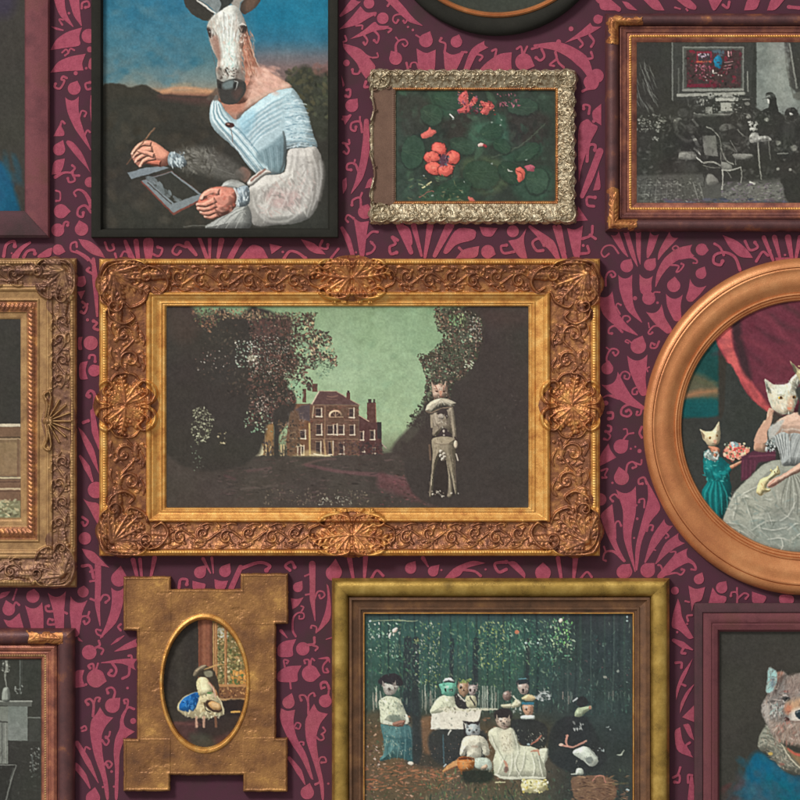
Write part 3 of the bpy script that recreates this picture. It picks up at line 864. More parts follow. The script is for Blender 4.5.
def build_wall():
    wm, pm = wall_material(), print_material()
    v = [(-260, -260, 0), (1060, -260, 0), (1060, 1060, 0), (-260, 1060, 0)]
    f = [(0, 3, 2, 1)]
    for i, m in enumerate(MOT):
        h = 0.12 + i * 0.0009
        if isinstance(m, tuple):
            _, l, r, st, en, k0 = m
            n0 = len(v); n = len(l)
            for k in range(n):
                v += [(l[k][0], l[k][1], h + k * .006), (r[k][0], r[k][1], h + k * .006)]
            for k in range(k0, n - 1):
                f.append((n0 + 2 * k, n0 + 2 * k + 1, n0 + 2 * k + 3, n0 + 2 * k + 2))
            if len(en):
                e0 = len(v); v += [(q[0], q[1], h + n * .006) for q in en]
                f.append((n0 + 2 * n - 2, n0 + 2 * n - 1) + tuple(range(e0 + len(en) - 1, e0 - 1, -1)))
            if len(st):
                e0 = len(v); v += [(q[0], q[1], h) for q in st]
                f.append(tuple(n0 + 2 * k + 1 for k in range(k0 + 1)) [::-1] + tuple(range(e0, e0 + len(st))) + tuple(n0 + 2 * k for k in range(k0 + 1)))
            continue
        d = np.roll(m, -1, 0)
        area = 0.5 * np.sum(m[:, 0] * d[:, 1] - d[:, 0] * m[:, 1])
        if area > 0:
            m = m[::-1]
        keep = np.hypot(*(m - np.roll(m, 1, 0)).T) > 0.02
        m = m[keep]
        if len(m) < 3:
            continue
        n0 = len(v)
        v += [(q[0], q[1], h) for q in m]
        f.append(tuple(range(n0, n0 + len(m))))
    o = mesh_obj('wall', v, f, wm, None, False, None, (400, 400))
    o.data.materials.append(pm)
    for p in o.data.polygons[1:]:
        p.material_index = 1
    o['kind'] = 'structure'
    o['label'] = 'dark plum wall papered with pink scrolling tulip and leaf pattern'
    return o


build_wall()

# ------------------------------------------------------------------ the pictures (painted, printed: flat)
def paint_portrait():
    """sitter in a pale blue dress with a long white animal head, drawing on a slate"""
    c = Canvas(101, -40, 331, 231, INK, seed=3)
    L = [(-40, (34, 98, 128)), (5, (44, 108, 134)), (38, (62, 114, 132)), (62, (84, 118, 126)), (80, (112, 128, 126)), (87, (128, 130, 120)), (92, (168, 128, 98)), (97, (120, 82, 70)), (102, (62, 58, 54))]
    c.vgrad(L)
    c.vgrad([(-40, (30, 110, 140)), (20, (32, 114, 142)), (40, (52, 112, 136)), (56, (104, 108, 114)), (68, (124, 104, 102)), (84, (112, 92, 88)), (92, (62, 58, 54)), (98, INK)], 244, 500, 14)
    c.C += vnoise(c.X, c.Y, 18, 4, 4)[..., None] * np.array([10, 9, 8]) * (c.Y < 90)[..., None]
    c.at(0, 0, 4)
    c.dabs([(420, 0), (800, 330)], 160, [(70, 122, 140), (38, 104, 130), (88, 120, 128), (56, 108, 126)], (2, 5), (1, 3), (0, 25), (.12, .35), 3)
    c.poly([(410, 345), (490, 338), (520, 350), (570, 338), (610, 356), (650, 374), (720, 382), (800, 386), (870, 392), (870, 470), (410, 470)], (60, 57, 50), 1, 2)
    c.poly([(640, 376), (720, 384), (800, 388), (880, 392), (880, 430), (700, 440), (640, 410)], (84, 62, 58), .8, 5)
    c.line([(650, 368), (720, 352), (800, 360), (860, 372)], 14, (196, 146, 108), .75, 3); c.line([(690, 340), (760, 338)], 10, (150, 138, 112), .6, 3)
    c.poly([(410, 420), (940, 430), (1330, 360), (1330, 930), (410, 930)], INK, 1, 6)
    c.dabs([(420, 440), (900, 900)], 240, [(66, 62, 54), (58, 56, 50), (70, 64, 54)], (2, 6), (1, 2.5), None, (.2, .5), 3)
    c.at(180, 0, 4)
    c.poly([(425, 340), (460, 290), (495, 262), (540, 280), (590, 296), (605, 500), (560, 560), (480, 420)], (62, 64, 54), 1, 5, tex=8, ts=5)
    c.dabs([(430, 280), (600, 470)], 130, [(78, 82, 62), (52, 54, 46), (88, 84, 62)], (1, 2.4), (1, 2), None, (.3, .7), 1.2)
    c.dabs([(540, 260), (600, 300)], 24, [(128, 92, 84), (112, 84, 80)], (1, 2.5), (1, 2), None, (.2, .5), 2)
    # body
    c.at(200, 80, 5.333)
    c.poly([(95, 60), (240, 70), (255, 0), (330, -60), (420, -10), (490, 42), (380, 90), (250, 190), (205, 235), (170, 220), (130, 180)], (190, 146, 126), 1, 1.2)
    c.poly([(260, 20), (330, -40), (430, 5), (480, 45), (370, 75), (250, 150), (215, 160), (240, 90)], (206, 172, 152), .9, 4, tex=7)
    c.poly([(120, 110), (200, 120), (250, 110), (230, 165), (180, 175), (140, 165)], (172, 112, 90), .7, 4)
    c.line([(470, 28), (380, 62), (300, 110)], 14, (222, 188, 166), .5, 3)
    c.poly([(88, 78), (60, 130), (52, 200), (80, 270), (190, 370), (300, 500), (440, 492), (450, 395), (470, 372), (620, 368), (602, 280), (562, 150), (512, 62), (474, 44), (370, 76), (240, 172), (196, 212), (138, 165), (108, 112)], (172, 194, 198), 1, 1, tex=8, ts=5)
    c.poly([(80, 100), (66, 160), (70, 220), (120, 260), (190, 330), (300, 440), (370, 485), (330, 440), (240, 330), (165, 220), (120, 150), (100, 105)], (190, 212, 214), .85, 2)
    for k in range(6):
        u = k / 5
        c.line([(70 + 28 * u, 110 + 20 * u), (70 + 60 * u, 210 - 10 * u), (180 + 50 * u, 345 - 55 * u), (295 + 80 * u, 490 - 20 * u)], [5, 7, 6, 4], (100, 134, 146) if k % 2 else (224, 234, 232), .75, 1.1)
    c.poly([(390, 335), (445, 292), (452, 380), (440, 490), (330, 446), (300, 400)], (112, 136, 142), .8, 4)
    for k in range(6):
        c.line([(330 + 20 * k, 372 - 4 * k), (345 + 17 * k, 420), (352 + 16 * k, 486)], [2, 6, 3], [(150, 172, 178), (92, 114, 120)][k % 2], .6, 1.2)
    c.line([(445, 280), (455, 350), (448, 440), (430, 488)], [8, 16, 14, 6], (72, 80, 80), .85, 2)
    for k in range(13):
        u = k / 12
        c.line([(480 - 60 * u, 62 + 190 * u), (370 - 50 * u, 120 + 190 * u), (220 + 60 * u, 228 + 135 * u)], [4, 7, 4], [(216, 230, 232), (126, 160, 172)][k % 2], .55, 1.2)
    c.poly([(205, 205), (240, 180), (290, 160), (300, 200), (260, 280), (225, 290)], (120, 172, 190), .45, 5)
    c.poly([(450, 90), (500, 80), (550, 150), (585, 260), (460, 280), (440, 180)], (176, 202, 208), .6, 4)
    for k in range(11):
        u = k / 10
        c.line([(452 + 14 * u, 130 + 235 * u), (520 + 10 * u, 124 + 225 * u), (566 + 52 * u, 132 + 228 * u)], 5, [(212, 226, 228), (108, 138, 152)][k % 2], .65, 1)
    c.dabs([(455, 100), (505, 80), (555, 150), (588, 280), (600, 352), (475, 358), (450, 250)], 130, [(212, 226, 228), (128, 158, 170), (190, 212, 216)], (.5, 1.1), (1, 3), (-5, 20), (.3, .7))
    c.poly([(470, 378), (560, 362), (622, 362), (655, 450), (646, 580), (604, 715), (520, 762), (400, 775), (290, 775), (252, 690), (258, 585), (330, 515), (450, 492)], (188, 184, 176), 1, 1, tex=10, ts=6)
    c.poly([(470, 590), (530, 600), (520, 660), (440, 690), (350, 640), (380, 580)], (184, 158, 152), .8, 6)
    c.poly([(600, 380), (650, 450), (640, 590), (596, 710), (560, 700), (600, 560)], (138, 134, 126), .6, 6)
    c.poly([(260, 600), (300, 590), (310, 700), (360, 770), (290, 770), (252, 690)], (140, 137, 130), .7, 6)
    for pts in ([(480, 380), (470, 470), (440, 560), (460, 640)], [(510, 380), (500, 480), (470, 600), (420, 720)], [(550, 372), (560, 480), (600, 600), (570, 730)], [(590, 372), (622, 480), (625, 600), (600, 690)], [(470, 500), (400, 590), (350, 700), (340, 760)], [(280, 620), (300, 690), (360, 740)], [(450, 510), (360, 570), (300, 650)], [(540, 420), (560, 520), (520, 640), (470, 730)], [(640, 430), (646, 520), (626, 640)], [(300, 700), (360, 750), (470, 750), (560, 680)]):
        c.line(pts, [4, 12, 12, 4], (216, 213, 205), .5, 2.4)
        c.line([(x + 14, y + 5) for x, y in pts], [4, 12, 12, 4], (136, 132, 126), .4, 2.8)
    c.dabs([(310, 600), (460, 520), (590, 420), (615, 560), (575, 690), (400, 735), (310, 720)], 110, [(206, 202, 192), (140, 134, 128), (188, 168, 160)], (.6, 1.4), (2, 5), (62, 30), (.25, .6))
    c.poly([(190, 492), (232, 462), (272, 500), (244, 545), (200, 512)], (132, 104, 92), .9, 2)
    c.poly([(252, 546), (300, 500), (345, 478), (382, 494), (340, 514), (275, 566)], (206, 200, 190), 1, 1.2); c.line([(275, 535), (345, 480)], 12, (128, 84, 72), .8, 1.2)
    c.ell(160, 240, 24, 15, (72, 44, 40), 1, 1.1, 8); c.ell(152, 235, 7, 4, (190, 150, 130), .8, .8); c.line([(165, 250), (175, 330)], 4, (120, 96, 84), .8, .8)
    c.poly([(30, 792), (130, 722), (246, 655), (262, 795)], (150, 152, 146), 1, 1.2)
    for k in range(7):
        c.line([(60 + 26 * k, 790), (130 + 20 * k, 730 - 4 * k), (236 + 2 * k, 668 + 10 * k)], [3, 5, 3], (196, 196, 188) if k % 2 else (108, 110, 106), .6, 1)
    c.poly([(112, 572), (168, 530), (245, 560), (215, 590), (190, 588)], (168, 170, 164), 1, 1)
    c.poly([(184, 592), (255, 566), (262, 660), (196, 672)], (146, 160, 166), 1, 1); c.dabs([(184, 570), (262, 670)], 50, [(208, 216, 216), (92, 104, 112)], (.5, 1), (1, 3), (80, 20), (.5, .9))
    # hands and the slate
    c.at(110, 120, 5.714)
    c.poly([(345, 190), (420, 170), (520, 150), (620, 190), (720, 250), (770, 330), (700, 350), (600, 330), (500, 300), (400, 280)], (92, 90, 83), .9, 7, tex=16, ts=4); c.poly([(400, 200), (480, 170), (560, 190), (560, 250), (470, 270)], (120, 118, 110), .7, 6)
    for k in range(9):
        c.line([(360 + 8 * k, 200 + 8 * k), (470 + 14 * k, 190 + 10 * k), (600 + 14 * k, 235 + 10 * k)], [3, 7, 2], [(142, 140, 132), (66, 64, 58)][k % 2], .5, 1.6)
    c.dabs([(400, 165), (600, 300)], 130, [(124, 122, 112), (92, 90, 82), (72, 70, 62)], (.6, 1.4), (2, 5), (60, 40), (.3, .7))
    c.poly([(100, 302), (200, 275), (300, 262), (335, 275), (230, 308), (122, 338)], (126, 136, 140), 1, 1, False)
    c.poly([(174, 352), (352, 292), (534, 432), (522, 462), (362, 544)], (126, 72, 62), .9, 1.2, False)
    c.poly([(182, 348), (352, 294), (530, 428), (524, 450), (362, 530)], (124, 132, 134), 1, 1, False)
    c.poly([(216, 342), (346, 300), (508, 426), (366, 476)], (60, 60, 54), 1, 1, False); c.line([(218, 360), (350, 480)], 6, (72, 70, 66), .9)
    c.dabs([(215, 335), (245, 330), (400, 465), (360, 470)], 26, [(128, 138, 140), (104, 112, 112)], (1, 2), (1.5, 3), (40, 20), (.5, .9))
    c.poly([(122, 190), (150, 148), (200, 122), (242, 122), (300, 156), (347, 198), (334, 256), (270, 266), (205, 250), (172, 272), (140, 240)], (204, 136, 114), 1, 1)
    c.poly([(200, 128), (242, 126), (296, 160), (330, 200), (280, 215), (225, 180)], (230, 162, 134), .8, 4)
    c.limb([(292, 250), (240, 244), (205, 236)], [34, 30, 20], (196, 116, 94), .6)
    for (pts, w) in (([(262, 215), (215, 226), (186, 246), (172, 266)], [32, 28, 24, 16]), ([(250, 190), (200, 200), (160, 226), (148, 242)], [34, 30, 26, 16]), ([(245, 165), (190, 176), (146, 200), (132, 214)], [34, 30, 24, 15]), ([(238, 140), (196, 136), (156, 158), (128, 196)], [32, 30, 26, 15])):
        c.limb(pts, w, (214, 150, 126), .55); x, y = pts[-1]; c.ell(x + 1, y - 3, 7, 6, (244, 192, 168), .8, 1.2); x, y = pts[1]; c.ell(x, y - 7, 10, 4, (242, 178, 150), .6, 1.6, -15)
    c.limb([(255, 205), (210, 190), (176, 180), (158, 176)], [30, 28, 24, 15], (220, 156, 132), .55)
    
    c.line([(258, 46), (205, 110), (150, 180), (96, 256)], [4, 7, 6, 3], (122, 88, 68), 1, .9); c.line([(252, 46), (206, 104)], 2.5, (176, 140, 110), .8, .8)
    c.poly([(345, 184), (420, 212), (440, 250), (408, 272), (336, 258)], (138, 152, 156), 1, 1.2); c.dabs([(340, 185), (425, 270)], 50, [(196, 206, 206), (98, 108, 112)], (.5, 1), (1, 3), (75, 20), (.5, .9))
    c.poly([(498, 482), (520, 440), (560, 402), (620, 382), (716, 400), (727, 470), (692, 524), (600, 562), (540, 548), (502, 512)], (196, 112, 92), 1, 1)
    c.poly([(560, 404), (630, 386), (712, 402), (720, 450), (650, 480), (580, 450)], (222, 142, 116), .75, 5)
    c.poly([(512, 444), (545, 404), (596, 396), (604, 420), (560, 446), (524, 462)], (216, 134, 112), 1, 1)
    for pts in ([(520, 460), (560, 452), (600, 424)], [(505, 490), (560, 484), (612, 452)], [(520, 520), (570, 516), (616, 484)], [(545, 546), (590, 540), (630, 512)]):
        c.line(pts, [4, 5, 3], (138, 66, 56), .75, 1); c.line([(x + 4, y + 10) for x, y in pts], [6, 9, 5], (228, 156, 132), .6, 1.6)
    c.poly([(560, 420), (640, 388), (716, 402), (726, 470), (690, 524), (610, 560), (565, 540), (560, 470)], (204, 138, 118), 1, 1, vol=.5)
    for (pts, w) in (([(618, 540), (580, 556), (546, 552)], [34, 30, 22]), ([(610, 512), (560, 534), (522, 528)], [38, 34, 24]), ([(606, 482), (552, 510), (508, 506)], [40, 34, 24]), ([(604, 454), (548, 484), (502, 484)], [40, 32, 22])):
        c.limb(pts, w, (210, 146, 124), .55); x, y = pts[-1]; c.ell(x - 1, y - 2, 8, 6, (242, 188, 166), .8, 1.2); x, y = pts[1]; c.ell(x + 4, y - 7, 11, 4, (236, 168, 142), .6, 1.6, -15)
    c.limb([(628, 412), (576, 410), (540, 430), (522, 450)], [36, 34, 28, 18], (216, 152, 130), .55); c.ell(527, 442, 8, 5, (246, 200, 180), .85, 1, -45); c.line([(618, 432), (580, 432), (548, 452)], [3, 5, 3], (136, 66, 56), .6, 1)
    c.ell(560, 420, 26, 11, (232, 160, 136), .8, 2, -20); c.ell(524, 450, 9, 6, (244, 196, 176), .8, 1.2, -30); c.line([(640, 395), (700, 430), (705, 490)], [4, 14, 6], (176, 92, 74), .5, 4); c.dabs([(560, 400), (710, 540)], 50, [(226, 150, 126), (184, 100, 82), (236, 172, 148)], (.6, 1.4), (1, 3), (-20, 30), (.2, .45), 1)
    c.line([(712, 392), (730, 440), (722, 480)], 9, (208, 214, 210), .9, 1.2)
    c.line([(420, 610), (520, 604), (620, 615)], [2, 5, 2], (140, 140, 132), .6, 1.4)
    # head
    c.at(180, 0, 8)
    c.poly([(470, 100), (535, 220), (592, 450), (632, 540), (600, 640), (520, 820), (300, 800), (480, 640), (520, 600)], (168, 112, 92), 1, 1.2, tex=10, ts=4)
    c.poly([(620, 520), (720, 590), (820, 640), (800, 700), (700, 740), (560, 800), (520, 760), (570, 660)], (208, 160, 140), .8, 5)
    for k in range(8):
        c.line([(530 + 8 * k, 340 + 22 * k), (560 + 8 * k, 470 + 10 * k), (540 + 10 * k, 620)], [3, 7, 3], [(206, 160, 132), (122, 78, 64)][k % 2], .5, 1.4)
    c.line([(530, 240), (560, 340), (600, 470), (634, 536)], [4, 7, 7, 5], (216, 200, 180), .8, 1)
    for (e, col) in (([(36, -20), (52, 60), (120, 130), (225, 172), (275, 112), (232, 60), (140, -10)], (60, 58, 52)), ([(480, 70), (520, -10), (644, -10), (606, 60), (545, 104), (510, 116)], (74, 64, 56))):
        c.poly(e, col, 1, 1)
    c.poly([(540, -10), (626, -10), (590, 55), (540, 92), (520, 60)], (112, 86, 70), .7, 4)
    c.poly([(145, -20), (340, -20), (336, 100), (285, 100), (230, 50)], (124, 132, 130), 1, 2, tex=12, ts=3)
    c.line([(140, 5), (190, 40), (240, 80), (285, 108)], [12, 18, 16, 10], (210, 208, 198), .95, 1)
    c.poly([(470, 80), (490, 20), (520, -10), (470, -10), (400, 20)], (150, 144, 134), 1, 2)
    c.poly([(325, -10), (430, -10), (395, 45), (345, 112), (312, 98), (330, 40)], (58, 60, 56), 1, 1.2, tex=8, ts=3)
    c.poly([(400, 44), (468, 66), (520, 168), (532, 236), (512, 330), (492, 450), (500, 560), (522, 640), (480, 700), (400, 700), (308, 650), (290, 560), (302, 480), (262, 400), (234, 300), (218, 210), (262, 138), (320, 92)], (198, 198, 188), 1, 1)
    c.poly([(232, 300), (300, 292), (328, 420), (320, 560), (290, 566), (302, 480)], (166, 132, 118), .8, 3, tex=10, ts=3)
    c.poly([(498, 240), (534, 240), (512, 330), (496, 420), (506, 600), (470, 520), (470, 380)], (150, 112, 98), .75, 3, tex=12, ts=3)
    c.poly([(350, 110), (440, 120), (462, 300), (446, 500), (400, 580), (346, 500), (326, 330), (336, 180)], (222, 226, 218), .9, 4)
    for k in range(16):
        x = 280 + 14 * k
        c.line([(x, 130 + 4 * abs(k - 7)), (x + 6 * (7 - k) * .6, 240), (x + 8 * (7 - k) * .8, 360)], [2, 5, 2], [(150, 152, 148), (236, 236, 228), (176, 172, 160)][k % 3], .6, 1)
    c.line([(352, 100), (356, 200), (350, 270)], 5, (120, 122, 120), .6, 1)
    c.dabs([(330, 320), (480, 560)], 70, [(176, 204, 196), (232, 232, 224), (196, 190, 178), (206, 176, 160)], (.5, 1), (1.5, 4), (88, 14), (.35, .7))
    c.poly([(214, 224), (246, 224), (268, 262), (270, 290), (242, 306), (224, 272)], (62, 50, 46), 1, 1); c.line([(220, 214), (262, 232), (290, 280), (300, 320)], [5, 8, 7, 3], (122, 104, 94), .8, 1.2); c.ell(238, 256, 8, 7, (150, 150, 146), .7)
    c.poly([(468, 212), (532, 204), (528, 264), (492, 268), (474, 240)], (60, 52, 48), 1, 1); c.line([(450, 214), (500, 190), (528, 206)], [4, 8, 5], (228, 224, 214), .9, 1); c.line([(440, 320), (452, 250), (470, 216)], [3, 6, 3], (128, 104, 92), .8, 1)
    c.line([(488, 290), (512, 310), (496, 340), (480, 330)], [6, 9, 7, 4], (226, 222, 212), .9, 1)
    c.dabs([(470, 270), (530, 420)], 40, [(216, 200, 184), (112, 84, 72), (160, 120, 100)], (.5, 1), (1.5, 3), (95, 25), (.4, .8))
    c.dabs([(310, 540), (480, 640)], 70, [(92, 86, 80), (150, 140, 130), (214, 206, 196), (74, 70, 66)], (.5, 1.1), (1, 2), None, (.5, .9))
    c.poly([(298, 640), (345, 656), (400, 636), (462, 630), (522, 660), (528, 722), (486, 800), (420, 836), (345, 822), (310, 760)], (62, 60, 57), 1, 1.1)
    c.poly([(340, 682), (372, 650), (425, 640), (432, 672), (420, 704), (356, 714)], (116, 130, 130), .85, 3); c.line([(440, 650), (462, 660), (452, 700), (440, 720)], [5, 9, 8, 4], (190, 192, 186), .85, 1.1); c.ell(438, 690, 12, 26, (44, 43, 42), .9, 1.2, 10); c.ell(322, 690, 10, 22, (44, 43, 42), .9, 1.2, -8)
    c.poly([(420, 740), (480, 700), (500, 740), (450, 800)], (92, 70, 64), .7, 4)
    c.poly([(225, 180), (262, 140), (300, 110), (280, 200), (260, 230), (222, 220)], (170, 164, 152), .7, 4); c.poly([(262, 300), (310, 320), (330, 450), (310, 480), (280, 400)], (150, 108, 94), .55, 5); c.poly([(430, 170), (470, 200), (450, 260), (428, 240)], (168, 150, 136), .6, 4)
    c.poly([(440, 330), (480, 360), (490, 520), (468, 560), (452, 450)], (188, 176, 162), .7, 4); c.poly([(300, 560), (340, 540), (352, 600), (330, 640), (302, 630)], (110, 98, 90), .7, 4); c.poly([(440, 560), (500, 580), (510, 640), (450, 630)], (120, 104, 96), .7, 5); c.line([(352, 560), (380, 600), (440, 600)], [4, 8, 4], (206, 190, 178), .7, 1.5)
    c.dabs([(240, 120), (510, 330)], 120, [(232, 230, 222), (170, 166, 156), (206, 204, 194), (190, 160, 144)], (.4, .9), (2, 5), (85, 14), (.2, .5), .8)
    c.dabs([(500, 260), (600, 620)], 110, [(196, 142, 116), (128, 80, 66), (176, 118, 98), (216, 180, 156)], (.5, 1), (2, 5), (72, 14), (.25, .55), .8)
    c.dabs([(560, 540), (790, 740)], 90, [(226, 184, 164), (192, 138, 118), (214, 166, 150)], (.8, 1.8), (1.5, 4), (30, 20), (.2, .45), 1.4)
    c.line([(245, 380), (262, 440), (285, 540), (292, 640)], [3, 5, 5, 3], (96, 96, 96), .7, 1)
    c.poly([(214, 800), (250, 745), (290, 710), (312, 720), (312, 800)], (92, 80, 72), .8, 2)
    c.warp(.5, 3.5); c.grain(2.2, 2, 2.4, 26)
    return c


def paint_flowers():
    c = Canvas(393, 88, 557, 204, (56, 64, 56), seed=5, s=.55); c.vol = .16
    c.at(395, 85, 4.848)
    for pts, col, a in (([(0, 60), (110, 40), (120, 560), (0, 570)], (62, 78, 68), .7), ([(180, 40), (300, 30), (330, 110), (260, 170), (170, 130)], (58, 88, 70), .8),
                        ([(360, 200), (420, 180), (500, 200), (490, 270), (420, 290), (360, 260)], (70, 104, 84), .9), ([(480, 150), (540, 170), (550, 330), (500, 310), (490, 240)], (62, 98, 80), .8),
                        ([(290, 260), (400, 270), (400, 310), (310, 310)], (62, 88, 72), .7), ([(330, 370), (460, 350), (550, 400), (540, 490), (440, 530), (350, 470)], (80, 92, 68), .9),
                        ([(520, 340), (690, 290), (700, 340), (580, 380)], (58, 88, 70), .7), ([(560, 470), (690, 400), (760, 430), (740, 560), (620, 560)], (56, 84, 68), .7),
                        ([(130, 500), (330, 480), (340, 560), (140, 570)], (56, 86, 66), .8), ([(600, 60), (760, 60), (760, 140), (640, 130)], (58, 76, 64), .5), ([(560, 110), (740, 150), (720, 280), (580, 270)], (62, 58, 54), .8), ([(20, 60), (170, 70), (150, 220), (40, 240)], (62, 62, 56), .7), ([(230, 170), (360, 130), (340, 250), (250, 260)], (60, 56, 51), .7)):
        c.poly(pts, col, a, 7, tex=9, ts=5)
    for k in range(26):
        x, y = c.r.uniform(20, 750), c.r.uniform(30, 560); L = c.r.uniform(30, 90); a = c.r.uniform(0, 6.3)
        c.poly([(x, y), (x + L * .5 * math.cos(a) - L * .22 * math.sin(a), y + L * .5 * math.sin(a) + L * .22 * math.cos(a)), (x + L * math.cos(a), y + L * math.sin(a)), (x + L * .5 * math.cos(a) + L * .22 * math.sin(a), y + L * .5 * math.sin(a) - L * .22 * math.cos(a))], [(72, 106, 84), (46, 52, 48), (62, 92, 76), (54, 60, 54), (84, 112, 88)][k % 5], .5, 2.2)
    c.dabs([(0, 20), (770, 570)], 320, [(64, 90, 74), (48, 58, 52), (76, 100, 82), (58, 54, 50)], (1, 3), (1, 2.4), None, (.12, .35), 2)
    c.line([(470, 350), (560, 320), (640, 270), (730, 185)], [4, 6, 5, 3], (92, 104, 86), .7, 1.2); c.line([(500, 140), (530, 240), (540, 320)], 6, (84, 112, 92), .5, 1.5)
    for (x, y, rx, ry, rot) in ((330, 300, 70, 44, 20), (470, 230, 60, 42, -10), (420, 440, 96, 76, 10), (560, 430, 70, 52, 40), (640, 330, 74, 40, -30), (90, 330, 60, 90, 10), (260, 80, 80, 44, 15), (620, 110, 80, 46, 0), (690, 470, 60, 70, 20), (300, 500, 80, 46, -10), (180, 150, 60, 56, 30), (520, 300, 50, 36, 30)):
        g = c.r.uniform(-8, 10); k = c.r.uniform(.35, .6)
        c.ell(x, y, rx, ry, (40, 46, 42), k, 2.2, rot); c.ell(x - 3, y - 4, rx * .93, ry * .9, (60 + g, 86 + g, 68 + g), k + .1, 1.6, rot, tex=8, ts=4)
        a = math.radians(rot)
        for q in (-.5, 0, .5):
            c.line([(x - rx * .8 * math.cos(a), y - rx * .8 * math.sin(a)), (x + rx * .8 * math.cos(a + q), y + rx * .8 * math.sin(a + q))], [2, 3, 1], (88, 110, 84), .35, 1.2)
    pet = (226, 104, 92)
    for (cx, cy, rx, ry, rot) in ((212, 312, 36, 32, 20), (178, 352, 38, 27, 5), (190, 405, 44, 30, 15), (245, 412, 36, 30, -20), (280, 352, 32, 32, 40)):
        c.ell(cx, cy, rx + 4, ry + 4, (92, 48, 48), 1, 1.2, rot); c.ell(cx, cy, rx, ry, pet, 1, 1, rot, tex=12, ts=3); c.ell(cx - 6, cy - 8, rx * .5, ry * .45, (240, 132, 112), .7, 3, rot)
    c.dabs([(150, 285), (305, 440)], 120, [(240, 138, 118), (206, 84, 76), (232, 116, 102), (150, 58, 60)], (.4, 1), (1, 3), (35, 60), (.25, .7), .7, lambda x, y: 1 if (x - 441) ** 2 / 225 + (y - 160) ** 2 / 230 < .75 else 0)
    c.ell(236, 365, 22, 26, (96, 62, 76), 1, 1.6); c.dabs([(215, 335), (260, 395)], 22, [(60, 44, 56), (150, 110, 130), (80, 110, 120)], (.4, .8), (1, 3), None, (.6, 1))
    for k in range(5):
        a = k * 1.256 + .4
        c.line([(236 + 20 * math.cos(a), 365 + 20 * math.sin(a)), (236 + 52 * math.cos(a), 365 + 48 * math.sin(a))], [4, 2], (136, 48, 54), .7, .9)
    c.poly([(128, 240), (150, 226), (165, 204), (178, 214), (198, 226), (185, 245), (150, 258), (135, 262)], (218, 112, 100), 1, 1)
    for pts in ([(308, 70), (318, 44), (350, 30), (355, 90), (360, 130), (310, 136), (304, 120), (330, 105)], [(360, 90), (380, 62), (400, 68), (380, 100), (362, 108)], [(410, 80), (440, 84), (472, 92), (480, 110), (462, 125), (445, 144), (415, 135), (425, 110)]):
        c.poly(pts, (198, 96, 92), 1, 1, tex=22, ts=2)
    c.dabs([(305, 35), (400, 135)], 50, [(232, 128, 112), (88, 44, 48), (150, 90, 110)], (.4, .8), (1, 3), (60, 40), (.6, 1)); c.dabs([(410, 80), (485, 145)], 30, [(236, 130, 106), (128, 54, 54)], (.4, .9), (1, 2), None, (.6, 1))
    c.dabs([(490, 40), (600, 105)], 40, [(206, 120, 136), (70, 60, 56), (120, 84, 88), (160, 92, 104)], (.4, .8), (1, 3), (50, 30), (.6, 1), keep=lambda x, y: 1)
    c.poly([(585, 410), (610, 400), (630, 420), (625, 455), (600, 468), (590, 440)], (218, 108, 92), 1, 1, tex=14, ts=2); c.poly([(628, 396), (655, 388), (678, 400), (670, 418), (640, 414)], (176, 92, 106), 1, 1, tex=16, ts=2); c.line([(585, 415), (610, 428), (620, 460)], 4, (120, 48, 48), .8, .8)
    c.ell(416, 292, 15, 9, (238, 190, 180), 1, .8); c.ell(436, 296, 10, 8, (150, 60, 66), 1, .8); c.poly([(355, 540), (375, 548), (390, 562), (360, 562)], (206, 112, 100), 1, 1)
    for pts, w, col in (([(265, 146), (285, 158)], 7, (232, 226, 214)), ([(118, 480), (135, 484)], 4, (180, 178, 150)), ([(135, 498), (175, 470)], 6, (216, 206, 150)), ([(120, 545), (160, 520), (185, 518)], 4, (150, 96, 84)), ([(545, 412), (565, 418)], 4, (200, 190, 180))):
        c.line(pts, w, col, 1, .8)
    for x, y in ((515, 168), (470, 180), (327, 520), (180, 535), (470, 380), (635, 362), (510, 195), (140, 440), (335, 470), (285, 165)):
        c.ell(x, y, 5, 4, (150, 160, 150), .8, .8)
    c.dabs([(60, 440), (330, 565)], 60, [(96, 116, 84), (128, 120, 88), (58, 66, 54)], (.4, .8), (1, 4), (30, 40), (.3, .8))
    c.warp(.95, 2.6); c.grain(3, 1.7, 3, 16)
    return c


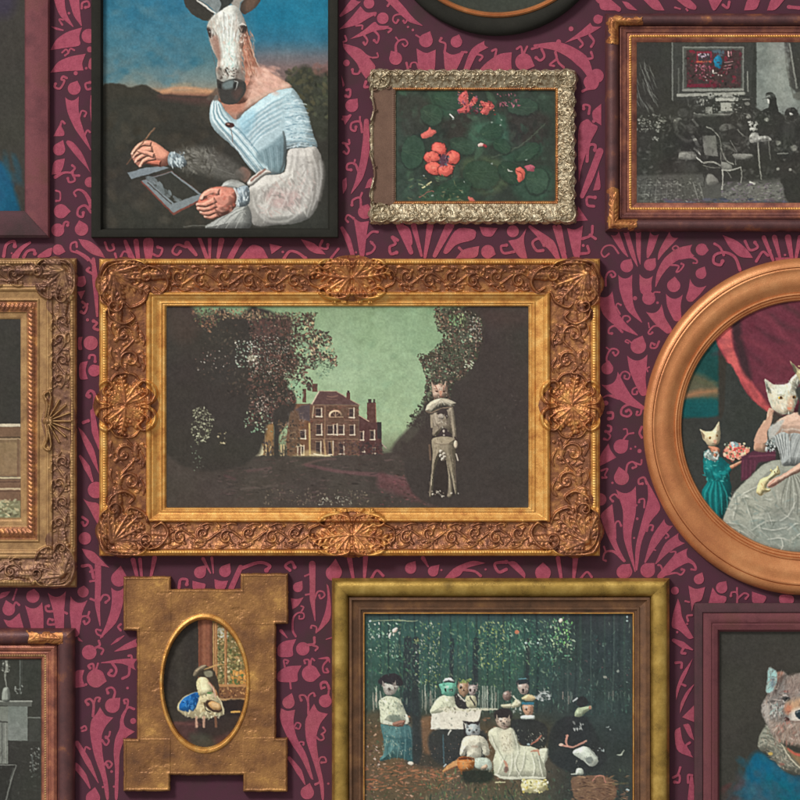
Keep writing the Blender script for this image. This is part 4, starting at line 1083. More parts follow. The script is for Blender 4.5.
def paint_salon():
    """dim grey parlour with figures round a table, one small coloured canvas on its wall"""
    c = Canvas(634, 40, 812, 205, (60, 60, 55), seed=8); c.vol = .22
    G = lambda v: (v, v + 1, v - 4)
    c.at(710, 35, 8.889)
    c.poly([(408, 60), (900, 60), (900, 780), (600, 800), (408, 640)], (128, 134, 126), 1, 2, False, tex=14, ts=9)
    c.poly([(560, 60), (660, 60), (690, 300), (720, 560), (640, 640), (560, 500), (520, 300)], (146, 150, 140), .8, 14)
    c.poly([(410, 60), (520, 60), (500, 300), (410, 400)], (108, 114, 108), .7, 12)
    c.poly([(660, 60), (905, 60), (905, 480), (770, 520), (710, 460), (690, 260)], (74, 74, 69), 1, 2, False)
    c.poly([(700, 60), (905, 60), (905, 470), (780, 480), (740, 300)], G(62), 1, 2, False); c.line([(706, 80), (740, 300), (770, 470)], 14, (140, 142, 132), .9, 1.2); c.line([(660, 60), (690, 340), (745, 560)], [6, 10, 8], (96, 96, 88), .8, 2)
    c.poly([(750, 520), (905, 490), (905, 560), (770, 580)], (98, 98, 90), .9, 2)
    c.poly([(340, 60), (410, 60), (410, 620), (350, 600)], G(58), 1, 1.5, False)
    # framed canvas in the room
    c.at(630, 35, 8.889)
    c.poly([(370, 70), (1100, 70), (1070, 570), (370, 580)], G(66), 1, 1.5, False); c.line([(374, 70), (376, 580)], 10, (128, 130, 122), .9, 1, False)
    c.rect(466, 105, 1010, 490, (118, 120, 112)); c.rect(478, 120, 998, 478, (82, 83, 77)); c.rect(500, 136, 986, 470, (72, 58, 56))
    c.line([(425, 538), (1010, 520)], 26, (160, 160, 148), .95, 1.2); c.line([(470, 494), (1000, 488)], 20, (142, 142, 132), .9, 1.1); c.line([(430, 300), (432, 520)], 12, (104, 106, 98), .8, 1.4); c.line([(1042, 330), (1046, 500)], 10, (150, 150, 140), .9, 1.2)
    c.dabs([(505, 140), (985, 440)], 140, [(126, 44, 58), (62, 56, 54), (98, 50, 58), (74, 60, 58)], (.8, 1.8), (1, 2), None, (.4, .9))
    c.rect(590, 148, 726, 250, (128, 52, 64)); c.rect(606, 165, 710, 232, (70, 62, 66)); c.line([(594, 240), (716, 238)], 12, (184, 96, 70), .9)
    c.poly([(740, 230), (780, 180), (815, 220), (800, 300), (760, 280)], (38, 126, 158), 1, 1); c.poly([(730, 140), (830, 140), (820, 190), (770, 180)], (84, 110, 120), .8, 2)
    for y, w in ((240, 16), (270, 18), (296, 14)):
        c.line([(830 + c.r.uniform(0, 14), y + 6), (915 - c.r.uniform(0, 20), y - 4)], [w * .3, w * .55, w * .3], (206, 150, 150), .85)
    c.line([(872, 150), (876, 190)], 12, (218, 176, 170), .9); c.line([(896, 150), (896, 185)], 10, (196, 120, 128), .9); c.line([(862, 300), (858, 345)], 10, (196, 120, 128), .8)
    c.line([(735, 318), (740, 340), (765, 338)], 12, (224, 216, 200), 1); c.ell(785, 356, 7, 6, (220, 210, 196)); c.ell(812, 360, 7, 6, (220, 196, 180)); c.ell(680, 404, 7, 5, (200, 190, 180)); c.rect(505, 436, 800, 466, (112, 44, 58)); c.dabs([(600, 165), (705, 200)], 12, [(214, 196, 200), (150, 130, 150)], (.4, .8), (1, 2), None, (.6, 1))
    c.dabs([(505, 140), (985, 465)], 130, [(66, 50, 50), (84, 50, 54), (58, 52, 50), (96, 60, 62)], (.5, 1.2), (1, 2.4), None, (.3, .8))
    c.dabs([(580, 260), (720, 380)], 40, [(168, 92, 110), (196, 140, 150), (90, 50, 60)], (.4, .8), (1, 2), None, (.5, 1))
    # dark curtain with pale streaks at left
    c.dabs([(50, 260), (230, 650)], 40, [(104, 106, 98), (88, 90, 84)], (.4, .7), (4, 10), (68, 9), (.4, .9)); c.line([(105, 310), (150, 440), (215, 600)], [4, 8, 4], (128, 130, 122), .9)
    c.line([(60, 440), (90, 560), (160, 660)], [3, 5, 3], (112, 116, 112), .8); c.line([(135, 290), (165, 400)], 5, (110, 112, 104), .7)
    # mantel: clock, candelabra, figures' heads
    c.rect(590, 700, 1060, 726, (146, 146, 136)); c.dabs([(560, 700), (1100, 728)], 24, G(170)[:1] and [(176, 176, 164), (110, 112, 104)], (.5, 1.1), (2, 4), (0, 6), (.5, .9))
    c.poly([(690, 520), (730, 515), (740, 560), (700, 570)], (150, 150, 140), 1, 1); c.rect(670, 640, 730, 700, (140, 140, 130)); c.rect(800, 600, 920, 690, (96, 98, 91)); c.rect(806, 606, 906, 676, (164, 164, 152)); c.rect(760, 560, 960, 588, (176, 176, 164)); c.poly([(800, 560), (850, 520), (930, 556)], (150, 150, 140), 1, 1)
    c.dabs([(560, 520), (1010, 700)], 90, [(58, 58, 53), (168, 168, 156), (120, 122, 114)], (.4, .9), (1, 2), None, (.5, 1))
    c.at(710, 35, 8.889)
    c.ell(325, 615, 42, 40, (60, 60, 55), 1, 1); c.ell(330, 612, 22, 16, (132, 132, 122), .9, 1); c.line([(265, 545), (345, 550)], 10, (54, 54, 50), 1); c.line([(290, 575), (350, 572)], 6, (176, 176, 164), .9)
    c.poly([(240, 690), (300, 640), (380, 650), (420, 690), (500, 660), (620, 690), (640, 800), (200, 800)], (57, 57, 52), 1, 1)
    # bird-headed sitter
    c.poly([(462, 574), (495, 556), (490, 530), (510, 512), (545, 510), (578, 536), (590, 600), (604, 660), (612, 760), (500, 760), (470, 680), (516, 640), (520, 600), (498, 566)], (52, 52, 48), 1, .9)
    c.poly([(505, 572), (526, 580), (526, 612), (512, 604)], (208, 208, 196), 1, .9); c.line([(500, 552), (528, 540)], 7, (170, 170, 158), .9)
    c.ell(722, 705, 62, 60, (54, 54, 50), 1, 1); c.poly([(706, 692), (740, 704), (714, 724)], (222, 222, 210), 1, .8); c.line([(712, 775), (745, 768), (768, 750)], [6, 10, 5], (196, 196, 184), 1)
    c.poly([(160, 740), (200, 696), (262, 700), (310, 740), (320, 810), (150, 810)], (58, 58, 53), 1, 1); c.line([(300, 700), (350, 712), (360, 730)], [4, 12, 5], (150, 150, 140), .9); c.ell(418, 768, 18, 12, (160, 160, 148), 1)
    c.line([(484, 752), (545, 750)], 14, (150, 150, 138), .9)
    # lower room
    c.at(630, 115, 8.889)
    c.poly([(50, 0), (1700, 0), (1700, 540), (50, 540)], (58, 58, 53), .9, 3, False)
    c.poly([(50, 540), (640, 520), (720, 610), (1400, 560), (1400, 780), (50, 780)], (86, 86, 80), 1, 3, False)
    c.dabs([(60, 0), (330, 150)], 110, [(128, 130, 120), (96, 98, 90), (70, 70, 64), (156, 156, 144)], (.4, .9), (1, 2.5), None, (.5, 1)); c.dabs([(190, 190), (250, 230)], 8, [(150, 150, 140)], (.5, .9), (1, 2), None, (.6, 1))
    c.poly([(380, 70), (410, 30), (460, 40), (430, 100), (405, 140)], (150, 150, 138), 1, 1.1, tex=24, ts=2)
    for pts, w in (([(555, 45), (600, 95)], 18), ([(560, 195), (605, 270)], 26), ([(570, 300), (620, 345), (650, 370)], 16), ([(590, 380), (640, 420)], 10)):
        c.line(pts, w, (206, 206, 194), 1, 1)
    c.poly([(430, 370), (450, 325), (560, 330), (590, 375), (520, 400), (440, 392)], (140, 140, 130), 1, 1.2, tex=24, ts=2); c.line([(435, 392), (590, 392)], 7, (96, 96, 90), .9); c.poly([(450, 440), (560, 430), (600, 500), (480, 510)], (72, 72, 66), .9, 4)
    # armchair with an upholstered back
    c.poly([(620, 150), (690, 92), (790, 190), (800, 400), (640, 400)], (54, 54, 50), 1, 1); c.poly([(640, 186), (760, 184), (780, 370), (660, 356)], (118, 118, 110), 1, 1.1, False, tex=12, ts=4)
    c.line([(680, 105), (740, 140), (800, 205)], 10, (146, 146, 134), .9); c.line([(795, 200), (808, 300), (812, 420), (900, 560)], [8, 9, 8, 5], (128, 128, 118), .9); c.line([(655, 425), (740, 420), (800, 450)], 16, (150, 150, 138), .95); c.line([(650, 450), (730, 470), (800, 470)], 9, (112, 112, 102), .9); c.line([(640, 495), (660, 560), (655, 640)], [8, 10, 5], (60, 60, 54), 1)
    c.poly([(680, 540), (730, 530), (785, 600), (690, 622)], (132, 132, 122), 1, 1.2)
    c.at(710, 115, 8.889)
    c.poly([(80, 130), (110, 84), (180, 84), (230, 120), (190, 150), (130, 160)], (92, 92, 85), 1, 1.2, tex=16, ts=3); c.poly([(90, 160), (240, 130), (330, 210), (370, 350), (220, 350), (110, 250)], (58, 58, 53), 1, 1.2)
    c.line([(240, 130), (290, 180), (330, 200)], [6, 14, 6], (132, 132, 122), .8); c.line([(95, 300), (140, 400), (205, 440)], 12, (146, 146, 134), .95); c.line([(110, 260), (170, 290), (230, 330)], [8, 30, 8], (104, 104, 96), .9, 1.4); c.line([(180, 230), (240, 330)], 6, (150, 150, 140), .8)
    c.poly([(200, 350), (290, 344), (372, 352), (376, 372), (300, 396), (220, 384)], (138, 138, 128), 1, 1.2, tex=14, ts=3); c.poly([(100, 420), (180, 440), (190, 490), (110, 490)], (132, 132, 122), 1, 1.2, tex=14, ts=3)
    c.line([(105, 490), (190, 492), (270, 465)], 13, (160, 160, 148), .95); c.line([(110, 490), (112, 590), (104, 660)], [12, 8, 14], (176, 176, 162), .95); c.line([(275, 470), (280, 540), (272, 600)], [9, 7, 9], (150, 150, 138), .9); c.line([(215, 340), (226, 440)], 8, (120, 120, 112), .8)
    c.poly([(345, 200), (375, 160), (420, 160), (440, 190), (500, 185), (545, 225), (440, 240), (360, 246)], (192, 192, 180), 1, 1, tex=26, ts=2.4); c.dabs([(340, 60), (420, 140)], 22, [(206, 206, 194), (160, 160, 150)], (.7, 1.3), (1, 1.5), None, (.7, 1)); c.line([(425, 245), (436, 420), (455, 570)], [12, 11, 9], (150, 150, 138), .95); c.line([(520, 240), (535, 400)], [14, 7], (112, 112, 104), .8)
    for x, y, r in ((608, 250, 26), (595, 308, 24), (740, 296, 34), (602, 480, 14), (710, 486, 14), (660, 398, 12), (340, 18, 22), (500, 42, 20)):
        c.ell(x, y, r, r * .8, (158, 158, 146), .9, 1.2, tex=22, ts=2)
    c.line([(600, 345), (690, 342)], 11, (132, 132, 122), .9); c.line([(700, 320), (715, 400)], 8, (104, 104, 98), .8); c.line([(355, 600), (395, 612)], 18, (206, 206, 192), 1, 1); c.line([(180, 690), (240, 770)], 8, (136, 136, 128), .8)
    c.poly([(120, 680), (330, 630), (560, 610), (650, 590), (640, 650), (680, 740), (200, 770)], (112, 112, 105), .8, 4); c.dabs([(100, 600), (660, 770)], 220, [(140, 140, 130), (70, 70, 66), (116, 116, 108), (124, 112, 122)], (.4, .9), (1, 3), (-8, 25), (.3, .8))
    c.poly([(640, 560), (905, 520), (905, 790), (690, 760), (650, 640)], (57, 57, 52), 1, 2)
    c.at(630, 115, 8.889)
    for j in range(5):          # the patterned carpet border
        c.line([(70, 585 + j * 42), (420, 575 + j * 42)], 6, (124, 124, 116) if j % 2 else (72, 72, 67), .8, 1, False)
    for j in range(9):
        c.line([(100 + 46 * j, 575), (70 + 50 * j, 775)], 6, (120, 120, 112) if j % 2 else (66, 66, 62), .7, 1, False)
    c.dabs([(60, 560), (640, 775)], 230, [(136, 136, 127), (64, 64, 60), (108, 108, 101)], (.4, .8), (1, 2.5), (0, 30), (.4, .9)); c.line([(560, 600), (610, 770)], 9, (132, 132, 124), .8); c.line([(620, 620), (655, 760)], 8, (126, 126, 118), .8)
    c.dabs([(300, 745), (1400, 785)], 60, [(84, 86, 104), (92, 76, 88), (66, 74, 84)], (.6, 1.2), (2, 5), (0, 8), (.3, .6))
    # readable sitters: heads, shoulders, laps
    c.at(630, 115, 8.889)
    c.poly([(330, 20), (400, 60), (560, 30), (620, 90), (640, 200), (600, 330), (440, 330), (360, 460), (300, 330), (300, 130)], (52, 52, 48), .75, 4); c.ell(470, -20, 46, 42, (74, 74, 69), 1, 1.2, tex=10, ts=3); c.poly([(420, 60), (470, 40), (540, 60), (580, 140), (480, 150)], (66, 66, 61), .8, 3); c.line([(400, 160), (500, 230), (570, 215)], [10, 30, 14], (84, 84, 78), .7, 2.4); c.ell(575, 220, 16, 12, (170, 170, 158), .9, 1)
    c.at(710, 115, 8.889)
    c.poly([(640, 30), (700, 80), (800, 70), (880, 110), (900, 300), (800, 420), (640, 400), (560, 300), (590, 150)], (54, 54, 50), .85, 4); c.poly([(660, 90), (720, 70), (760, 160), (700, 240), (640, 200)], (70, 70, 65), .7, 4); c.ell(745, 295, 28, 26, (150, 150, 138), .9, 1.4, tex=18, ts=2); c.ell(605, 250, 22, 20, (146, 146, 134), .9, 1.4, tex=18, ts=2); c.line([(600, 345), (690, 342)], 11, (120, 120, 112), .9)
    mid = [(80, 80, 75), (96, 96, 90), (68, 68, 63), (112, 112, 105), (50, 50, 46)]
    c.at(630, 115, 8.889)
    for (x0, y0, x1, y1, n) in ((330, 0, 640, 160, 70), (400, 170, 660, 420, 60), (640, 100, 820, 480, 40), (780, 80, 1060, 260, 60), (800, 240, 1100, 420, 70), (1020, 160, 1280, 260, 60), (1250, 200, 1520, 360, 60), (1180, 360, 1500, 520, 26), (1000, 480, 1250, 560, 26), (60, 180, 420, 520, 60)):
        c.dabs([(x0, y0), (x1, y1)], n, mid, (.5, 1.3), (1.2, 3), None, (.15, .5), 1.2)
    c.at(710, 35, 8.889)
    for (x0, y0, x1, y1, n) in ((-200, 540, 380, 720, 90), (230, 640, 640, 800, 60), (640, 640, 900, 800, 40), (160, 690, 420, 800, 40), (660, 60, 900, 560, 26)):
        c.dabs([(x0, y0), (x1, y1)], n, mid[:4], (.4, .9), (1.2, 3), None, (.15, .5), .9)
    c.dabs([(420, 70), (700, 560)], 120, [(140, 146, 138), (118, 124, 117), (150, 154, 145)], (.8, 2), (1, 2.5), None, (.15, .35), 2)
    c.warp(.5, 2.2); c.grain(4, 1.5, 3, 14)
    return c


def paint_house():
    """brick manor behind great dark trees under a green sky; a masked page in white stands on the lawn"""
    c = Canvas(165, 305, 530, 509, (70, 62, 58), seed=13, s=.6)
    c.vgrad([(305, (130, 154, 118)), (330, (142, 166, 130)), (380, (154, 178, 140)), (430, (158, 178, 138)), (446, (128, 138, 108)), (460, (72, 63, 59)), (510, (66, 59, 55))])
    c.C += vnoise(c.X, c.Y, 26, 7, 4)[..., None] * np.array([10, 9, 9]) * (c.Y < 445)[..., None]
    c.dabs([(330, 308), (445, 450)], 190, [(158, 186, 150), (124, 156, 124), (140, 170, 136), (152, 178, 142)], (1, 3), (1, 2.4), (10, 40), (.1, .3), 3)
    DK = (64, 59, 54)
    # lawn
    c.at(160, 440, 3.077)
    c.poly([(10, 40), (300, 46), (560, 50), (840, 30), (1160, 30), (1160, 230), (10, 230)], (76, 68, 62), 1, 2, tex=5, ts=12)
    for pts, w, col, a in (([(270, 96), (340, 86)], 8, (104, 80, 78), .6), ([(250, 150), (360, 140)], 8, (98, 86, 80), .7), ([(440, 76), (500, 60), (540, 58)], 6, (112, 88, 82), .6), ([(450, 76), (560, 98), (700, 112), (900, 160)], [10, 10, 14, 30], (110, 80, 80), .8), ([(680, 118), (800, 140), (900, 175)], [16, 34, 50], (118, 84, 84), .7), ([(200, 110), (230, 120)], 8, (96, 70, 70), .5)):
        c.line(pts, w, col, a, 2)
    c.dabs([(180, 60), (1100, 190)], 380, [(92, 76, 72), (60, 54, 51), (82, 68, 64), (104, 84, 80)], (.5, 1.1), (1.5, 5), (0, 12), (.2, .55))
    c.dabs([(320, 150), (640, 200)], 210, [(112, 98, 86), (76, 68, 60), (132, 118, 100), (90, 84, 70)], (.4, .8), (1, 2.2), (90, 40), (.3, .8)); c.dabs([(490, 172), (590, 200)], 46, [(186, 182, 160), (150, 146, 128), (110, 104, 96)], (.4, .7), (1, 2), None, (.5, .95))
    c.at(380, 440, 5)
    c.poly([(0, 165), (60, 190), (150, 215), (300, 225), (430, 240), (440, 320), (300, 330), (150, 290), (0, 240)], (106, 72, 72), .75, 6, tex=14, ts=4)
    c.dabs([(0, 170), (450, 330)], 160, [(128, 88, 84), (84, 62, 60), (116, 72, 76), (76, 66, 60)], (.4, .9), (1, 3), (15, 25), (.3, .7)); c.dabs([(400, 240), (620, 330)], 150, [(140, 136, 124), (96, 90, 82), (70, 64, 58), (120, 112, 104)], (.4, .8), (1, 2), None, (.3, .9))
    c.poly([(450, 250), (560, 290), (640, 330), (440, 330)], (82, 76, 68), .35, 8)
    # manor
    c.at(300, 380, 8)
    BR = (104, 80, 66)
    c.poly([(75, 195), (470, 200), (470, 600), (80, 605)], BR, 1, .9, False, tex=14, ts=3)
    c.poly([(470, 280), (560, 330), (650, 345), (655, 590), (470, 600)], (92, 64, 60), 1, .9, False, tex=10, ts=3)
    c.poly([(-60, 190), (80, 190), (80, 605), (-100, 605), (-110, 480), (-90, 330)], (118, 86, 66), 1, 1, False, tex=16, ts=4)
    c.dabs([(80, 200), (470, 600)], 230, [(142, 98, 82), (92, 62, 56), (128, 86, 72), (104, 74, 66)], (.4, .7), (1.5, 3.5), (0, 6), (.3, .7))
    c.poly([(152, 90), (292, 92), (400, 158), (478, 200), (95, 196)], (98, 74, 70), 1, .9, False, tex=8, ts=4); c.line([(152, 92), (95, 194)], 9, (206, 186, 160), .95, .9); c.line([(152, 88), (292, 90), (400, 156), (478, 198)], 6, (170, 140, 118), .8, .8, False); c.line([(220, 130), (260, 135), (300, 126)], 8, (150, 112, 96), .7, 1.2); c.line([(215, 152), (300, 158)], 6, (140, 108, 92), .6, 1.2)
    c.line([(85, 200), (470, 206)], 7, (128, 100, 82), .9, .9); c.line([(80, 318), (470, 322)], 6, (142, 110, 92), .7, 1); c.line([(80, 470), (465, 474)], 7, (150, 120, 96), .75, 1); c.line([(200, 210), (198, 600)], 9, (150, 118, 92), .8, 1); c.line([(110, 210), (100, 300)], 9, (196, 170, 136), .8, 1)
    for (x, y, w, h) in ((125, 225, 52, 70), (392, 225, 44, 78), (128, 352, 50, 90), (220, 360, 52, 78), (272, 352, 30, 88), (308, 360, 46, 78), (396, 358, 44, 84), (125, 490, 46, 112), (225, 490, 44, 110), (310, 500, 46, 94), (480, 410, 32, 72), (560, 400, 40, 80), (495, 540, 26, 40), (580, 540, 26, 50), (0, 400, 48, 72), (-10, 525, 46, 76), (-80, 400, 46, 70)):
        c.rect(x, y, x + w, y + h, (70, 58, 56)); c.line([(x + w - 4, y), (x + w - 4, y + h)], 9, (224, 206, 176), .95, .8); c.line([(x + 2, y + h - 3), (x + w, y + h - 3)], 9, (228, 212, 182), .95, .8); c.line([(x, y + 3), (x + w, y + 3)], 5, (186, 160, 132), .8, .8); c.line([(x + 1, y), (x + 1, y + h)], 4, (160, 128, 104), .6, .8); c.line([(x, y + h * .5), (x + w, y + h * .5)], 3, (120, 98, 86), .7, .7)
    c.ell(285, 285, 55, 46, (206, 172, 140), 1, .9); c.ell(285, 287, 40, 34, (84, 64, 58), 1, .8); c.rect(225, 294, 350, 335, BR); c.line([(232, 296), (345, 296)], 6, (190, 158, 128), .9, .8); c.line([(285, 250), (285, 294)], 6, (200, 170, 140), .9, .8); c.line([(262, 262), (285, 290), (312, 264)], 4, (180, 150, 122), .8, .7, False)
    c.poly([(-70, 605), (-10, 590), (80, 560), (240, 605), (200, 612)], (198, 176, 128), .6, 3); c.line([(75, 350), (80, 600)], 14, (204, 176, 116), .85, 1.2); c.line([(190, 480), (205, 600)], [8, 14], (200, 168, 116), .7, 1.4); c.line([(250, 490), (266, 600)], 12, (170, 140, 98), .7, 1.4); c.line([(80, 600), (240, 606)], 10, (220, 204, 164), .8, 1); c.line([(110, 590), (180, 604)], 9, (230, 214, 180), .9, .9)
    for (x0, y0, x1, y1) in ((20, 72, 50, 180), (98, 30, 140, 95), (372, 100, 402, 158), (536, 180, 608, 340)):
        c.rect(x0, y0, x1, y1, (100, 70, 62), tex=12, ts=2)
    c.rect(545, 152, 570, 185, (74, 60, 58)); c.rect(585, 152, 600, 185, (74, 60, 58)); c.rect(378, 84, 396, 104, (74, 60, 58)); c.line([(604, 190), (610, 335)], 6, (160, 116, 90), .8); c.line([(470, 282), (550, 330)], 6, (206, 180, 150), .85); c.rect(618, 336, 652, 470, (62, 56, 54)); c.line([(650, 505), (690, 545)], 9, (170, 150, 138), .8)
    c.poly([(-40, 240), (20, 200), (80, 190), (80, 330), (0, 310)], (88, 78, 80), .95, 1.2, False); c.line([(-62, 245), (0, 320)], 8, (170, 158, 150), .8); c.line([(0, 205), (95, 196)], 6, (120, 96, 88), .7)
    c.poly([(-40, 540), (-10, 505), (28, 530)], (214, 196, 160), .95, .9, False); c.rect(-26, 535, 10, 600, (112, 84, 72)); c.line([(-18, 540), (-18, 600)], 9, (222, 206, 172), .9); c.line([(10, 540), (10, 600)], 8, (222, 206, 172), .9)
    c.dabs([(280, 480), (470, 605)], 120, [(92, 70, 64), (74, 62, 60), (112, 84, 72)], (.5, 1.1), (1, 2), None, (.3, .8)); c.dabs([(470, 500), (660, 600)], 110, [(70, 60, 58), (88, 66, 62)], (.5, 1.2), (1, 2), None, (.4, .9))
    # low wing with an arcade at far left
    c.at(240, 380, 8)
    c.poly([(130, 410), (270, 330), (275, 600), (40, 600), (40, 560), (130, 520)], (146, 112, 74), 1, 1.2, False, tex=18, ts=3); c.poly([(60, 560), (130, 510), (180, 520), (180, 600), (50, 600)], (206, 196, 158), .95, 1.2); c.line([(130, 415), (215, 392)], 12, (216, 208, 182), .95, .9); c.line([(230, 345), (270, 335)], 10, (206, 192, 150), .9)
    for x in (150, 185):
        c.poly([(x - 13, 500), (x - 13, 450), (x, 430), (x + 13, 450), (x + 13, 500)], (68, 58, 54), 1, .9); c.line([(x + 16, 440), (x + 16, 510)], 5, (206, 178, 130), .8)
    for x in (208, 245, 330, 350):
        c.line([(x, 520), (x, 600)], 12, (206, 182, 134), .8, 1); c.line([(x + 14, 530), (x + 14, 600)], 10, (70, 60, 54), .9, 1)
    c.dabs([(190, 480), (275, 600)], 60, [(66, 60, 56), (120, 94, 70), (84, 78, 80)], (.5, 1), (1, 2.5), (90, 12), (.4, .9)); c.poly([(50, 350), (80, 330), (110, 360), (90, 384), (60, 378)], (176, 196, 156), .9, 2)
    # trees at left
    c.at(160, 300, 8)
    c.poly([(50, 60), (260, 60), (330, 120), (420, 110), (500, 70), (620, 130), (800, 120), (800, 1230), (50, 1230)], DK, 1, 4)
    c.poly([(70, 70), (280, 70), (340, 200), (240, 330), (80, 300)], (82, 66, 60), .5, 12)
    c.at(250, 300, 8)
    crown = [(-10, 120), (60, 110), (250, 120), (380, 150), (440, 130), (520, 150), (510, 230), (640, 260), (650, 310), (600, 370), (520, 340), (560, 420), (690, 450), (700, 520), (600, 480), (520, 560), (440, 540), (500, 650), (540, 690), (470, 720), (400, 640), (360, 700), (370, 800), (200, 1000), (-10, 1000)]
    c.poly([(-10, 130), (260, 130), (330, 180), (330, 400), (400, 480), (350, 560), (280, 620), (360, 760), (340, 900), (130, 1000), (-10, 1000)], DK, 1, 3)
    c.poly([(60, 150), (300, 150), (330, 240), (200, 290), (40, 290)], (96, 70, 64), .75, 8)
    lf = [(88, 68, 62), (112, 82, 72), (66, 60, 54), (72, 66, 58), (60, 58, 52)]
    c.dabs(crown, 1500, lf, (.6, 1.3), (1, 2.2), None, (.6, 1)); c.dabs(crown, 620, [(84, 68, 60), (64, 58, 52), (98, 76, 68)], (.4, .9), (1, 2.2), None, (.5, .95)); c.dabs(crown, 430, [(166, 132, 116), (196, 168, 140), (140, 110, 98), (124, 142, 112)], (.25, .55), (1, 2), None, (.5, .95), .6, lambda x, y: 1 if x > 288 or y > 338 and x > 268 else .25)
    c.dabs([(-10, 290), (330, 620)], 230, [(206, 200, 184), (166, 170, 150), (150, 128, 116), (176, 166, 150), (112, 126, 104)], (.22, .48), (1, 1.8), None, (.45, .95))
    for (x, y, rx, ry) in ((430, 370, 42, 34), (470, 420, 36, 22), (480, 516, 40, 14), (400, 350, 20, 12), (360, 680, 46, 40), (330, 690, 30, 26), (400, 760, 30, 40), (300, 590, 20, 14)):
        c.ell(x, y, rx, ry, (146, 178, 142), .85, 2, 10); c.dabs([(x - rx, y - ry), (x + rx, y + ry)], 9, lf + [(196, 180, 140)], (.4, .9), (1, 2), None, (.6, 1))
    c.dabs([(520, 120), (510, 240), (650, 290), (700, 520), (640, 560), (520, 460), (440, 300), (430, 150)], 230, [(80, 96, 74), (66, 70, 58), (196, 172, 130), (120, 92, 80), (206, 186, 150)], (.4, .9), (1, 2.4), None, (.5, 1))
    c.dabs([(500, 480), (690, 500), (640, 600), (560, 640), (520, 560)], 70, [(116, 140, 110), (90, 108, 84), (132, 160, 128)], (.4, .9), (1, 2.4), None, (.5, .9))
    c.dabs([(0, 100), (540, 150)], 170, [(70, 74, 60), (96, 100, 76), (140, 128, 100), (84, 66, 60)], (.5, 1), (1, 2.4), (70, 40), (.6, 1))
    c.at(160, 300, 8)
    c.dabs([(255, 80), (330, 66), (470, 90), (500, 140), (440, 230), (380, 262), (330, 210), (280, 180)], 170, [(120, 90, 74), (86, 92, 70), (156, 116, 90), (70, 64, 58), (96, 76, 66)], (.5, 1), (1, 2.2), None, (.5, .95)); c.dabs([(400, 70), (800, 160)], 150, [(80, 68, 60), (132, 104, 84), (92, 84, 66), (168, 140, 108)], (.5, 1), (1, 2), None, (.5, .95))
    c.poly([(290, 66), (400, 66), (410, 110), (330, 125), (290, 100)], (112, 150, 108), .55, 4); c.dabs([(290, 66), (410, 125)], 40, [(76, 70, 60), (110, 100, 80)], (.4, .9), (1, 2), None, (.5, .9))
    c.dabs([(600, 330), (800, 540)], 80, [(196, 206, 190), (150, 176, 150), (110, 124, 104), (206, 196, 176)], (.35, .8), (1, 1.8), None, (.5, 1)); c.dabs([(280, 400), (560, 560)], 26, [(166, 150, 136), (112, 84, 78), (196, 190, 176)], (.35, .7), (1, 1.5), None, (.5, .9))
    c.ell(735, 465, 38, 22, (196, 190, 160), .8, 2); c.dabs([(690, 440), (780, 500)], 20, [DK, (216, 210, 190), (120, 110, 96)], (.4, .8), (1, 2), None, (.7, 1))
    c.dabs([(230, 180), (640, 200), (760, 420), (740, 800), (420, 760), (260, 520)], 420, [(84, 70, 62), (74, 66, 58), (98, 80, 70), (58, 54, 49), (110, 98, 84)], (.4, 1), (1, 2.2), None, (.2, .6), .6, lambda x, y: max(0.05, (x - 185) / 75))
    # gap of light low in the left tree
    c.at(90, 250, 3.077)
    c.dabs([(320, 490), (350, 480), (385, 520), (360, 590), (330, 600), (310, 560)], 230, [(190, 190, 156), (150, 152, 122), (110, 108, 88), (80, 76, 66)], (.25, .75), (1, 2.6), None, (.4, .95)); c.dabs([(470, 500), (560, 560)], 60, [(130, 160, 130), (170, 186, 150), (80, 78, 66)], (.4, .9), (1, 2), None, (.5, 1)); c.dabs([(390, 560), (420, 600)], 16, [(196, 180, 140), (110, 100, 80)], (.4, .8), (1, 2), None, (.6, 1)); c.dabs([(310, 600), (350, 680)], 20, [(120, 130, 110), (86, 84, 74)], (.4, .7), (1, 2), None, (.4, .8))
    c.at(240, 380, 8); c.poly([(275, 250), (380, 200), (395, 320), (330, 420), (310, 480), (315, 610), (272, 610), (272, 420)], DK, 1, 2)
    c.dabs([(130, 130), (230, 260)], 50, [(206, 180, 160), (160, 150, 136), (110, 100, 90)], (.35, .7), (1, 1.8), None, (.5, .95)); c.dabs([(380, 260), (520, 420)], 60, [(72, 66, 62), (100, 84, 78), (150, 130, 116)], (.4, .8), (1, 2.6), None, (.4, .9))
    c.poly([(395, 300), (430, 250), (470, 260), (470, 400), (440, 560), (395, 600)], (104, 82, 66), .9, 3, tex=14, ts=3); c.dabs([(310, 330), (480, 600)], 130, [(72, 64, 58), (120, 96, 76), (62, 58, 54), (150, 124, 96)], (.4, .9), (1, 2.6), None, (.4, .9))
    # trees at right
    c.at(400, 300, 6.154)
    c.poly([(390, 50), (800, 50), (800, 1240), (140, 1240), (10, 900), (60, 870), (180, 720), (230, 640), (300, 480), (400, 400), (480, 200)], (68, 61, 57), 1, 3)
    c.poly([(500, 60), (780, 60), (770, 160), (560, 150)], (86, 64, 60), .4, 14)
    c.poly([(250, 60), (390, 50), (500, 110), (510, 250), (460, 380), (390, 480), (330, 520), (300, 640), (200, 660), (190, 480), (190, 400), (230, 320), (330, 240), (270, 180)], (70, 66, 58), .78, 5, tex=10, ts=3)
    rc = [(200, 50), (390, 50), (500, 110), (510, 250), (460, 380), (390, 480), (330, 500), (300, 640), (150, 660), (160, 480), (120, 370), (190, 320), (270, 230), (230, 180), (210, 120)]
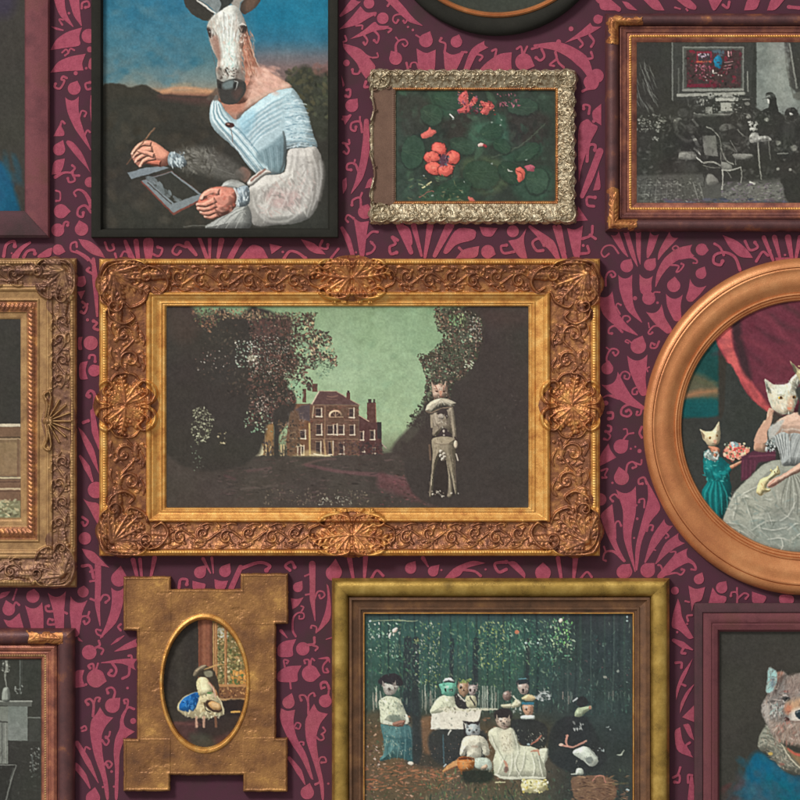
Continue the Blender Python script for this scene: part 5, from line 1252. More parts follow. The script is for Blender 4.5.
    c.dabs(rc, 900, [(80, 68, 60), (66, 62, 54), (104, 82, 72), (76, 84, 66), (60, 58, 52)], (.6, 1.3), (1, 2.2), None, (.6, 1))
    c.dabs(rc, 500, [(82, 70, 62), (62, 57, 51)], (.4, .9), (1, 2.2), None, (.5, .95)); c.dabs(rc, 420, [(176, 136, 116), (206, 180, 150), (120, 150, 116), (150, 116, 100), (96, 110, 84), (206, 188, 154)], (.25, .58), (1, 2.2), None, (.5, .95)); c.dabs([(225, 70), (290, 95), (310, 170), (250, 190), (215, 140)], 60, [(190, 146, 116), (150, 116, 96), (100, 86, 72)], (.3, .7), (1, 2), None, (.3, .8)); c.dabs([(300, 90), (400, 160)], 40, [(112, 150, 108), (150, 170, 120), (84, 90, 66)], (.4, .9), (1, 2.6), (70, 30), (.5, 1))
    c.ell(405, 235, 34, 22, (110, 150, 122), .3, 4); c.dabs([(360, 205), (445, 265)], 26, [(80, 70, 62), (150, 180, 146), (196, 180, 146)], (.4, .9), (1, 2), None, (.6, 1)); c.dabs([(390, 370), (450, 420)], 18, [(186, 196, 160), (206, 206, 180)], (.4, .8), (1, 2), None, (.7, 1)); c.dabs([(430, 100), (500, 260)], 40, [(180, 190, 170), (150, 140, 130), (200, 196, 180)], (.35, .7), (1, 2), None, (.5, .9))
    c.dabs([(110, 330), (220, 380)], 50, [(84, 76, 62), (66, 64, 56)], (.5, 1), (1, 2), None, (.7, 1)); c.dabs([(540, 150), (760, 900)], 70, [(84, 76, 70), (96, 84, 78)], (.3, .6), (1, 3), None, (.2, .5))
    c.at(405, 370, 5.714)
    c.dabs([(0, 330), (40, 250), (100, 170), (150, 60), (170, 230), (130, 330)], 240, [(66, 64, 55), (84, 78, 66), (104, 112, 88), (58, 56, 50)], (.5, 1), (1, 2.6), (55, 40), (.6, 1)); c.poly([(-60, 420), (20, 330), (70, 260), (150, 180), (160, 480), (-60, 480)], (70, 62, 58), .9, 4)
    # the page: cat mask, white collar and breeches
    c.poly([(150, 560), (160, 370), (240, 380), (270, 560), (300, 700), (140, 715)], (60, 53, 50), .95, 3)
    c.poly([(160, 250), (250, 225), (275, 215), (292, 370), (300, 400), (270, 400), (262, 360), (165, 378), (158, 330), (145, 300)], (140, 128, 110), 1, .9, tex=18, ts=3)
    c.poly([(246, 230), (274, 214), (288, 300), (294, 380), (276, 378), (262, 300)], (156, 143, 123), 1, .9); c.line([(150, 260), (152, 325)], 12, (160, 146, 124), .9, .9)
    c.poly([(152, 66), (170, 86), (205, 76), (222, 86), (232, 62), (243, 110), (240, 148), (205, 166), (165, 156), (156, 120)], (188, 160, 138), 1, .9, tex=14, ts=2); c.line([(172, 88), (184, 112)], 5, (140, 84, 68), .8); c.line([(226, 88), (218, 112)], 5, (140, 84, 68), .8); c.ell(182, 122, 9, 5, (84, 60, 50), 1, .7); c.ell(224, 122, 9, 5, (84, 60, 50), 1, .7); c.poly([(196, 120), (212, 120), (208, 146), (200, 146)], (206, 150, 124), .9, 1); c.line([(194, 152), (216, 152)], 4, (120, 72, 60), .9); c.line([(186, 92), (205, 100), (222, 92)], 4, (220, 190, 166), .8); c.dabs([(160, 80), (240, 160)], 22, [(216, 196, 176), (150, 112, 94)], (.3, .6), (1, 3), (80, 30), (.5, .9))
    c.poly([(116, 234), (124, 204), (142, 184), (170, 170), (205, 160), (245, 165), (272, 176), (294, 190), (266, 216), (244, 204), (220, 202), (196, 208), (172, 224), (152, 247)], (190, 180, 157), 1, .8, False, tex=10, ts=3, vol=.5)
    for k in range(9):
        u = k / 8
        c.line([(205 + 4 * (u - .5), 168), (134 + 146 * u, 238 - 34 * u - 20 * math.sin(math.pi * u))], [2, 4], [(150, 138, 116), (212, 204, 184)][k % 2], .6, .8); c.line([(122, 236), (150, 244), (200, 222), (268, 212)], 5, (120, 104, 88), .7)
    c.poly([(182, 250), (196, 226), (220, 220), (240, 232), (246, 262), (236, 280), (228, 262), (200, 258)], (72, 62, 58), 1, .9); c.ell(206, 266, 18, 16, (170, 158, 142), 1, 1, tex=26, ts=1.6); c.dabs([(180, 255), (250, 330)], 30, [(206, 198, 180), (110, 96, 86), (150, 136, 120)], (.3, .6), (1, 2.6), (70, 40), (.5, .9)); c.line([(256, 240), (262, 330)], 5, (110, 96, 84), .7, .9); c.line([(172, 250), (182, 300), (196, 300)], [10, 12, 8], (186, 172, 150), .95); c.line([(165, 285), (170, 315)], 10, (170, 156, 136), .9)
    c.poly([(190, 385), (205, 345), (225, 332), (245, 345), (256, 385)], (66, 56, 56), 1, .9); c.ell(222, 350, 7, 9, (186, 172, 156), 1, .8); c.ell(222, 372, 6, 6, (170, 158, 144), .9, .8); c.line([(160, 382), (270, 384)], 7, (52, 46, 46), .95, .8)
    c.poly([(160, 390), (280, 386), (288, 430), (290, 520), (288, 600), (298, 690), (286, 705), (262, 600), (236, 520), (210, 500), (186, 520), (166, 600), (156, 712), (138, 712), (150, 590), (158, 480)], (152, 140, 118), 1, .9, tex=12, ts=3)
    c.poly([(236, 520), (262, 600), (272, 715), (240, 718), (248, 620)], (146, 134, 114), 1, .9); c.line([(140, 640), (148, 706)], 9, (96, 86, 76), .8); c.line([(284, 520), (290, 640)], 7, (106, 92, 80), .7); c.line([(172, 420), (220, 425), (268, 418)], 4, (124, 108, 92), .7); c.line([(140, 430), (145, 510)], 12, (112, 92, 78), .8); c.line([(178, 440), (168, 520), (156, 600)], 4, (130, 116, 98), .7); c.line([(262, 430), (270, 520), (280, 600)], 4, (130, 116, 98), .7)
    for x, y in ((205, 465), (222, 480), (204, 490), (214, 510), (226, 498)):
        c.ell(x, y, 10, 10, (206, 196, 178), 1, .8); c.ell(x + 3, y + 4, 5, 5, (84, 72, 64), .8, .8)
    c.dabs([(160, 250), (285, 230), (290, 380), (165, 375)], 34, [(110, 98, 86), (176, 164, 142), (94, 84, 74)], (.25, .5), (1.2, 2.5), (80, 25), (.3, .7), .5)
    c.dabs([(165, 395), (280, 390), (292, 690), (262, 600), (215, 505), (185, 520), (150, 700)], 46, [(120, 108, 93), (176, 164, 142), (132, 118, 101)], (.25, .5), (1.5, 3), (88, 14), (.3, .7), .5); c.poly([(196, 530), (232, 530), (246, 640), (240, 712), (170, 712), (176, 620)], (60, 52, 48), .9, 2)
    c.ell(290, 425, 12, 24, (206, 190, 166), 1, .9); c.line([(285, 385), (296, 400)], 10, (66, 56, 54), .9); c.line([(292, 480), (302, 515)], 8, (190, 178, 160), .9); c.dabs([(130, 690), (310, 722)], 16, [(206, 196, 176), (130, 116, 100)], (.4, .8), (1, 2), None, (.6, 1))
    c.warp(.28, 2.6); c.grain(2.4, 1.8, 2.6, 22)
    return c


def paint_family():
    """seated lady in grey silk and a child in teal with a bouquet, both with white cats' heads"""
    c = Canvas(676, 296, 934, 558, (62, 62, 58), seed=17, s=.65)
    c.at(680, 295, 6.154)
    c.poly([(0, 250), (240, 200), (250, 740), (0, 760)], (34, 78, 76), 1, 3, False, tex=9, ts=7)
    c.poly([(60, 500), (120, 490), (235, 560), (230, 640), (40, 640)], (120, 96, 70), .7, 7); c.line([(20, 625), (120, 600), (232, 590)], [30, 34, 20], (168, 118, 84), .85, 5); c.line([(60, 500), (150, 540), (230, 540)], [10, 20, 10], (92, 96, 72), .7, 4)
    c.poly([(20, 650), (230, 640), (230, 740), (20, 740)], (22, 88, 90), .8, 4); c.poly([(235, 280), (290, 400), (290, 760), (235, 760)], (62, 58, 52), 1, 3, False)
    cur = [(215, 250), (300, 140), (420, 40), (800, -20), (1600, -20), (1600, 520), (900, 620), (700, 760), (560, 730), (420, 620), (300, 430)]
    c.poly(cur, (112, 54, 66), 1, 1.2)
    c.poly([(216, 250), (300, 170), (320, 200), (330, 330), (400, 480), (560, 700), (540, 722), (420, 618), (300, 430)], (206, 92, 92), .95, 3); c.poly([(240, 240), (300, 180), (310, 300), (360, 430), (330, 440), (270, 340)], (222, 112, 104), .6, 5)
    c.poly([(320, 170), (370, 160), (380, 250), (420, 400), (440, 520), (390, 480), (350, 360), (325, 260)], (60, 46, 48), .85, 5)
    for pts, w, col, a in (([(380, 260), (520, 330), (640, 420)], 40, (134, 64, 74), .6), ([(470, 200), (560, 260), (680, 300)], 26, (74, 48, 52), .6), ([(560, 120), (640, 190), (740, 220)], 40, (82, 52, 56), .6), ([(430, 100), (560, 160), (640, 260), (740, 330)], 34, (140, 66, 78), .5), ([(400, 330), (480, 400), (500, 420)], 26, (78, 46, 52), .6), ([(440, 440), (560, 470), (700, 450)], 22, (92, 50, 58), .5), ([(480, 560), (600, 600), (680, 580)], 40, (128, 62, 66), .5), ([(640, 60), (740, 130)], 50, (74, 52, 52), .7), ([(560, 60), (620, 100)], 30, (120, 60, 72), .5)):
        c.line(pts, [w * .4, w, w * .4], col, a, 6)
    c.dabs(cur, 200, [(128, 64, 76), (98, 48, 58), (86, 48, 54)], (1, 3), (2, 5), (35, 30), (.12, .35), 2.5)
    c.poly([(290, 420), (420, 625), (560, 735), (700, 780), (700, 1000), (0, 1000), (250, 780)], (61, 63, 59), 1, 2, tex=4)
    # child
    c.at(690, 415, 7.273)
    c.poly([(95, 340), (100, 280), (130, 255), (200, 290), (250, 330), (300, 385), (285, 440), (300, 540), (280, 640), (235, 750), (180, 740), (110, 640), (85, 560), (125, 480), (100, 420)], (10, 112, 112), 1, 1.1)
    for k in range(10):
        x = 105 + 20 * k
        c.line([(x * .5 + 95, 490), (x, 580), (x + 6, 720)], [3, 9, 5], [(60, 168, 162), (6, 74, 78)][k % 2], .7, 1.3)
    c.poly([(110, 330), (150, 340), (150, 400), (120, 400), (100, 370)], (58, 156, 152), .6, 3); c.line([(165, 425), (230, 430), (290, 380)], [26, 40, 26], (34, 148, 146), .8, 3); c.line([(150, 400), (180, 470), (240, 470)], [8, 14, 8], (6, 78, 82), .7, 2); c.dabs([(100, 330), (290, 480)], 50, [(90, 186, 176), (8, 88, 90), (30, 136, 134)], (.5, 1), (1, 3), (60, 40), (.3, .7)); c.poly([(200, 320), (250, 330), (270, 370), (220, 400)], (8, 92, 96), .7, 3)
    c.poly([(135, 225), (210, 240), (205, 290), (180, 320), (150, 260)], (206, 140, 108), 1, 1)
    c.poly([(100, 300), (115, 265), (140, 250), (180, 315), (205, 280), (215, 300), (190, 335), (150, 330)], (176, 186, 176), 1, 1); c.dabs([(100, 255), (200, 335)], 44, [(222, 226, 216), (88, 104, 98), (140, 160, 150)], (.4, .8), (1, 3), (40, 40), (.5, .9))
    c.poly([(72, 102), (110, 118), (165, 112), (198, 60), (214, 54), (218, 140), (212, 200), (180, 226), (138, 222), (96, 180), (88, 150)], (226, 206, 164), 1, .9); c.poly([(82, 120), (104, 150), (100, 175), (88, 150)], (112, 92, 72), .8, 1.2); c.poly([(195, 80), (210, 68), (208, 110), (190, 116)], (190, 170, 140), .9, 1.2); c.poly([(150, 130), (190, 130), (180, 200), (150, 200)], (240, 224, 186), .6, 4); c.ell(144, 164, 9, 9, (176, 130, 50), 1, .8); c.ell(144, 165, 4, 6, (60, 48, 34), 1, .6); c.ell(196, 152, 6, 8, (150, 110, 56), 1, .8); c.poly([(168, 186), (194, 184), (182, 212)], (222, 166, 134), .9, 1.2); c.line([(160, 208), (196, 210)], 3, (140, 96, 76), .8)
    c.poly([(286, 372), (330, 350), (390, 322), (402, 336), (370, 355), (310, 392)], (216, 150, 118), 1, .9); c.line([(320, 366), (380, 340)], 5, (170, 100, 78), .7)
    c.ell(335, 275, 96, 56, (112, 66, 60), 1, 1.2)
    c.dabs([(245, 240), (300, 210), (390, 220), (430, 270), (400, 310), (290, 330), (245, 300)], 80, [(230, 112, 98), (242, 150, 124), (212, 84, 80), (246, 190, 160)], (1, 2), (1, 1.5), None, (.8, 1)); c.dabs([(250, 200), (430, 320)], 60, [(246, 230, 200), (196, 206, 180), (90, 110, 84), (236, 206, 150)], (.5, 1), (1, 1.5), None, (.7, 1), .6, lambda x, y: 1); c.dabs([(300, 200), (350, 230)], 22, [(226, 236, 230), (170, 200, 206), (120, 150, 150)], (.5, 1), (1, 2), None, (.7, 1)); c.line([(270, 325), (330, 335), (390, 318)], 7, (62, 74, 56), .8)
    # table edge / rail
    c.poly([(370, 300), (470, 256), (620, 256), (620, 330), (500, 345), (420, 470), (370, 480)], (92, 52, 66), 1, 2, False); c.line([(430, 300), (620, 290)], 8, (132, 74, 90), .8, 1.6)
    for x in (385, 410, 440, 470):
        c.line([(x, 330), (x - 4, 450)], 6, (124, 66, 86), .6, 1.6)
    # the lady
    c.at(720, 430, 6.4)
    c.poly([(20, 600), (60, 470), (110, 380), (190, 300), (280, 220), (380, 190), (480, 210), (1100, 260), (1100, 800), (380, 792), (240, 770), (120, 700)], (150, 152, 138), 1, 1.2)
    c.poly([(60, 480), (150, 380), (330, 300), (400, 420), (250, 560), (60, 600)], (170, 170, 154), .7, 10); c.poly([(200, 600), (400, 560), (560, 620), (520, 760), (300, 740)], (140, 150, 138), .7, 10)
    for pts in ([(90, 420), (100, 480), (80, 560)], [(150, 430), (180, 510), (210, 600)], [(40, 590), (140, 610), (240, 690)], [(70, 620), (160, 660), (230, 720)], [(220, 470), (300, 520), (330, 600)], [(240, 620), (330, 640), (430, 620)], [(300, 700), (390, 690), (460, 720)], [(390, 690), (400, 740), (380, 780)], [(200, 640), (280, 590), (360, 580)], [(430, 640), (480, 600), (512, 600)], [(380, 580), (440, 540), (480, 460)], [(120, 640), (130, 680), (220, 720)], [(250, 350), (160, 400), (110, 430)], [(310, 690), (260, 640), (250, 600)], [(460, 700), (520, 660), (620, 650)]):
        c.line(pts, [2, 7, 2], (222, 222, 206), .75, 1.3); c.line([(x + 9, y + 8) for x, y in pts], [2, 9, 2], (108, 114, 104), .5, 2)
    c.dabs([(60, 400), (600, 780)], 220, [(204, 204, 188), (120, 126, 114), (176, 178, 162), (130, 146, 138)], (.6, 1.4), (2, 6), (30, 45), (.2, .55), 1)
    for k in range(9):
        c.line([(440 + 7 * k, 290), (400 + 24 * k, 400 + 6 * k), (390 + 26 * k, 480 + 16 * k)], [3, 7, 2], [(104, 106, 96), (196, 198, 184)][k % 2], .7, 1.3)
    c.poly([(312, -10), (350, -30), (540, -30), (720, -40), (720, 240), (500, 230), (400, 226), (388, 160), (340, 70), (318, 30)], (166, 170, 166), 1, 1)
    for k in range(12):
        u = k / 11
        c.line([(322 + 150 * u, 0 + 20 * u), (360 + 90 * u, 70), (392 + 60 * u, 200)], [2, 6, 3], [(218, 222, 216), (100, 108, 108)][k % 2], .65, 1.1)
    for k in range(10):
        c.line([(520 + 26 * k, 0), (470 + 24 * k, 80 + 4 * k), (440 + 20 * k, 210)], [2, 6, 3], [(210, 214, 208), (108, 114, 112)][k % 2], .6, 1.1)
    c.line([(425, 30), (432, 100), (412, 200)], [14, 12, 8], (190, 196, 192), .8, 2)
    c.poly([(214, 120), (225, 70), (250, 0), (280, -60), (310, -50), (300, 10), (300, 90), (288, 140), (240, 138)], (206, 166, 138), 1, 1); c.poly([(222, 110), (240, 40), (262, -10), (270, 30), (250, 120)], (178, 128, 102), .6, 4); c.dabs([(290, 60), (350, 135)], 50, [(226, 230, 222), (150, 160, 156), (98, 108, 106)], (.5, 1), (1, 2), None, (.6, 1))
    c.poly([(300, 352), (330, 318), (400, 285), (460, 245), (620, 140), (720, 150), (520, 262), (440, 300), (372, 342), (318, 370)], (208, 162, 140), 1, 1); c.line([(340, 335), (440, 280), (600, 180)], [4, 10, 8], (226, 188, 166), .7, 2.4)
    for pts in ([(310, 350), (350, 318)], [(318, 362), (362, 332)], [(330, 368), (372, 342)]):
        c.line(pts, 4, (160, 100, 84), .8, .9)
    # kitten in the lap
    c.poly([(232, 400), (240, 350), (262, 315), (310, 292), (330, 270), (318, 262), (325, 248), (338, 258), (355, 245), (366, 228), (378, 250), (384, 280), (360, 290), (350, 300), (310, 330), (296, 370), (322, 376), (316, 392), (280, 400), (262, 418)], (226, 208, 152), 1, .9); c.line([(250, 400), (268, 350), (300, 320)], 12, (242, 226, 176), .7, 2.4); c.ell(348, 268, 4, 5, (72, 60, 48), 1, .7); c.ell(366, 262, 3, 4, (72, 60, 48), 1, .7); c.line([(240, 405), (262, 416), (320, 384)], 4, (146, 122, 82), .8, 1); c.line([(262, 340), (276, 372)], 4, (196, 160, 104), .7)
    # the lady's cat head
    c.at(740, 360, 10)
    c.poly([(300, 745), (335, 640), (430, 570), (560, 520), (700, 540), (900, 640), (900, 760), (640, 745), (560, 730), (480, 735), (420, 720), (350, 750)], (214, 178, 156), 1, 1, tex=8, ts=3, vol=.2); c.poly([(280, 720), (300, 660), (360, 620), (440, 600), (400, 680), (340, 760), (290, 800)], (186, 186, 178), .9, 2); c.line([(430, 700), (540, 690), (640, 720)], [6, 14, 6], (226, 214, 200), .7, 2); c.line([(490, 720), (500, 800)], 12, (128, 112, 102), .7, 2.4); c.line([(420, 690), (400, 780)], 9, (206, 206, 200), .7, 2)
    c.poly([(140, 820), (180, 700), (250, 610), (275, 520), (290, 480), (330, 500), (328, 570), (300, 660), (270, 720), (260, 820)], (208, 164, 138), 1, .9, vol=0); c.line([(275, 560), (290, 500), (330, 486)], [8, 14, 10], (236, 196, 172), .9, 1.4); c.line([(310, 520), (330, 500)], 5, (150, 96, 80), .8); c.line([(265, 600), (330, 520)], 4, (160, 104, 84), .5, 1)
    c.poly([(330, 520), (420, 545), (380, 600), (330, 640)], (74, 66, 60), .85, 2)
    hd = [(248, 190), (300, 226), (350, 248), (470, 236), (520, 170), (590, 118), (640, 100), (620, 200), (570, 280), (582, 350), (570, 420), (540, 480), (524, 530), (470, 545), (400, 535), (330, 500), (300, 440), (272, 350), (256, 270)]
    c.poly(hd, (222, 216, 192), 1, .9); c.poly([(256, 215), (290, 270), (310, 330), (280, 330), (262, 280)], (92, 96, 84), .85, 1.6); c.poly([(510, 270), (530, 200), (590, 150), (580, 210), (540, 250)], (150, 146, 128), .85, 1.6); c.poly([(350, 270), (470, 250), (480, 350), (400, 350)], (206, 214, 200), .6, 6)
    c.poly([(380, 400), (440, 420), (440, 530), (370, 515), (330, 480)], (234, 214, 186), .7, 5); c.poly([(480, 380), (530, 370), (520, 500), (470, 490)], (232, 186, 152), .8, 4); c.ell(402, 380, 26, 15, (212, 160, 66), 1, 1); c.ell(408, 376, 13, 14, (66, 34, 28), 1, .8); c.ell(538, 372, 18, 13, (196, 146, 70), 1, 1); c.ell(534, 372, 12, 14, (56, 40, 36), 1, .8); c.poly([(470, 478), (516, 476), (495, 506)], (222, 142, 112), .95, 1.2); c.line([(440, 520), (490, 512), (524, 520)], 5, (130, 96, 80), .8, .9); c.line([(376, 352), (410, 350), (436, 366)], [3, 8, 4], (130, 128, 110), .7, 1.2); c.line([(510, 340), (550, 334)], [4, 6], (130, 124, 106), .7, 1.2); c.line([(500, 330), (526, 300)], 5, (150, 146, 130), .7, 1.2)
    c.dabs(hd, 90, [(242, 240, 220), (176, 182, 162), (214, 196, 160), (196, 196, 180)], (.4, .8), (1.5, 4), (75, 30), (.3, .7))
    # a third head just inside the edge
    c.poly([(500, 10), (560, 70), (600, 90), (640, 30), (700, 60), (760, 130), (720, 260), (620, 290), (590, 200), (560, 140)], (212, 196, 150), 1, .9); c.poly([(516, 30), (560, 90), (560, 140), (530, 100)], (90, 84, 70), .8, 1.4); c.ell(585, 62, 9, 7, (240, 226, 150), .9, .8); c.poly([(560, 280), (760, 240), (900, 400), (900, 600), (600, 560), (590, 420)], (64, 66, 62), 1, 2)
    c.warp(.5, 3.2); c.grain(2.4, 2, 2.6, 22)
    return c


def paint_picnic():
    """a hand-tinted photograph: masked picnickers on a pine-wood floor"""
    c = Canvas(362, 611, 634, 848, (58, 72, 70), seed=23, s=.58); c.vol = .3
    c.vgrad([(611, (62, 72, 76)), (624, (60, 90, 84)), (660, (60, 88, 80)), (700, (64, 84, 76)), (718, (72, 76, 66)), (735, (98, 82, 62)), (765, (108, 90, 72)), (800, (88, 86, 70)), (848, (84, 84, 68))])
    c.vgrad([(611, (62, 66, 68)), (640, (58, 70, 70)), (700, (58, 70, 68)), (760, (58, 64, 62)), (848, (60, 66, 62))], 520, 700, 60)
    c.C += vnoise(c.X, c.Y, 16, 3, 4)[..., None] * np.array([7, 9, 8])
    # trunks
    for k in range(44):
        x = 366 + k * 6.1 + c.r.normal(0, 2)
        c.at(0, 0, 1); c.line([(x, 612), (x + c.r.normal(0, 1), 660), (x + c.r.normal(0, 1.5), 712)], [c.r.uniform(.5, 2.4)] * 2, [(46, 56, 58), (76, 92, 86), (52, 62, 62), (66, 84, 76)][k % 4], .6, 1.2)
    for x, w in ((408, 8), (416, 7), (476, 6), (452, 4), (528, 4)):
        c.line([(x, 640), (x - 1, 690), (x, 760 if x < 420 else 700)], w, (54, 62, 64), .9, 1.5)
    gr = [(74, 122, 92), (62, 104, 88), (96, 138, 100), (58, 96, 88), (120, 144, 104), (140, 160, 130)]
    c.dabs([(366, 620), (560, 690)], 900, gr, (.35, .9), (1, 3.2), (80, 40), (.2, .7), .6); c.dabs([(368, 622), (400, 660)], 60, [(196, 214, 196), (150, 190, 160), (226, 220, 200)], (.3, .8), (1, 2.2), (60, 40), (.5, 1), .6); c.dabs([(415, 622), (440, 690)], 130, [(150, 156, 92), (186, 190, 140), (110, 140, 84), (196, 196, 180)], (.3, .8), (1, 2.4), (70, 30), (.4, .9)); c.dabs([(478, 622), (506, 668)], 170, [(160, 170, 96), (120, 150, 96), (206, 206, 150), (90, 130, 96)], (.3, .8), (1, 2.4), (70, 40), (.4, .9))
    c.dabs([(505, 618), (575, 660)], 190, [(110, 166, 130), (150, 186, 150), (80, 130, 110), (186, 206, 176)], (.35, .9), (1, 2.6), (50, 40), (.3, .9)); c.dabs([(552, 618), (572, 650)], 60, [(126, 190, 110), (206, 226, 170), (90, 150, 100)], (.4, .9), (1, 2.6), (80, 30), (.5, 1)); c.ell(561, 620.5, 2.2, 2.4, (240, 226, 200), 1, .8)
    c.ell(395, 630, 3.5, 2, (226, 206, 190), 1, .9, -40); c.ell(390, 635, 1.2, 3, (216, 214, 200), 1, .8, 20); c.ell(379, 636, 1, 1.6, (226, 226, 220)); c.ell(370, 621, 1.2, 1.2, (206, 216, 216)); c.line([(373, 621), (395, 620), (410, 621), (418, 620)], [.6, 1.1, 1.2, .6], (170, 176, 140), .7, .7); c.ell(517, 632, 2.4, 2, (206, 128, 96), .9, .9); c.ell(526, 643, 1.4, 1.3, (196, 216, 210)); c.ell(538, 643, 1.2, 1.2, (180, 206, 200)); c.dabs([(540, 640), (630, 700)], 90, [(80, 110, 104), (120, 140, 130), (66, 88, 84), (104, 84, 84)], (.3, .8), (1, 2), None, (.3, .8)); c.ell(605, 677, 2, 1.3, (150, 150, 138), .9); c.ell(618, 671, 1.3, 1.3, (140, 150, 140), .9)
    c.ell(627, 617, .9, 1, (196, 220, 216)); c.ell(627, 621, .9, 1, (180, 206, 200))
    # light between the trunks along the horizon
    for (x0, x1, n) in ((373, 382, 9), (423, 436, 14), (478, 500, 26), (560, 572, 12), (608, 632, 10)):
        for k in range(n):
            if c.r.uniform() < .4:
                continue
            x = c.r.uniform(x0, x1); y = c.r.uniform(686, 692) if x > 470 else c.r.uniform(684, 690)
            c.line([(x, y + c.r.uniform(0, 6)), (x + c.r.normal(0, .6), y + 4 + c.r.uniform(3, 18 if x < 500 else 9))], c.r.uniform(.4, 1.2), [(206, 206, 186), (150, 176, 156), (110, 136, 122), (196, 170, 154)][k % 4], c.r.uniform(.25, .8) if x < 500 else c.r.uniform(.15, .5), .8)
    for x in (372, 374.5, 377, 379.5, 422.5, 425, 427.5, 430, 433):
        x += c.r.normal(0, .6); c.line([(x, 688 + c.r.uniform(0, 9)), (x + c.r.normal(0, .5), 702), (x + c.r.normal(0, .9), 705 + c.r.uniform(0, 10))], [.5, c.r.uniform(.7, 2), .6], (206, 196, 176), c.r.uniform(.25, .7), 1)
    c.dabs([(366, 622), (630, 712)], 700, [(84, 124, 108), (110, 150, 124), (66, 100, 94), (140, 160, 140), (58, 84, 84)], (.3, .8), (1.5, 4.5), (86, 14), (.15, .5), .6, lambda x, y: 1 if x < 560 else .35)
    # ground
    c.poly([(362, 716), (440, 722), (470, 740), (440, 790), (362, 800)], (104, 84, 62), .5, 6)
    c.dabs([(364, 716), (500, 846)], 900, [(146, 104, 84), (176, 124, 96), (88, 84, 62), (120, 96, 74), (196, 156, 130), (80, 92, 68), (70, 66, 56)], (.4, 1), (1, 2.6), (-10, 35), (.3, .85)); c.dabs([(364, 765), (460, 790)], 160, [(196, 130, 92), (176, 112, 80), (150, 96, 74)], (.4, .9), (2, 5), (-4, 10), (.3, .7)); c.dabs([(420, 770), (545, 848)], 520, [(92, 112, 76), (70, 90, 66), (112, 128, 88), (132, 120, 90), (56, 72, 60)], (.4, .9), (1.5, 4), (80, 25), (.35, .85))
    c.dabs([(364, 745), (380, 848)], 90, [(206, 186, 170), (140, 112, 100), (96, 76, 70)], (.4, .9), (1, 2), None, (.4, .9)); c.dabs([(500, 770), (635, 848)], 320, [(62, 76, 66), (74, 92, 78), (54, 62, 58), (90, 100, 80)], (.5, 1.1), (1, 3), (70, 30), (.3, .8)); c.poly([(416, 730), (460, 730), (452, 764), (414, 764)], (60, 62, 58), .75, 5); c.poly([(420, 720), (436, 718), (440, 748), (424, 752)], (146, 106, 76), .6, 4)
    # ---- figures (zoom units: 6.15 px)
    c.at(360, 670, 6.154)
    c.poly([(128, 345), (140, 330), (200, 345), (300, 340), (320, 400), (322, 470), (326, 560), (270, 545), (200, 540), (130, 560), (125, 540), (150, 500), (140, 400)], (84, 122, 122), 1, 1); c.poly([(250, 350), (300, 340), (320, 420), (322, 560), (280, 540), (240, 440)], (56, 92, 96), .8, 3)
    for k in range(9):
        c.line([(190 + 14 * k, 350), (160 + 20 * k, 440), (140 + 22 * k, 545)], [3, 8, 4], [(120, 158, 152), (58, 92, 94)][k % 2], .6, 1.3)
    c.dabs([(140, 350), (250, 540)], 50, [(150, 170, 150), (96, 130, 124), (70, 100, 100)], (.4, .8), (1, 3), (70, 30), (.4, .8))
    c.poly([(136, 350), (220, 338), (318, 340), (332, 372), (300, 410), (200, 420), (150, 400)], (100, 138, 136), .4, 5); c.line([(318, 360), (326, 460), (322, 556)], [8, 12, 8], (62, 96, 98), .8, 2); c.line([(150, 405), (230, 425), (300, 412)], [4, 12, 5], (58, 90, 92), .7, 2.4); c.poly([(330, 420), (372, 420), (372, 560), (330, 560)], (54, 56, 54), .8, 3)
    c.poly([(118, 190), (150, 165), (190, 160), (245, 180), (270, 230), (300, 300), (290, 325), (260, 320), (230, 340), (180, 330), (130, 325), (122, 260)], (208, 212, 186), 1, 1); c.dabs([(125, 170), (260, 290)], 70, [(232, 234, 212), (168, 172, 148), (150, 160, 140), (206, 206, 170)], (.4, .9), (1, 2.4), (70, 40), (.5, .9)); c.poly([(180, 280), (240, 280), (250, 318), (200, 318)], (110, 122, 110), .7, 2)
    c.line([(150, 318), (200, 330), (262, 335)], [22, 18, 12], (206, 206, 188), .95, 1); c.line([(285, 280), (290, 320), (262, 330)], [18, 16, 10], (208, 208, 190), .95, 1); c.poly([(200, 325), (262, 308), (280, 315), (262, 345), (215, 345)], (160, 118, 100), 1, 1.1); c.line([(220, 335), (270, 325)], 4, (96, 70, 64), .8)
    c.poly([(140, 80), (180, 85), (238, 95), (222, 130), (206, 150), (162, 152), (146, 120)], (190, 186, 176), 1, 1); c.ell(180, 116, 8, 9, (66, 58, 55), .85, 1); c.ell(214, 110, 5, 6, (92, 82, 76), .8, 1); c.line([(196, 120), (202, 138), (190, 146)], [3, 5, 3], (140, 124, 114), .7, 1); c.poly([(146, 110), (162, 130), (170, 150), (150, 140)], (150, 142, 132), .7, 2); c.poly([(110, 70), (150, 30), (220, 20), (262, 60), (258, 95), (200, 90), (160, 76), (136, 90)], (56, 52, 56), 1, 1.4)
    c.ell(312, 573, 18, 12, (226, 216, 196), 1, 1); c.poly([(320, 100), (360, 100), (380, 500), (330, 560), (320, 400)], (56, 62, 62), .8, 3)
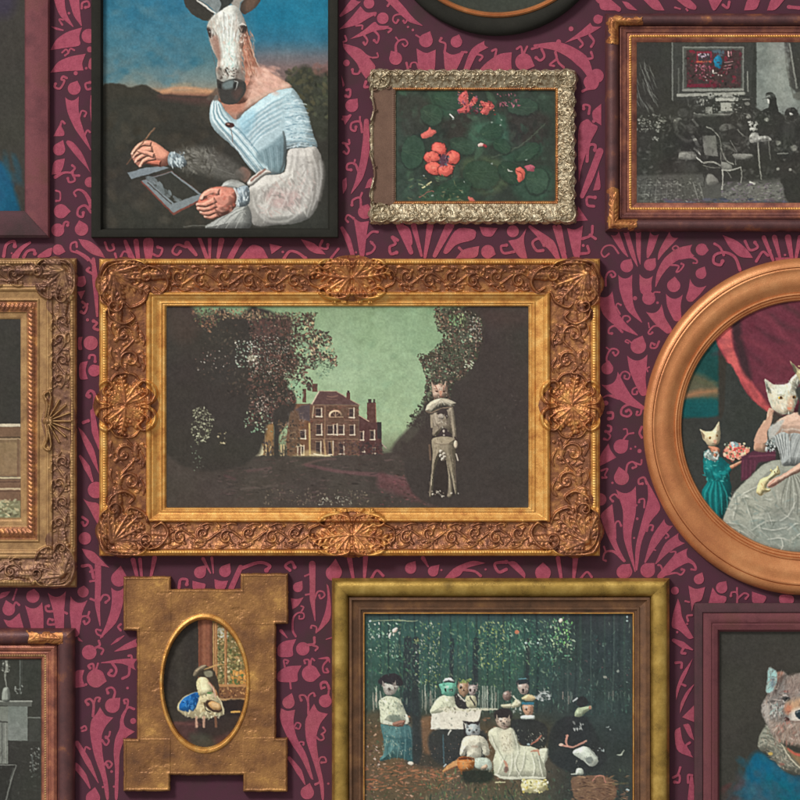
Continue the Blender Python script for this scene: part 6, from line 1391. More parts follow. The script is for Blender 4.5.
    # woman at the table with a green mask
    c.poly([(440, 270), (455, 200), (500, 160), (560, 150), (600, 200), (615, 260)], (206, 208, 180), 1, 1, tex=16, ts=3); c.poly([(490, 84), (580, 80), (585, 140), (560, 162), (510, 150), (498, 120)], (118, 186, 160), 1, 1, tex=16, ts=2.4); c.ell(525, 122, 7, 10, (40, 50, 48), 1, .7); c.ell(566, 124, 7, 10, (40, 50, 48), 1, .7); c.line([(470, 88), (540, 70), (600, 84)], [5, 9, 5], (60, 70, 70), .9); c.poly([(510, 72), (525, 50), (560, 48), (580, 70), (545, 64)], (216, 218, 210), 1, .9)
    c.poly([(440, 268), (520, 258), (640, 262), (610, 365), (436, 362)], (224, 220, 204), 1, 1, False, tex=6); c.line([(438, 362), (612, 366)], 6, (240, 236, 222), .9, .9); c.poly([(445, 372), (760, 372), (760, 560), (680, 600), (460, 560)], (58, 62, 62), .9, 3); c.line([(510, 400), (516, 570)], 8, (76, 100, 106), .9, 1); c.line([(540, 400), (556, 370)], [4, 12], (222, 220, 206), .9); c.line([(516, 590), (528, 580)], 8, (190, 206, 210), .9)
    c.at(440, 670, 6.154)
    c.poly([(0, 262), (90, 225), (200, 230), (258, 235), (240, 300), (220, 364), (0, 362)], (222, 216, 198), 1, 1, False, tex=8); c.line([(0, 240), (120, 240), (260, 240), (350, 240)], [14, 22, 16, 8], (214, 210, 184), .9, 1.4); c.dabs([(20, 220), (220, 260)], 34, [(176, 170, 140), (232, 226, 200), (140, 130, 110)], (.4, .9), (1, 2), None, (.4, .8))
    c.poly([(90, 160), (120, 150), (180, 230), (110, 230)], (60, 58, 58), 1, 1.2); c.poly([(110, 90), (150, 70), (180, 90), (178, 130), (150, 165), (118, 140)], (172, 140, 112), 1, 1, tex=16, ts=2); c.ell(128, 104, 8, 10, (54, 46, 42), 1, .7); c.dabs([(120, 55), (190, 80)], 22, [(120, 140, 84), (160, 176, 110)], (.5, 1), (1, 2), None, (.6, 1)); c.line([(112, 150), (150, 190), (160, 180)], 9, (212, 208, 190), .9)
    c.poly([(176, 100), (200, 88), (226, 100), (222, 140), (196, 156), (178, 140)], (176, 162, 156), 1, 1, tex=10, ts=2); c.ell(186, 122, 7, 9, (50, 44, 44), 1, .7); c.ell(212, 124, 5, 7, (60, 54, 54), 1, .7); c.poly([(160, 165), (215, 160), (225, 225), (170, 228)], (198, 194, 160), 1, 1.2, tex=22, ts=2); c.line([(185, 165), (215, 215)], 9, (60, 58, 58), .9)
    for x in (262, 275, 290, 318, 335):
        c.line([(x, 100), (x + 2, 230)], 8 if x < 300 else 5, (206, 206, 190), .6, 1.2)
    c.ell(412, 158, 28, 30, (140, 118, 110), 1, 1.2); c.poly([(380, 210), (440, 205), (470, 180), (500, 200), (470, 230), (390, 232)], (206, 200, 170), 1, 1.2, tex=20, ts=2); c.poly([(480, 90), (540, 85), (542, 130), (520, 150), (490, 136)], (186, 166, 154), 1, 1, tex=10, ts=2); c.ell(512, 122, 7, 9, (48, 40, 40), 1, .7); c.poly([(470, 92), (480, 60), (530, 56), (552, 82), (510, 84)], (54, 60, 64), 1, 1.2); c.line([(486, 54), (528, 52)], 7, (104, 150, 160), .8); c.poly([(500, 175), (545, 148), (585, 165), (580, 185), (540, 190)], (216, 196, 150), 1, 1.1, tex=20, ts=2); c.line([(450, 160), (490, 200)], 9, (214, 210, 190), .9)
    c.dabs([(590, 130), (680, 190)], 34, [(206, 210, 204), (90, 96, 94), (160, 166, 160)], (.5, 1), (1.5, 4), (40, 50), (.5, .9)); c.line([(600, 170), (620, 145), (660, 145), (672, 165)], 7, (200, 206, 200), .8, 1)
    c.poly([(510, 215), (568, 215), (570, 270), (540, 285), (515, 262)], (196, 156, 128), 1, 1, tex=16, ts=2); c.line([(510, 205), (570, 205)], 16, (64, 126, 146), .9, 1.1); c.ell(530, 240, 6, 8, (60, 44, 42), 1, .7); c.poly([(498, 282), (540, 276), (582, 282), (574, 306), (505, 306)], (214, 222, 212), 1, 1); c.dabs([(440, 230), (500, 270)], 14, [(206, 206, 196), (150, 156, 150)], (.4, .8), (1, 3), (70, 20), (.5, .9))
    c.poly([(440, 310), (500, 300), (600, 310), (660, 360), (640, 470), (520, 470), (440, 380)], (56, 58, 58), .95, 2); c.line([(560, 455), (600, 430), (622, 402)], [8, 12, 8], (176, 112, 96), .95, .9); c.ell(545, 455, 9, 7, (170, 190, 190), .9)
    # front sitters
    c.poly([(150, 330), (160, 390), (148, 400), (142, 330)], (54, 52, 54), .9, 1.2); c.poly([(140, 312), (180, 340), (235, 340), (246, 318), (238, 312), (190, 318)], (56, 52, 54), 1, 1.2); c.ell(203, 372, 44, 42, (174, 184, 182), 1, 1, tex=8); c.ell(180, 370, 6, 7, (66, 64, 66), .85, .9); c.ell(224, 369, 6, 7, (66, 64, 66), .85, .9); c.poly([(160, 380), (180, 400), (200, 412), (176, 404)], (130, 136, 136), .7, 2); c.ell(206, 392, 22, 16, (150, 150, 148), .6, 2)
    c.poly([(120, 520), (135, 440), (165, 405), (245, 402), (290, 440), (306, 515), (270, 520), (255, 480), (250, 540), (170, 540), (165, 500), (150, 525)], (216, 212, 190), 1, 1, tex=12, ts=3); c.line([(200, 470), (230, 470)], 12, (176, 150, 130), .6, 2); c.poly([(210, 545), (300, 545), (318, 610), (250, 615), (215, 590)], (196, 206, 190), 1, 1.1, tex=12, ts=3); c.ell(270, 600, 26, 14, (206, 176, 150), 1, 1.1, -40); c.line([(165, 400), (240, 400)], 5, (90, 84, 80), .5)
    c.line([(20, 622), (60, 592), (110, 566)], [12, 30, 34], (214, 160, 104), .95, 1.1); c.line([(20, 626), (66, 606), (104, 590)], 7, (150, 96, 66), .8, 1.2); c.poly([(112, 540), (160, 530), (208, 540), (214, 560), (206, 600), (180, 622), (135, 622), (108, 590)], (196, 122, 66), 1, 1, tex=14, ts=2.4); c.ell(150, 580, 24, 22, (226, 164, 100), .7, 4); c.poly([(112, 542), (160, 532), (208, 542), (196, 552), (160, 548), (124, 552)], (112, 66, 44), 1, .9); c.line([(112, 560), (160, 566), (212, 560)], 5, (232, 180, 120), .7, 1); c.line([(132, 622), (134, 640)], 10, (176, 108, 62), .9); c.poly([(140, 620), (280, 610), (330, 640), (300, 690), (160, 690)], (46, 52, 46), .9, 4)
    c.poly([(298, 380), (345, 350), (400, 365), (440, 356), (470, 400), (490, 460), (560, 470), (620, 500), (640, 560), (652, 660), (560, 670), (400, 670), (340, 640), (326, 560), (340, 500), (305, 440)], (206, 206, 180), 1, 1); c.poly([(370, 380), (440, 370), (450, 500), (390, 500)], (220, 214, 186), .8, 4)
    for pts in ([(480, 500), (460, 580), (500, 660)], [(520, 500), (510, 580), (480, 650)], [(560, 510), (580, 590), (570, 660)], [(600, 520), (620, 600), (632, 655)], [(400, 520), (370, 590), (350, 640)], [(440, 510), (440, 590), (420, 660)], [(310, 400), (340, 470), (390, 560)], [(450, 380), (470, 440), (480, 490)]):
        c.line(pts, [3, 8, 3], (234, 232, 212), .8, 1.3); c.line([(x + 10, y + 4) for x, y in pts], [3, 8, 3], (140, 142, 122), .6, 1.6)
    c.dabs([(380, 390), (440, 500)], 40, [(176, 166, 140), (236, 230, 206), (160, 150, 130)], (.3, .7), (1, 3), (85, 15), (.4, .8)); c.line([(395, 560), (410, 590), (405, 625)], [12, 20, 10], (196, 146, 120), .95, 1.1); c.ell(406, 610, 16, 18, (110, 88, 80), .8, 1.6); c.line([(560, 500), (600, 495), (612, 520)], [8, 16, 10], (190, 136, 112), .95, 1.1); c.poly([(612, 485), (668, 484), (662, 540), (640, 575), (618, 530)], (216, 216, 192), 1, 1.1); c.line([(338, 640), (400, 662), (560, 660), (645, 662)], [10, 16, 14, 8], (222, 222, 200), .9, 1.3)
    c.poly([(345, 300), (390, 290), (430, 295), (428, 335), (400, 365), (370, 350), (350, 325)], (204, 184, 164), 1, 1); c.ell(376, 313, 7, 6, (86, 74, 70), .85, 1); c.ell(410, 314, 5, 5, (96, 84, 80), .8, 1); c.line([(396, 316), (400, 334), (392, 338)], [3, 5, 3], (160, 132, 116), .7, 1); c.poly([(346, 305), (362, 330), (368, 350), (350, 330)], (164, 142, 124), .7, 2); c.line([(395, 345), (418, 348)], 6, (96, 66, 62), .9); c.poly([(330, 268), (370, 235), (425, 238), (446, 275), (435, 300), (390, 290), (345, 302)], (56, 52, 52), 1, 1.4)
    c.poly([(505, 690), (560, 668), (640, 680), (664, 720), (620, 752), (530, 752), (500, 725)], (214, 208, 158), 1, 1.1); c.dabs([(505, 672), (662, 752)], 60, [(240, 236, 204), (206, 190, 110), (150, 146, 100), (226, 216, 150)], (.6, 1.3), (1, 1.6), None, (.7, 1)); c.line([(340, 690), (400, 688)], 7, (210, 206, 160), .9)
    # right-hand group in the shade
    c.at(530, 670, 6.154)
    c.poly([(150, 330), (210, 290), (300, 280), (360, 300), (420, 420), (470, 560), (300, 640), (130, 560), (110, 420)], (54, 58, 58), .95, 3); c.poly([(262, 510), (300, 478), (352, 472), (416, 540), (404, 584), (366, 590), (330, 560)], (214, 222, 206), 1, 1, tex=8); c.poly([(340, 545), (372, 530), (390, 560), (360, 575)], (110, 118, 112), .8, 1.4); c.line([(355, 475), (414, 540)], 5, (120, 128, 122), .7, .9)
    c.line([(182, 460), (240, 470), (270, 470), (345, 436)], [9, 14, 10, 12], (196, 146, 128), .95, .9); c.line([(228, 405), (222, 440), (232, 466)], [16, 12, 8], (206, 150, 130), .95, .9); c.ell(190, 458, 14, 8, (216, 190, 170), .9, .9)
    c.poly([(272, 270), (290, 235), (320, 228), (370, 218), (378, 235), (340, 262), (320, 282), (280, 288)], (172, 184, 150), 1, 1, tex=16, ts=2); c.ell(368, 230, 8, 12, (176, 130, 110), .9, .9); c.line([(265, 190), (290, 172)], 9, (196, 200, 196), .9); c.poly([(288, 215), (300, 170), (340, 165), (360, 205), (320, 225)], (54, 56, 56), 1, 1.6); c.dabs([(265, 310), (330, 370)], 10, [(176, 180, 172)], (.5, .9), (1, 3), (80, 20), (.5, .9))
    c.poly([(280, 640), (290, 605), (320, 605), (326, 640)], (206, 214, 196), 1, 1); c.line([(255, 640), (285, 638)], 7, (200, 206, 190), .9); c.line([(535, 520), (560, 520), (576, 492)], [4, 12, 4], (190, 196, 176), .9, 1); c.dabs([(410, 480), (480, 500)], 8, [(176, 190, 186)], (.4, .7), (1, 2), None, (.5, .9)); c.ell(600, 738, 10, 7, (190, 210, 210), .9, .8, 30); c.dabs([(470, 340), (500, 380)], 4, [(150, 160, 156)], (.5, .9), (1, 2), None, (.6, .9))
    c.poly([(255, 665), (330, 650), (450, 650), (520, 690), (510, 800), (300, 800), (262, 740)], (122, 96, 76), 1, 1.4); c.dabs([(258, 650), (600, 800)], 260, [(160, 128, 100), (84, 66, 58), (132, 106, 82), (110, 84, 70)], (.35, .7), (2, 5), (4, 14), (.4, .85), .6, lambda x, y: 1 if x < 614 else .4); c.line([(385, 680), (410, 652), (450, 655), (465, 690)], 7, (186, 130, 112), .9, 1); c.line([(510, 700), (600, 695)], 9, (96, 96, 72), .7, 2)
    c.at(0, 0, 1)
    c.dabs([(366, 640), (632, 716)], 420, [(76, 110, 98), (50, 66, 64), (96, 124, 108), (60, 86, 80)], (.3, .7), (1, 3), (85, 25), (.25, .6), .6, lambda x, y: .9 if (400 < x < 424 or 470 < x < 502 or x > 560 or y < 676) else .12)
    c.dabs([(366, 725), (460, 846)], 300, [(196, 160, 136), (186, 140, 112), (206, 180, 160)], (.2, .4), (1, 2), None, (.25, .6), .5, lambda x, y: 1 if y > 762 or x > 416 and y > 742 else .1)
    for (x0, y0, x1, y1, n) in ((380, 696, 410, 725, 40), (432, 696, 462, 710, 24), (432, 710, 478, 728, 20), (461, 738, 490, 760, 36), (488, 728, 545, 778, 90), (382, 728, 412, 760, 40), (516, 726, 546, 760, 22), (574, 746, 598, 766, 20), (462, 758, 494, 772, 24)):
        c.dabs([(x0, y0), (x1, y1)], n, [(226, 224, 202), (160, 160, 140), (190, 190, 168), (128, 132, 118)], (.25, .55), (1.5, 3.5), (75, 35), (.25, .6), .5)
    for (x, y, w, col) in ((389, 684, 7, (150, 140, 132)), (449.5, 684, 7, (96, 160, 136)), (463, 684, 5, (146, 116, 92)), (473, 686, 5, (150, 138, 132)), (522.5, 686, 5, (150, 134, 124)), (473, 726, 7, (120, 126, 126)), (503, 718, 7, (156, 140, 124))):
        for sgn in (-1, 1):
            c.poly([(x + sgn * w * .45, y + 2), (x + sgn * w * .95, y - 3.6), (x + sgn * w * 1.0, y + 2.4)], col, .95, .7, False)
        c.ell(x + .6, y + 6.2, w * .34, w * .26, tuple(v * .82 for v in col), .7, 1.2); c.ell(x + .8, y + 5.8, .8, .6, (52, 46, 44), .9, .6)
    c.dabs([(372, 676), (545, 735)], 120, [(52, 60, 58), (64, 76, 70)], (.3, .8), (1, 2), None, (.2, .5), .6)
    for (x, y) in ((391, 688), (449, 690), (463, 688), (473, 690), (522, 689), (507, 696), (528, 710), (473, 731), (503, 722)):
        c.ell(x - 2, y - 3, 2, 1.4, (232, 226, 214), .55, 1.2); c.dabs([(x - 6, y - 6), (x + 6, y + 6)], 12, [(120, 104, 98), (206, 196, 184), (90, 78, 74)], (.25, .5), (1, 2), None, (.35, .7), .5)
    c.warp(.5, 2.2); c.grain(4, 1.5, 3, 16)
    return c


def paint_wolf():
    c = Canvas(715, 628, 880, 900, (66, 64, 58), seed=29, s=.62)
    c.C += vnoise(c.X, c.Y, 30, 3, 4)[..., None] * 4
    c.at(710, 700, 7.2)
    c.poly([(70, 820), (140, 700), (230, 560), (300, 420), (350, 380), (450, 440), (560, 530), (720, 560), (1300, 560), (1300, 1500), (60, 1500)], (40, 92, 112), 1, 3, grad=(44, 82, 100)); c.poly([(290, 440), (350, 385), (440, 450), (540, 540), (640, 640), (600, 720), (430, 600), (280, 600)], (10, 100, 134), .85, 10); c.poly([(400, 540), (560, 600), (660, 760), (540, 760), (430, 640)], (14, 104, 112), .7, 14); c.poly([(150, 700), (260, 600), (420, 640), (480, 760), (300, 830), (120, 820)], (66, 88, 100), .6, 16)
    c.dabs([(200, 420), (720, 800)], 150, [(30, 100, 128), (20, 84, 108), (50, 108, 122), (60, 84, 100)], (1.5, 3.5), (1, 3), (50, 30), (.15, .4), 2.5); c.dabs([(90, 560), (230, 800)], 50, [(104, 66, 66), (76, 62, 58), (60, 74, 78)], (1.5, 3.5), (1, 3), (120, 25), (.2, .4), 3)
    # ruff
    c.poly([(342, 320), (372, 220), (430, 180), (500, 250), (560, 360), (690, 520), (620, 535), (520, 500), (430, 400), (370, 370)], (130, 130, 116), 1, 1.2)
    for k in range(9):
        u = k / 8
        c.line([(500 + 10 * u, 262 + 70 * u), (440 - 30 * u, 215 + 90 * u), (400 - 50 * u, 182 + 150 * u)], [3, 9, 12], [(168, 168, 152), (100, 104, 94)][k % 2], .7, 1.8)
    for k in range(8):
        c.line([(530 + 18 * k, 350 + 22 * k), (470 + 24 * k, 400 + 18 * k), (440 + 30 * k, 420 + 16 * k)], [4, 9, 5], [(166, 160, 140), (112, 106, 92)][k % 2], .65, 1.8)
    c.dabs([(345, 320), (430, 190), (520, 300), (640, 500), (520, 500), (420, 400)], 170, [(176, 168, 148), (92, 90, 80), (150, 136, 118), (196, 188, 168)], (.25, .6), (2, 5), (50, 30), (.3, .7), .6)
    c.line([(515, 320), (580, 420), (680, 520)], 9, (206, 198, 172), .9, 1.2); c.ell(434, 385, 16, 12, (206, 176, 96), .9, 1.4); c.ell(515, 460, 18, 10, (150, 96, 84), .7, 2)
    c.poly([(540, 340), (620, 380), (760, 400), (760, 540), (690, 520), (620, 440)], (150, 122, 88), .9, 3); c.line([(560, 350), (620, 390), (740, 400)], [8, 18, 20], (206, 96, 80), .85, 2)
    # head
    c.at(730, 650, 10)
    hd = [(380, 186), (420, 180), (470, 220), (540, 224), (600, 260), (690, 228), (800, 220), (1000, 260), (1080, 180), (1130, 200), (1140, 420), (1100, 520), (1120, 660), (1040, 860), (820, 960), (640, 930), (440, 860), (380, 760), (320, 640), (318, 560), (350, 480), (372, 440), (356, 400), (372, 300)]
    c.poly(hd, (134, 128, 121), 1, 1.6, tex=16, ts=3)
    c.poly([(382, 190), (420, 182), (468, 222), (470, 300), (430, 400), (380, 430), (358, 400), (372, 300)], (160, 202, 196), .95, 1.6); c.poly([(400, 290), (440, 280), (440, 360), (410, 370)], (110, 120, 130), .7, 3); c.poly([(470, 222), (540, 224), (520, 300), (480, 330)], (166, 120, 100), .9, 2); c.poly([(500, 260), (560, 250), (500, 360), (440, 420), (470, 320)], (88, 80, 74), .8, 3)
    c.poly([(320, 600), (350, 500), (380, 560), (400, 680), (450, 800), (380, 750)], (186, 178, 168), .85, 4); c.line([(380, 520), (440, 510), (520, 490), (560, 470)], [14, 22, 18, 8], (84, 80, 76), .85, 2); c.line([(400, 470), (440, 430), (460, 400)], [10, 14, 6], (92, 78, 72), .8, 1.8)
    c.poly([(520, 480), (560, 465), (600, 480), (590, 510), (545, 510)], (64, 66, 64), 1, 1.1); c.line([(515, 465), (550, 448), (570, 460)], [6, 10, 5], (216, 208, 198), .95, 1); c.line([(480, 505), (520, 498), (540, 520)], [5, 10, 5], (206, 202, 194), .9, 1); c.ell(562, 410, 26, 10, (196, 104, 92), .85, 2, -8); c.line([(500, 420), (580, 400)], 6, (110, 90, 82), .7, 1.4)
    c.poly([(580, 270), (700, 250), (700, 400), (620, 480), (560, 380)], (156, 134, 122), .7, 5); c.poly([(560, 540), (620, 500), (760, 470), (860, 520), (840, 640), (640, 640), (560, 620)], (208, 166, 128), .9, 6); c.poly([(540, 560), (590, 540), (620, 580), (580, 640), (550, 620)], (190, 120, 92), .8, 4); c.poly([(600, 640), (650, 590), (700, 580), (760, 700), (620, 710)], (222, 214, 200), .9, 4)
    c.poly([(646, 640), (660, 605), (720, 592), (800, 600), (820, 660), (760, 690), (690, 690)], (44, 58, 64), 1, 1.2); c.line([(660, 625), (690, 612)], 9, (130, 150, 156), .8, 1.2); c.poly([(535, 690), (560, 670), (590, 690), (560, 715)], (72, 46, 44), .95, 1.4); c.line([(560, 700), (640, 716), (720, 712)], 8, (92, 66, 60), .8, 1.6); c.line([(580, 620), (600, 610)], 9, (120, 66, 54), .7, 1.4)
    c.poly([(400, 720), (540, 730), (760, 730), (820, 960), (640, 940), (450, 860)], (160, 136, 120), .8, 6); c.dabs([(440, 720), (800, 940)], 150, [(184, 164, 148), (128, 106, 94), (176, 120, 106), (158, 140, 126)], (.5, 1.1), (2, 4), (105, 25), (.3, .7))
    c.dabs(hd, 900, [(176, 168, 158), (96, 88, 82), (150, 138, 128), (120, 108, 100)], (.22, .45), (3, 7), (112, 22), (.25, .6), .5, lambda x, y: .2 if (x > 786 and 697 < y < 725) else 1)
    c.dabs(hd, 260, [(196, 184, 168), (110, 96, 88), (168, 146, 130), (90, 82, 76), (206, 190, 176)], (.4, .8), (2, 4.5), (110, 35), (.25, .65), .7, lambda x, y: .25 if (x > 785 and 697 < y < 725) else 1); c.dabs([(400, 540), (540, 660)], 70, [(206, 200, 190), (98, 92, 88), (150, 168, 160)], (.4, .8), (2, 4), (100, 30), (.4, .8))
    c.ell(560, 486, 9, 8, (30, 28, 28), 1, .7); c.ell(1000, 486, 30, 18, (60, 60, 58), 1, 1.2)
    c.warp(.5, 3); c.grain(2, 2, 2.2, 24)
    return c


def paint_dancer():
    """small oval: a child in a white and blue skirt on a bench by a window"""
    c = Canvas(158, 614, 252, 752, (60, 54, 48), seed=31, s=.55); c.vol = .28
    c.at(160, 615, 5.926)
    c.rect(-20, -20, 232, 640, (62, 56, 50), tex=5); c.line([(110, 60), (120, 600)], 30, (72, 66, 58), .5, 6); c.line([(190, 60), (195, 500)], 20, (52, 48, 44), .6, 5); c.rect(228, -20, 312, 420, (132, 82, 62), tex=10, ts=5)
    for x, col in ((240, (108, 66, 50)), (262, (164, 108, 80)), (285, (150, 96, 74)), (304, (88, 58, 46))):
        c.line([(x, 40), (x + 2, 400)], 12, col, .7, 3)
    c.rect(312, -20, 560, 500, (116, 102, 66), tex=16, ts=6)
    c.dabs([(330, 60), (520, 410)], 420, [(176, 164, 108), (92, 100, 60), (140, 128, 84), (196, 160, 110), (74, 84, 54), (206, 190, 150)], (.5, 1.2), (1, 2), None, (.35, .85)); c.dabs([(420, 330), (510, 410)], 60, [(222, 160, 84), (176, 126, 70), (90, 110, 66)], (.7, 1.5), (1, 1.8), None, (.5, .9)); c.dabs([(340, 80), (400, 130)], 40, [(206, 206, 190), (170, 170, 150)], (.6, 1.2), (1, 2), None, (.4, .8))
    for x in (322, 334, 390):
        c.line([(x, 50), (x, 500)], 13 if x < 380 else 16, (150, 100, 64), .95, 1.2); c.line([(x - 3, 50), (x - 3, 500)], 3.5, (214, 176, 120), .85, .9)
    c.rect(345, 410, 520, 425, (176, 130, 84)); c.rect(345, 425, 520, 500, (120, 84, 58)); c.dabs([(345, 425), (510, 495)], 50, [(190, 146, 96), (84, 58, 44), (150, 104, 70)], (.5, .9), (1, 2.4), (60, 40), (.5, .9)); c.rect(345, 492, 520, 506, (196, 160, 110), .7)
    c.poly([(-20, 640), (250, 620), (540, 600), (540, 820), (-20, 820)], (86, 62, 58), 1, 3, False, tex=8); c.poly([(380, 510), (500, 505), (505, 590), (420, 600), (380, 570)], (50, 42, 40), 1, 2); c.poly([(250, 600), (430, 590), (480, 660), (300, 730), (220, 690)], (58, 50, 46), .9, 5); c.line([(425, 575), (470, 572)], 12, (212, 166, 90), .95, 1.1); c.line([(90, 640), (240, 650)], 10, (120, 78, 72), .6, 3); c.poly([(180, 700), (300, 720), (320, 780), (200, 780)], (70, 74, 60), .7, 6)
    c.poly([(104, 560), (112, 520), (150, 480), (220, 455), (300, 450), (350, 500), (384, 570), (350, 600), (250, 612), (160, 598)], (208, 194, 152), 1, 1.2); c.poly([(118, 560), (122, 515), (160, 480), (226, 456), (232, 490), (206, 560), (170, 572)], (34, 104, 170), 1, 1.2); c.dabs([(135, 505), (165, 482), (220, 465), (222, 500), (200, 552), (165, 560)], 40, [(80, 150, 206), (20, 76, 136), (60, 128, 190)], (.5, 1.1), (1, 3), (110, 30), (.5, .9)); c.dabs([(130, 560), (360, 610)], 50, [(232, 222, 186), (160, 146, 110), (190, 186, 150)], (.5, 1), (1, 3), (90, 40), (.4, .8)); c.dabs([(230, 460), (370, 590)], 60, [(226, 214, 170), (170, 150, 110), (120, 120, 96)], (.5, 1.1), (1, 3), (60, 40), (.35, .8))
    c.poly([(216, 402), (232, 372), (262, 366), (288, 384), (306, 424), (308, 452), (270, 470), (236, 474), (222, 446)], (216, 204, 158), 1, 1, tex=16, ts=2.4); c.line([(288, 400), (318, 440), (330, 486)], [12, 11, 8], (206, 166, 140), .9, 1); c.line([(236, 400), (244, 440), (240, 470)], 4, (150, 136, 100), .7, 1); c.poly([(240, 380), (270, 380), (290, 440), (245, 460)], (240, 232, 190), .7, 3)
    c.poly([(210, 340), (240, 310), (290, 305), (320, 330), (345, 390), (350, 470), (330, 440), (300, 395), (270, 368), (230, 364)], (66, 58, 48), 1, 1.2); c.poly([(196, 358), (205, 330), (240, 300), (275, 296), (270, 318), (235, 335), (215, 360)], (126, 112, 92), 1, 1.1); c.line([(215, 330), (250, 305), (270, 298)], 6, (196, 176, 140), .8, 1); c.line([(262, 322), (300, 308), (336, 296), (395, 292)], [4, 10, 8, 3], (190, 150, 96), .9, 1); c.poly([(262, 335), (305, 330), (312, 360), (275, 366)], (150, 146, 120), .8, 1.6)
    c.ell(318, 540, 56, 30, (70, 52, 42), 1, 1.2, 28); c.ell(326, 536, 42, 24, (206, 160, 104), 1, 1.2, 24); c.ell(330, 532, 26, 14, (226, 190, 140), .8, 2, 24); c.line([(262, 520), (275, 560), (300, 575)], 5, (50, 40, 36), .9, 1); c.line([(340, 480), (365, 520), (378, 585)], [6, 8, 5], (214, 200, 160), .9, 1); c.ell(295, 460, 14, 6, (80, 128, 70), .9, 1.2)
    for x in (216, 260, 330):
        c.line([(x, 605), (x + 2, 660)], 14, (196, 156, 130) if x < 300 else (130, 92, 70), .9, 1.3)
    c.warp(.5, 3); c.grain(3, 1.8, 3, 16)
    return c


def paint_study():
    """left edge: a dim grey room with a chimneypiece"""
    c = Canvas(-60, 657, 44, 860, (60, 61, 55), seed=37, s=.6)
    c.at(0, 650, 5.333)
    c.rect(-320, 50, 230, 1200, (60, 61, 55), tex=4); c.rect(36, 296, 148, 482, (120, 126, 118), tex=10, ts=6); c.rect(-320, 270, 170, 300, (92, 94, 87)); c.line([(-300, 272), (170, 272)], 8, (150, 152, 142), .9, .9, False); c.line([(-300, 292), (40, 298)], 6, (62, 62, 57), .8, .9, False)
    c.rect(-10, 300, 44, 606, (118, 122, 112), tex=8); c.line([(0, 380), (40, 384)], 8, (72, 74, 68), .9); c.line([(12, 390), (12, 600)], 6, (88, 90, 84), .8); c.line([(30, 390), (30, 600)], 5, (146, 148, 138), .8); c.rect(-320, 310, -12, 620, (72, 74, 68), tex=8)
    c.line([(108, 55), (108, 230)], 7, (96, 100, 94), .8); c.line([(118, 55), (118, 215)], 4, (84, 86, 80), .7); c.dabs([(80, 190), (120, 240)], 9, [(150, 154, 146)], (.4, .8), (1, 2.4), None, (.5, .9))
    c.poly([(14, 270), (14, 215), (28, 198), (50, 205), (54, 270)], (142, 146, 136), 1, 1); c.line([(34, 60), (38, 100), (28, 130), (36, 200)], [12, 16, 9, 5], (140, 142, 132), .9, 1.1); c.dabs([(10, 55), (56, 130)], 24, [(176, 178, 166), (84, 86, 80)], (.4, .9), (1, 2), None, (.5, .9))
    c.line([(140, 360), (215, 360)], 7, (116, 120, 112), .8); c.rect(150, 365, 215, 520, (66, 68, 62), .9); c.rect(46, 486, 215, 1000, (58, 58, 53), .95)
    c.dabs([(160, 520), (212, 680)], 40, [(120, 124, 116), (86, 90, 84), (150, 152, 144)], (.4, .8), (1, 2), None, (.4, .85)); c.line([(172, 560), (180, 640)], 6, (110, 116, 112), .6, 1.4)
    c.poly([(-200, 640), (0, 610), (82, 612), (60, 800), (-200, 900)], (52, 52, 47), 1, 1.2, False); c.line([(-10, 612), (84, 612)], 5, (132, 134, 126), .8); c.line([(88, 616), (64, 680), (34, 800)], [5, 10, 7], (116, 118, 110), .9, 1.1); c.line([(74, 630), (54, 690)], 8, (80, 82, 76), .8)
    c.dabs([(-60, 480), (220, 900)], 60, [(66, 66, 61), (74, 76, 70)], (.5, 1.2), (1, 3), None, (.2, .5))
    c.warp(.4, 3); c.grain(3, 1.6, 2.5, 18)
    return c


def paint_hall():
    """left edge: a panelled hall seen past a dark doorway"""
    c = Canvas(-90, 318, 24, 522, (60, 58, 53), seed=41, s=.65)
    c.at(0, 390, 5.333)
    c.rect(-500, 205, 130, 460, (128, 104, 78), tex=5); c.rect(-500, 280, 100, 450, (138, 114, 84), tex=6, ts=8); c.rect(-500, 180, 110, 196, (196, 184, 158)); c.rect(-500, 196, 110, 248, (116, 90, 70)); c.line([(-500, 250), (110, 252)], 6, (70, 56, 46), .9, .9, False); c.line([(-500, 262), (110, 262)], 6, (170, 146, 116), .9, .9, False)
    c.rect(92, 262, 104, 470, (120, 94, 72)); c.line([(-500, 468), (110, 468)], 10, (196, 178, 140), .95, 1, False); c.rect(-500, 474, 110, 600, (118, 92, 72)); c.line([(-500, 490), (110, 490)], 5, (84, 62, 52), .8, 1, False); c.line([(-500, 527), (110, 527)], 10, (190, 170, 136), .95, 1, False); c.line([(-500, 540), (110, 540)], 5, (92, 70, 56), .8, 1, False)
    c.rect(-500, 590, 110, 690, (126, 122, 92), tex=12, ts=4); c.dabs([(-300, 585), (100, 680)], 190, [(176, 176, 140), (110, 120, 90), (196, 180, 140), (96, 92, 70)], (.6, 1.2), (1, 3), (10, 30), (.4, .8)); c.rect(-500, 680, 130, 760, (140, 112, 76))
    c.at(-60, 320, 2); c.poly([(20, 10), (60, 10), (70, 150), (20, 150)], (72, 66, 58), .6, 8)
    c.warp(.4, 3); c.grain(2.4, 2, 2.6, 20)
    return c


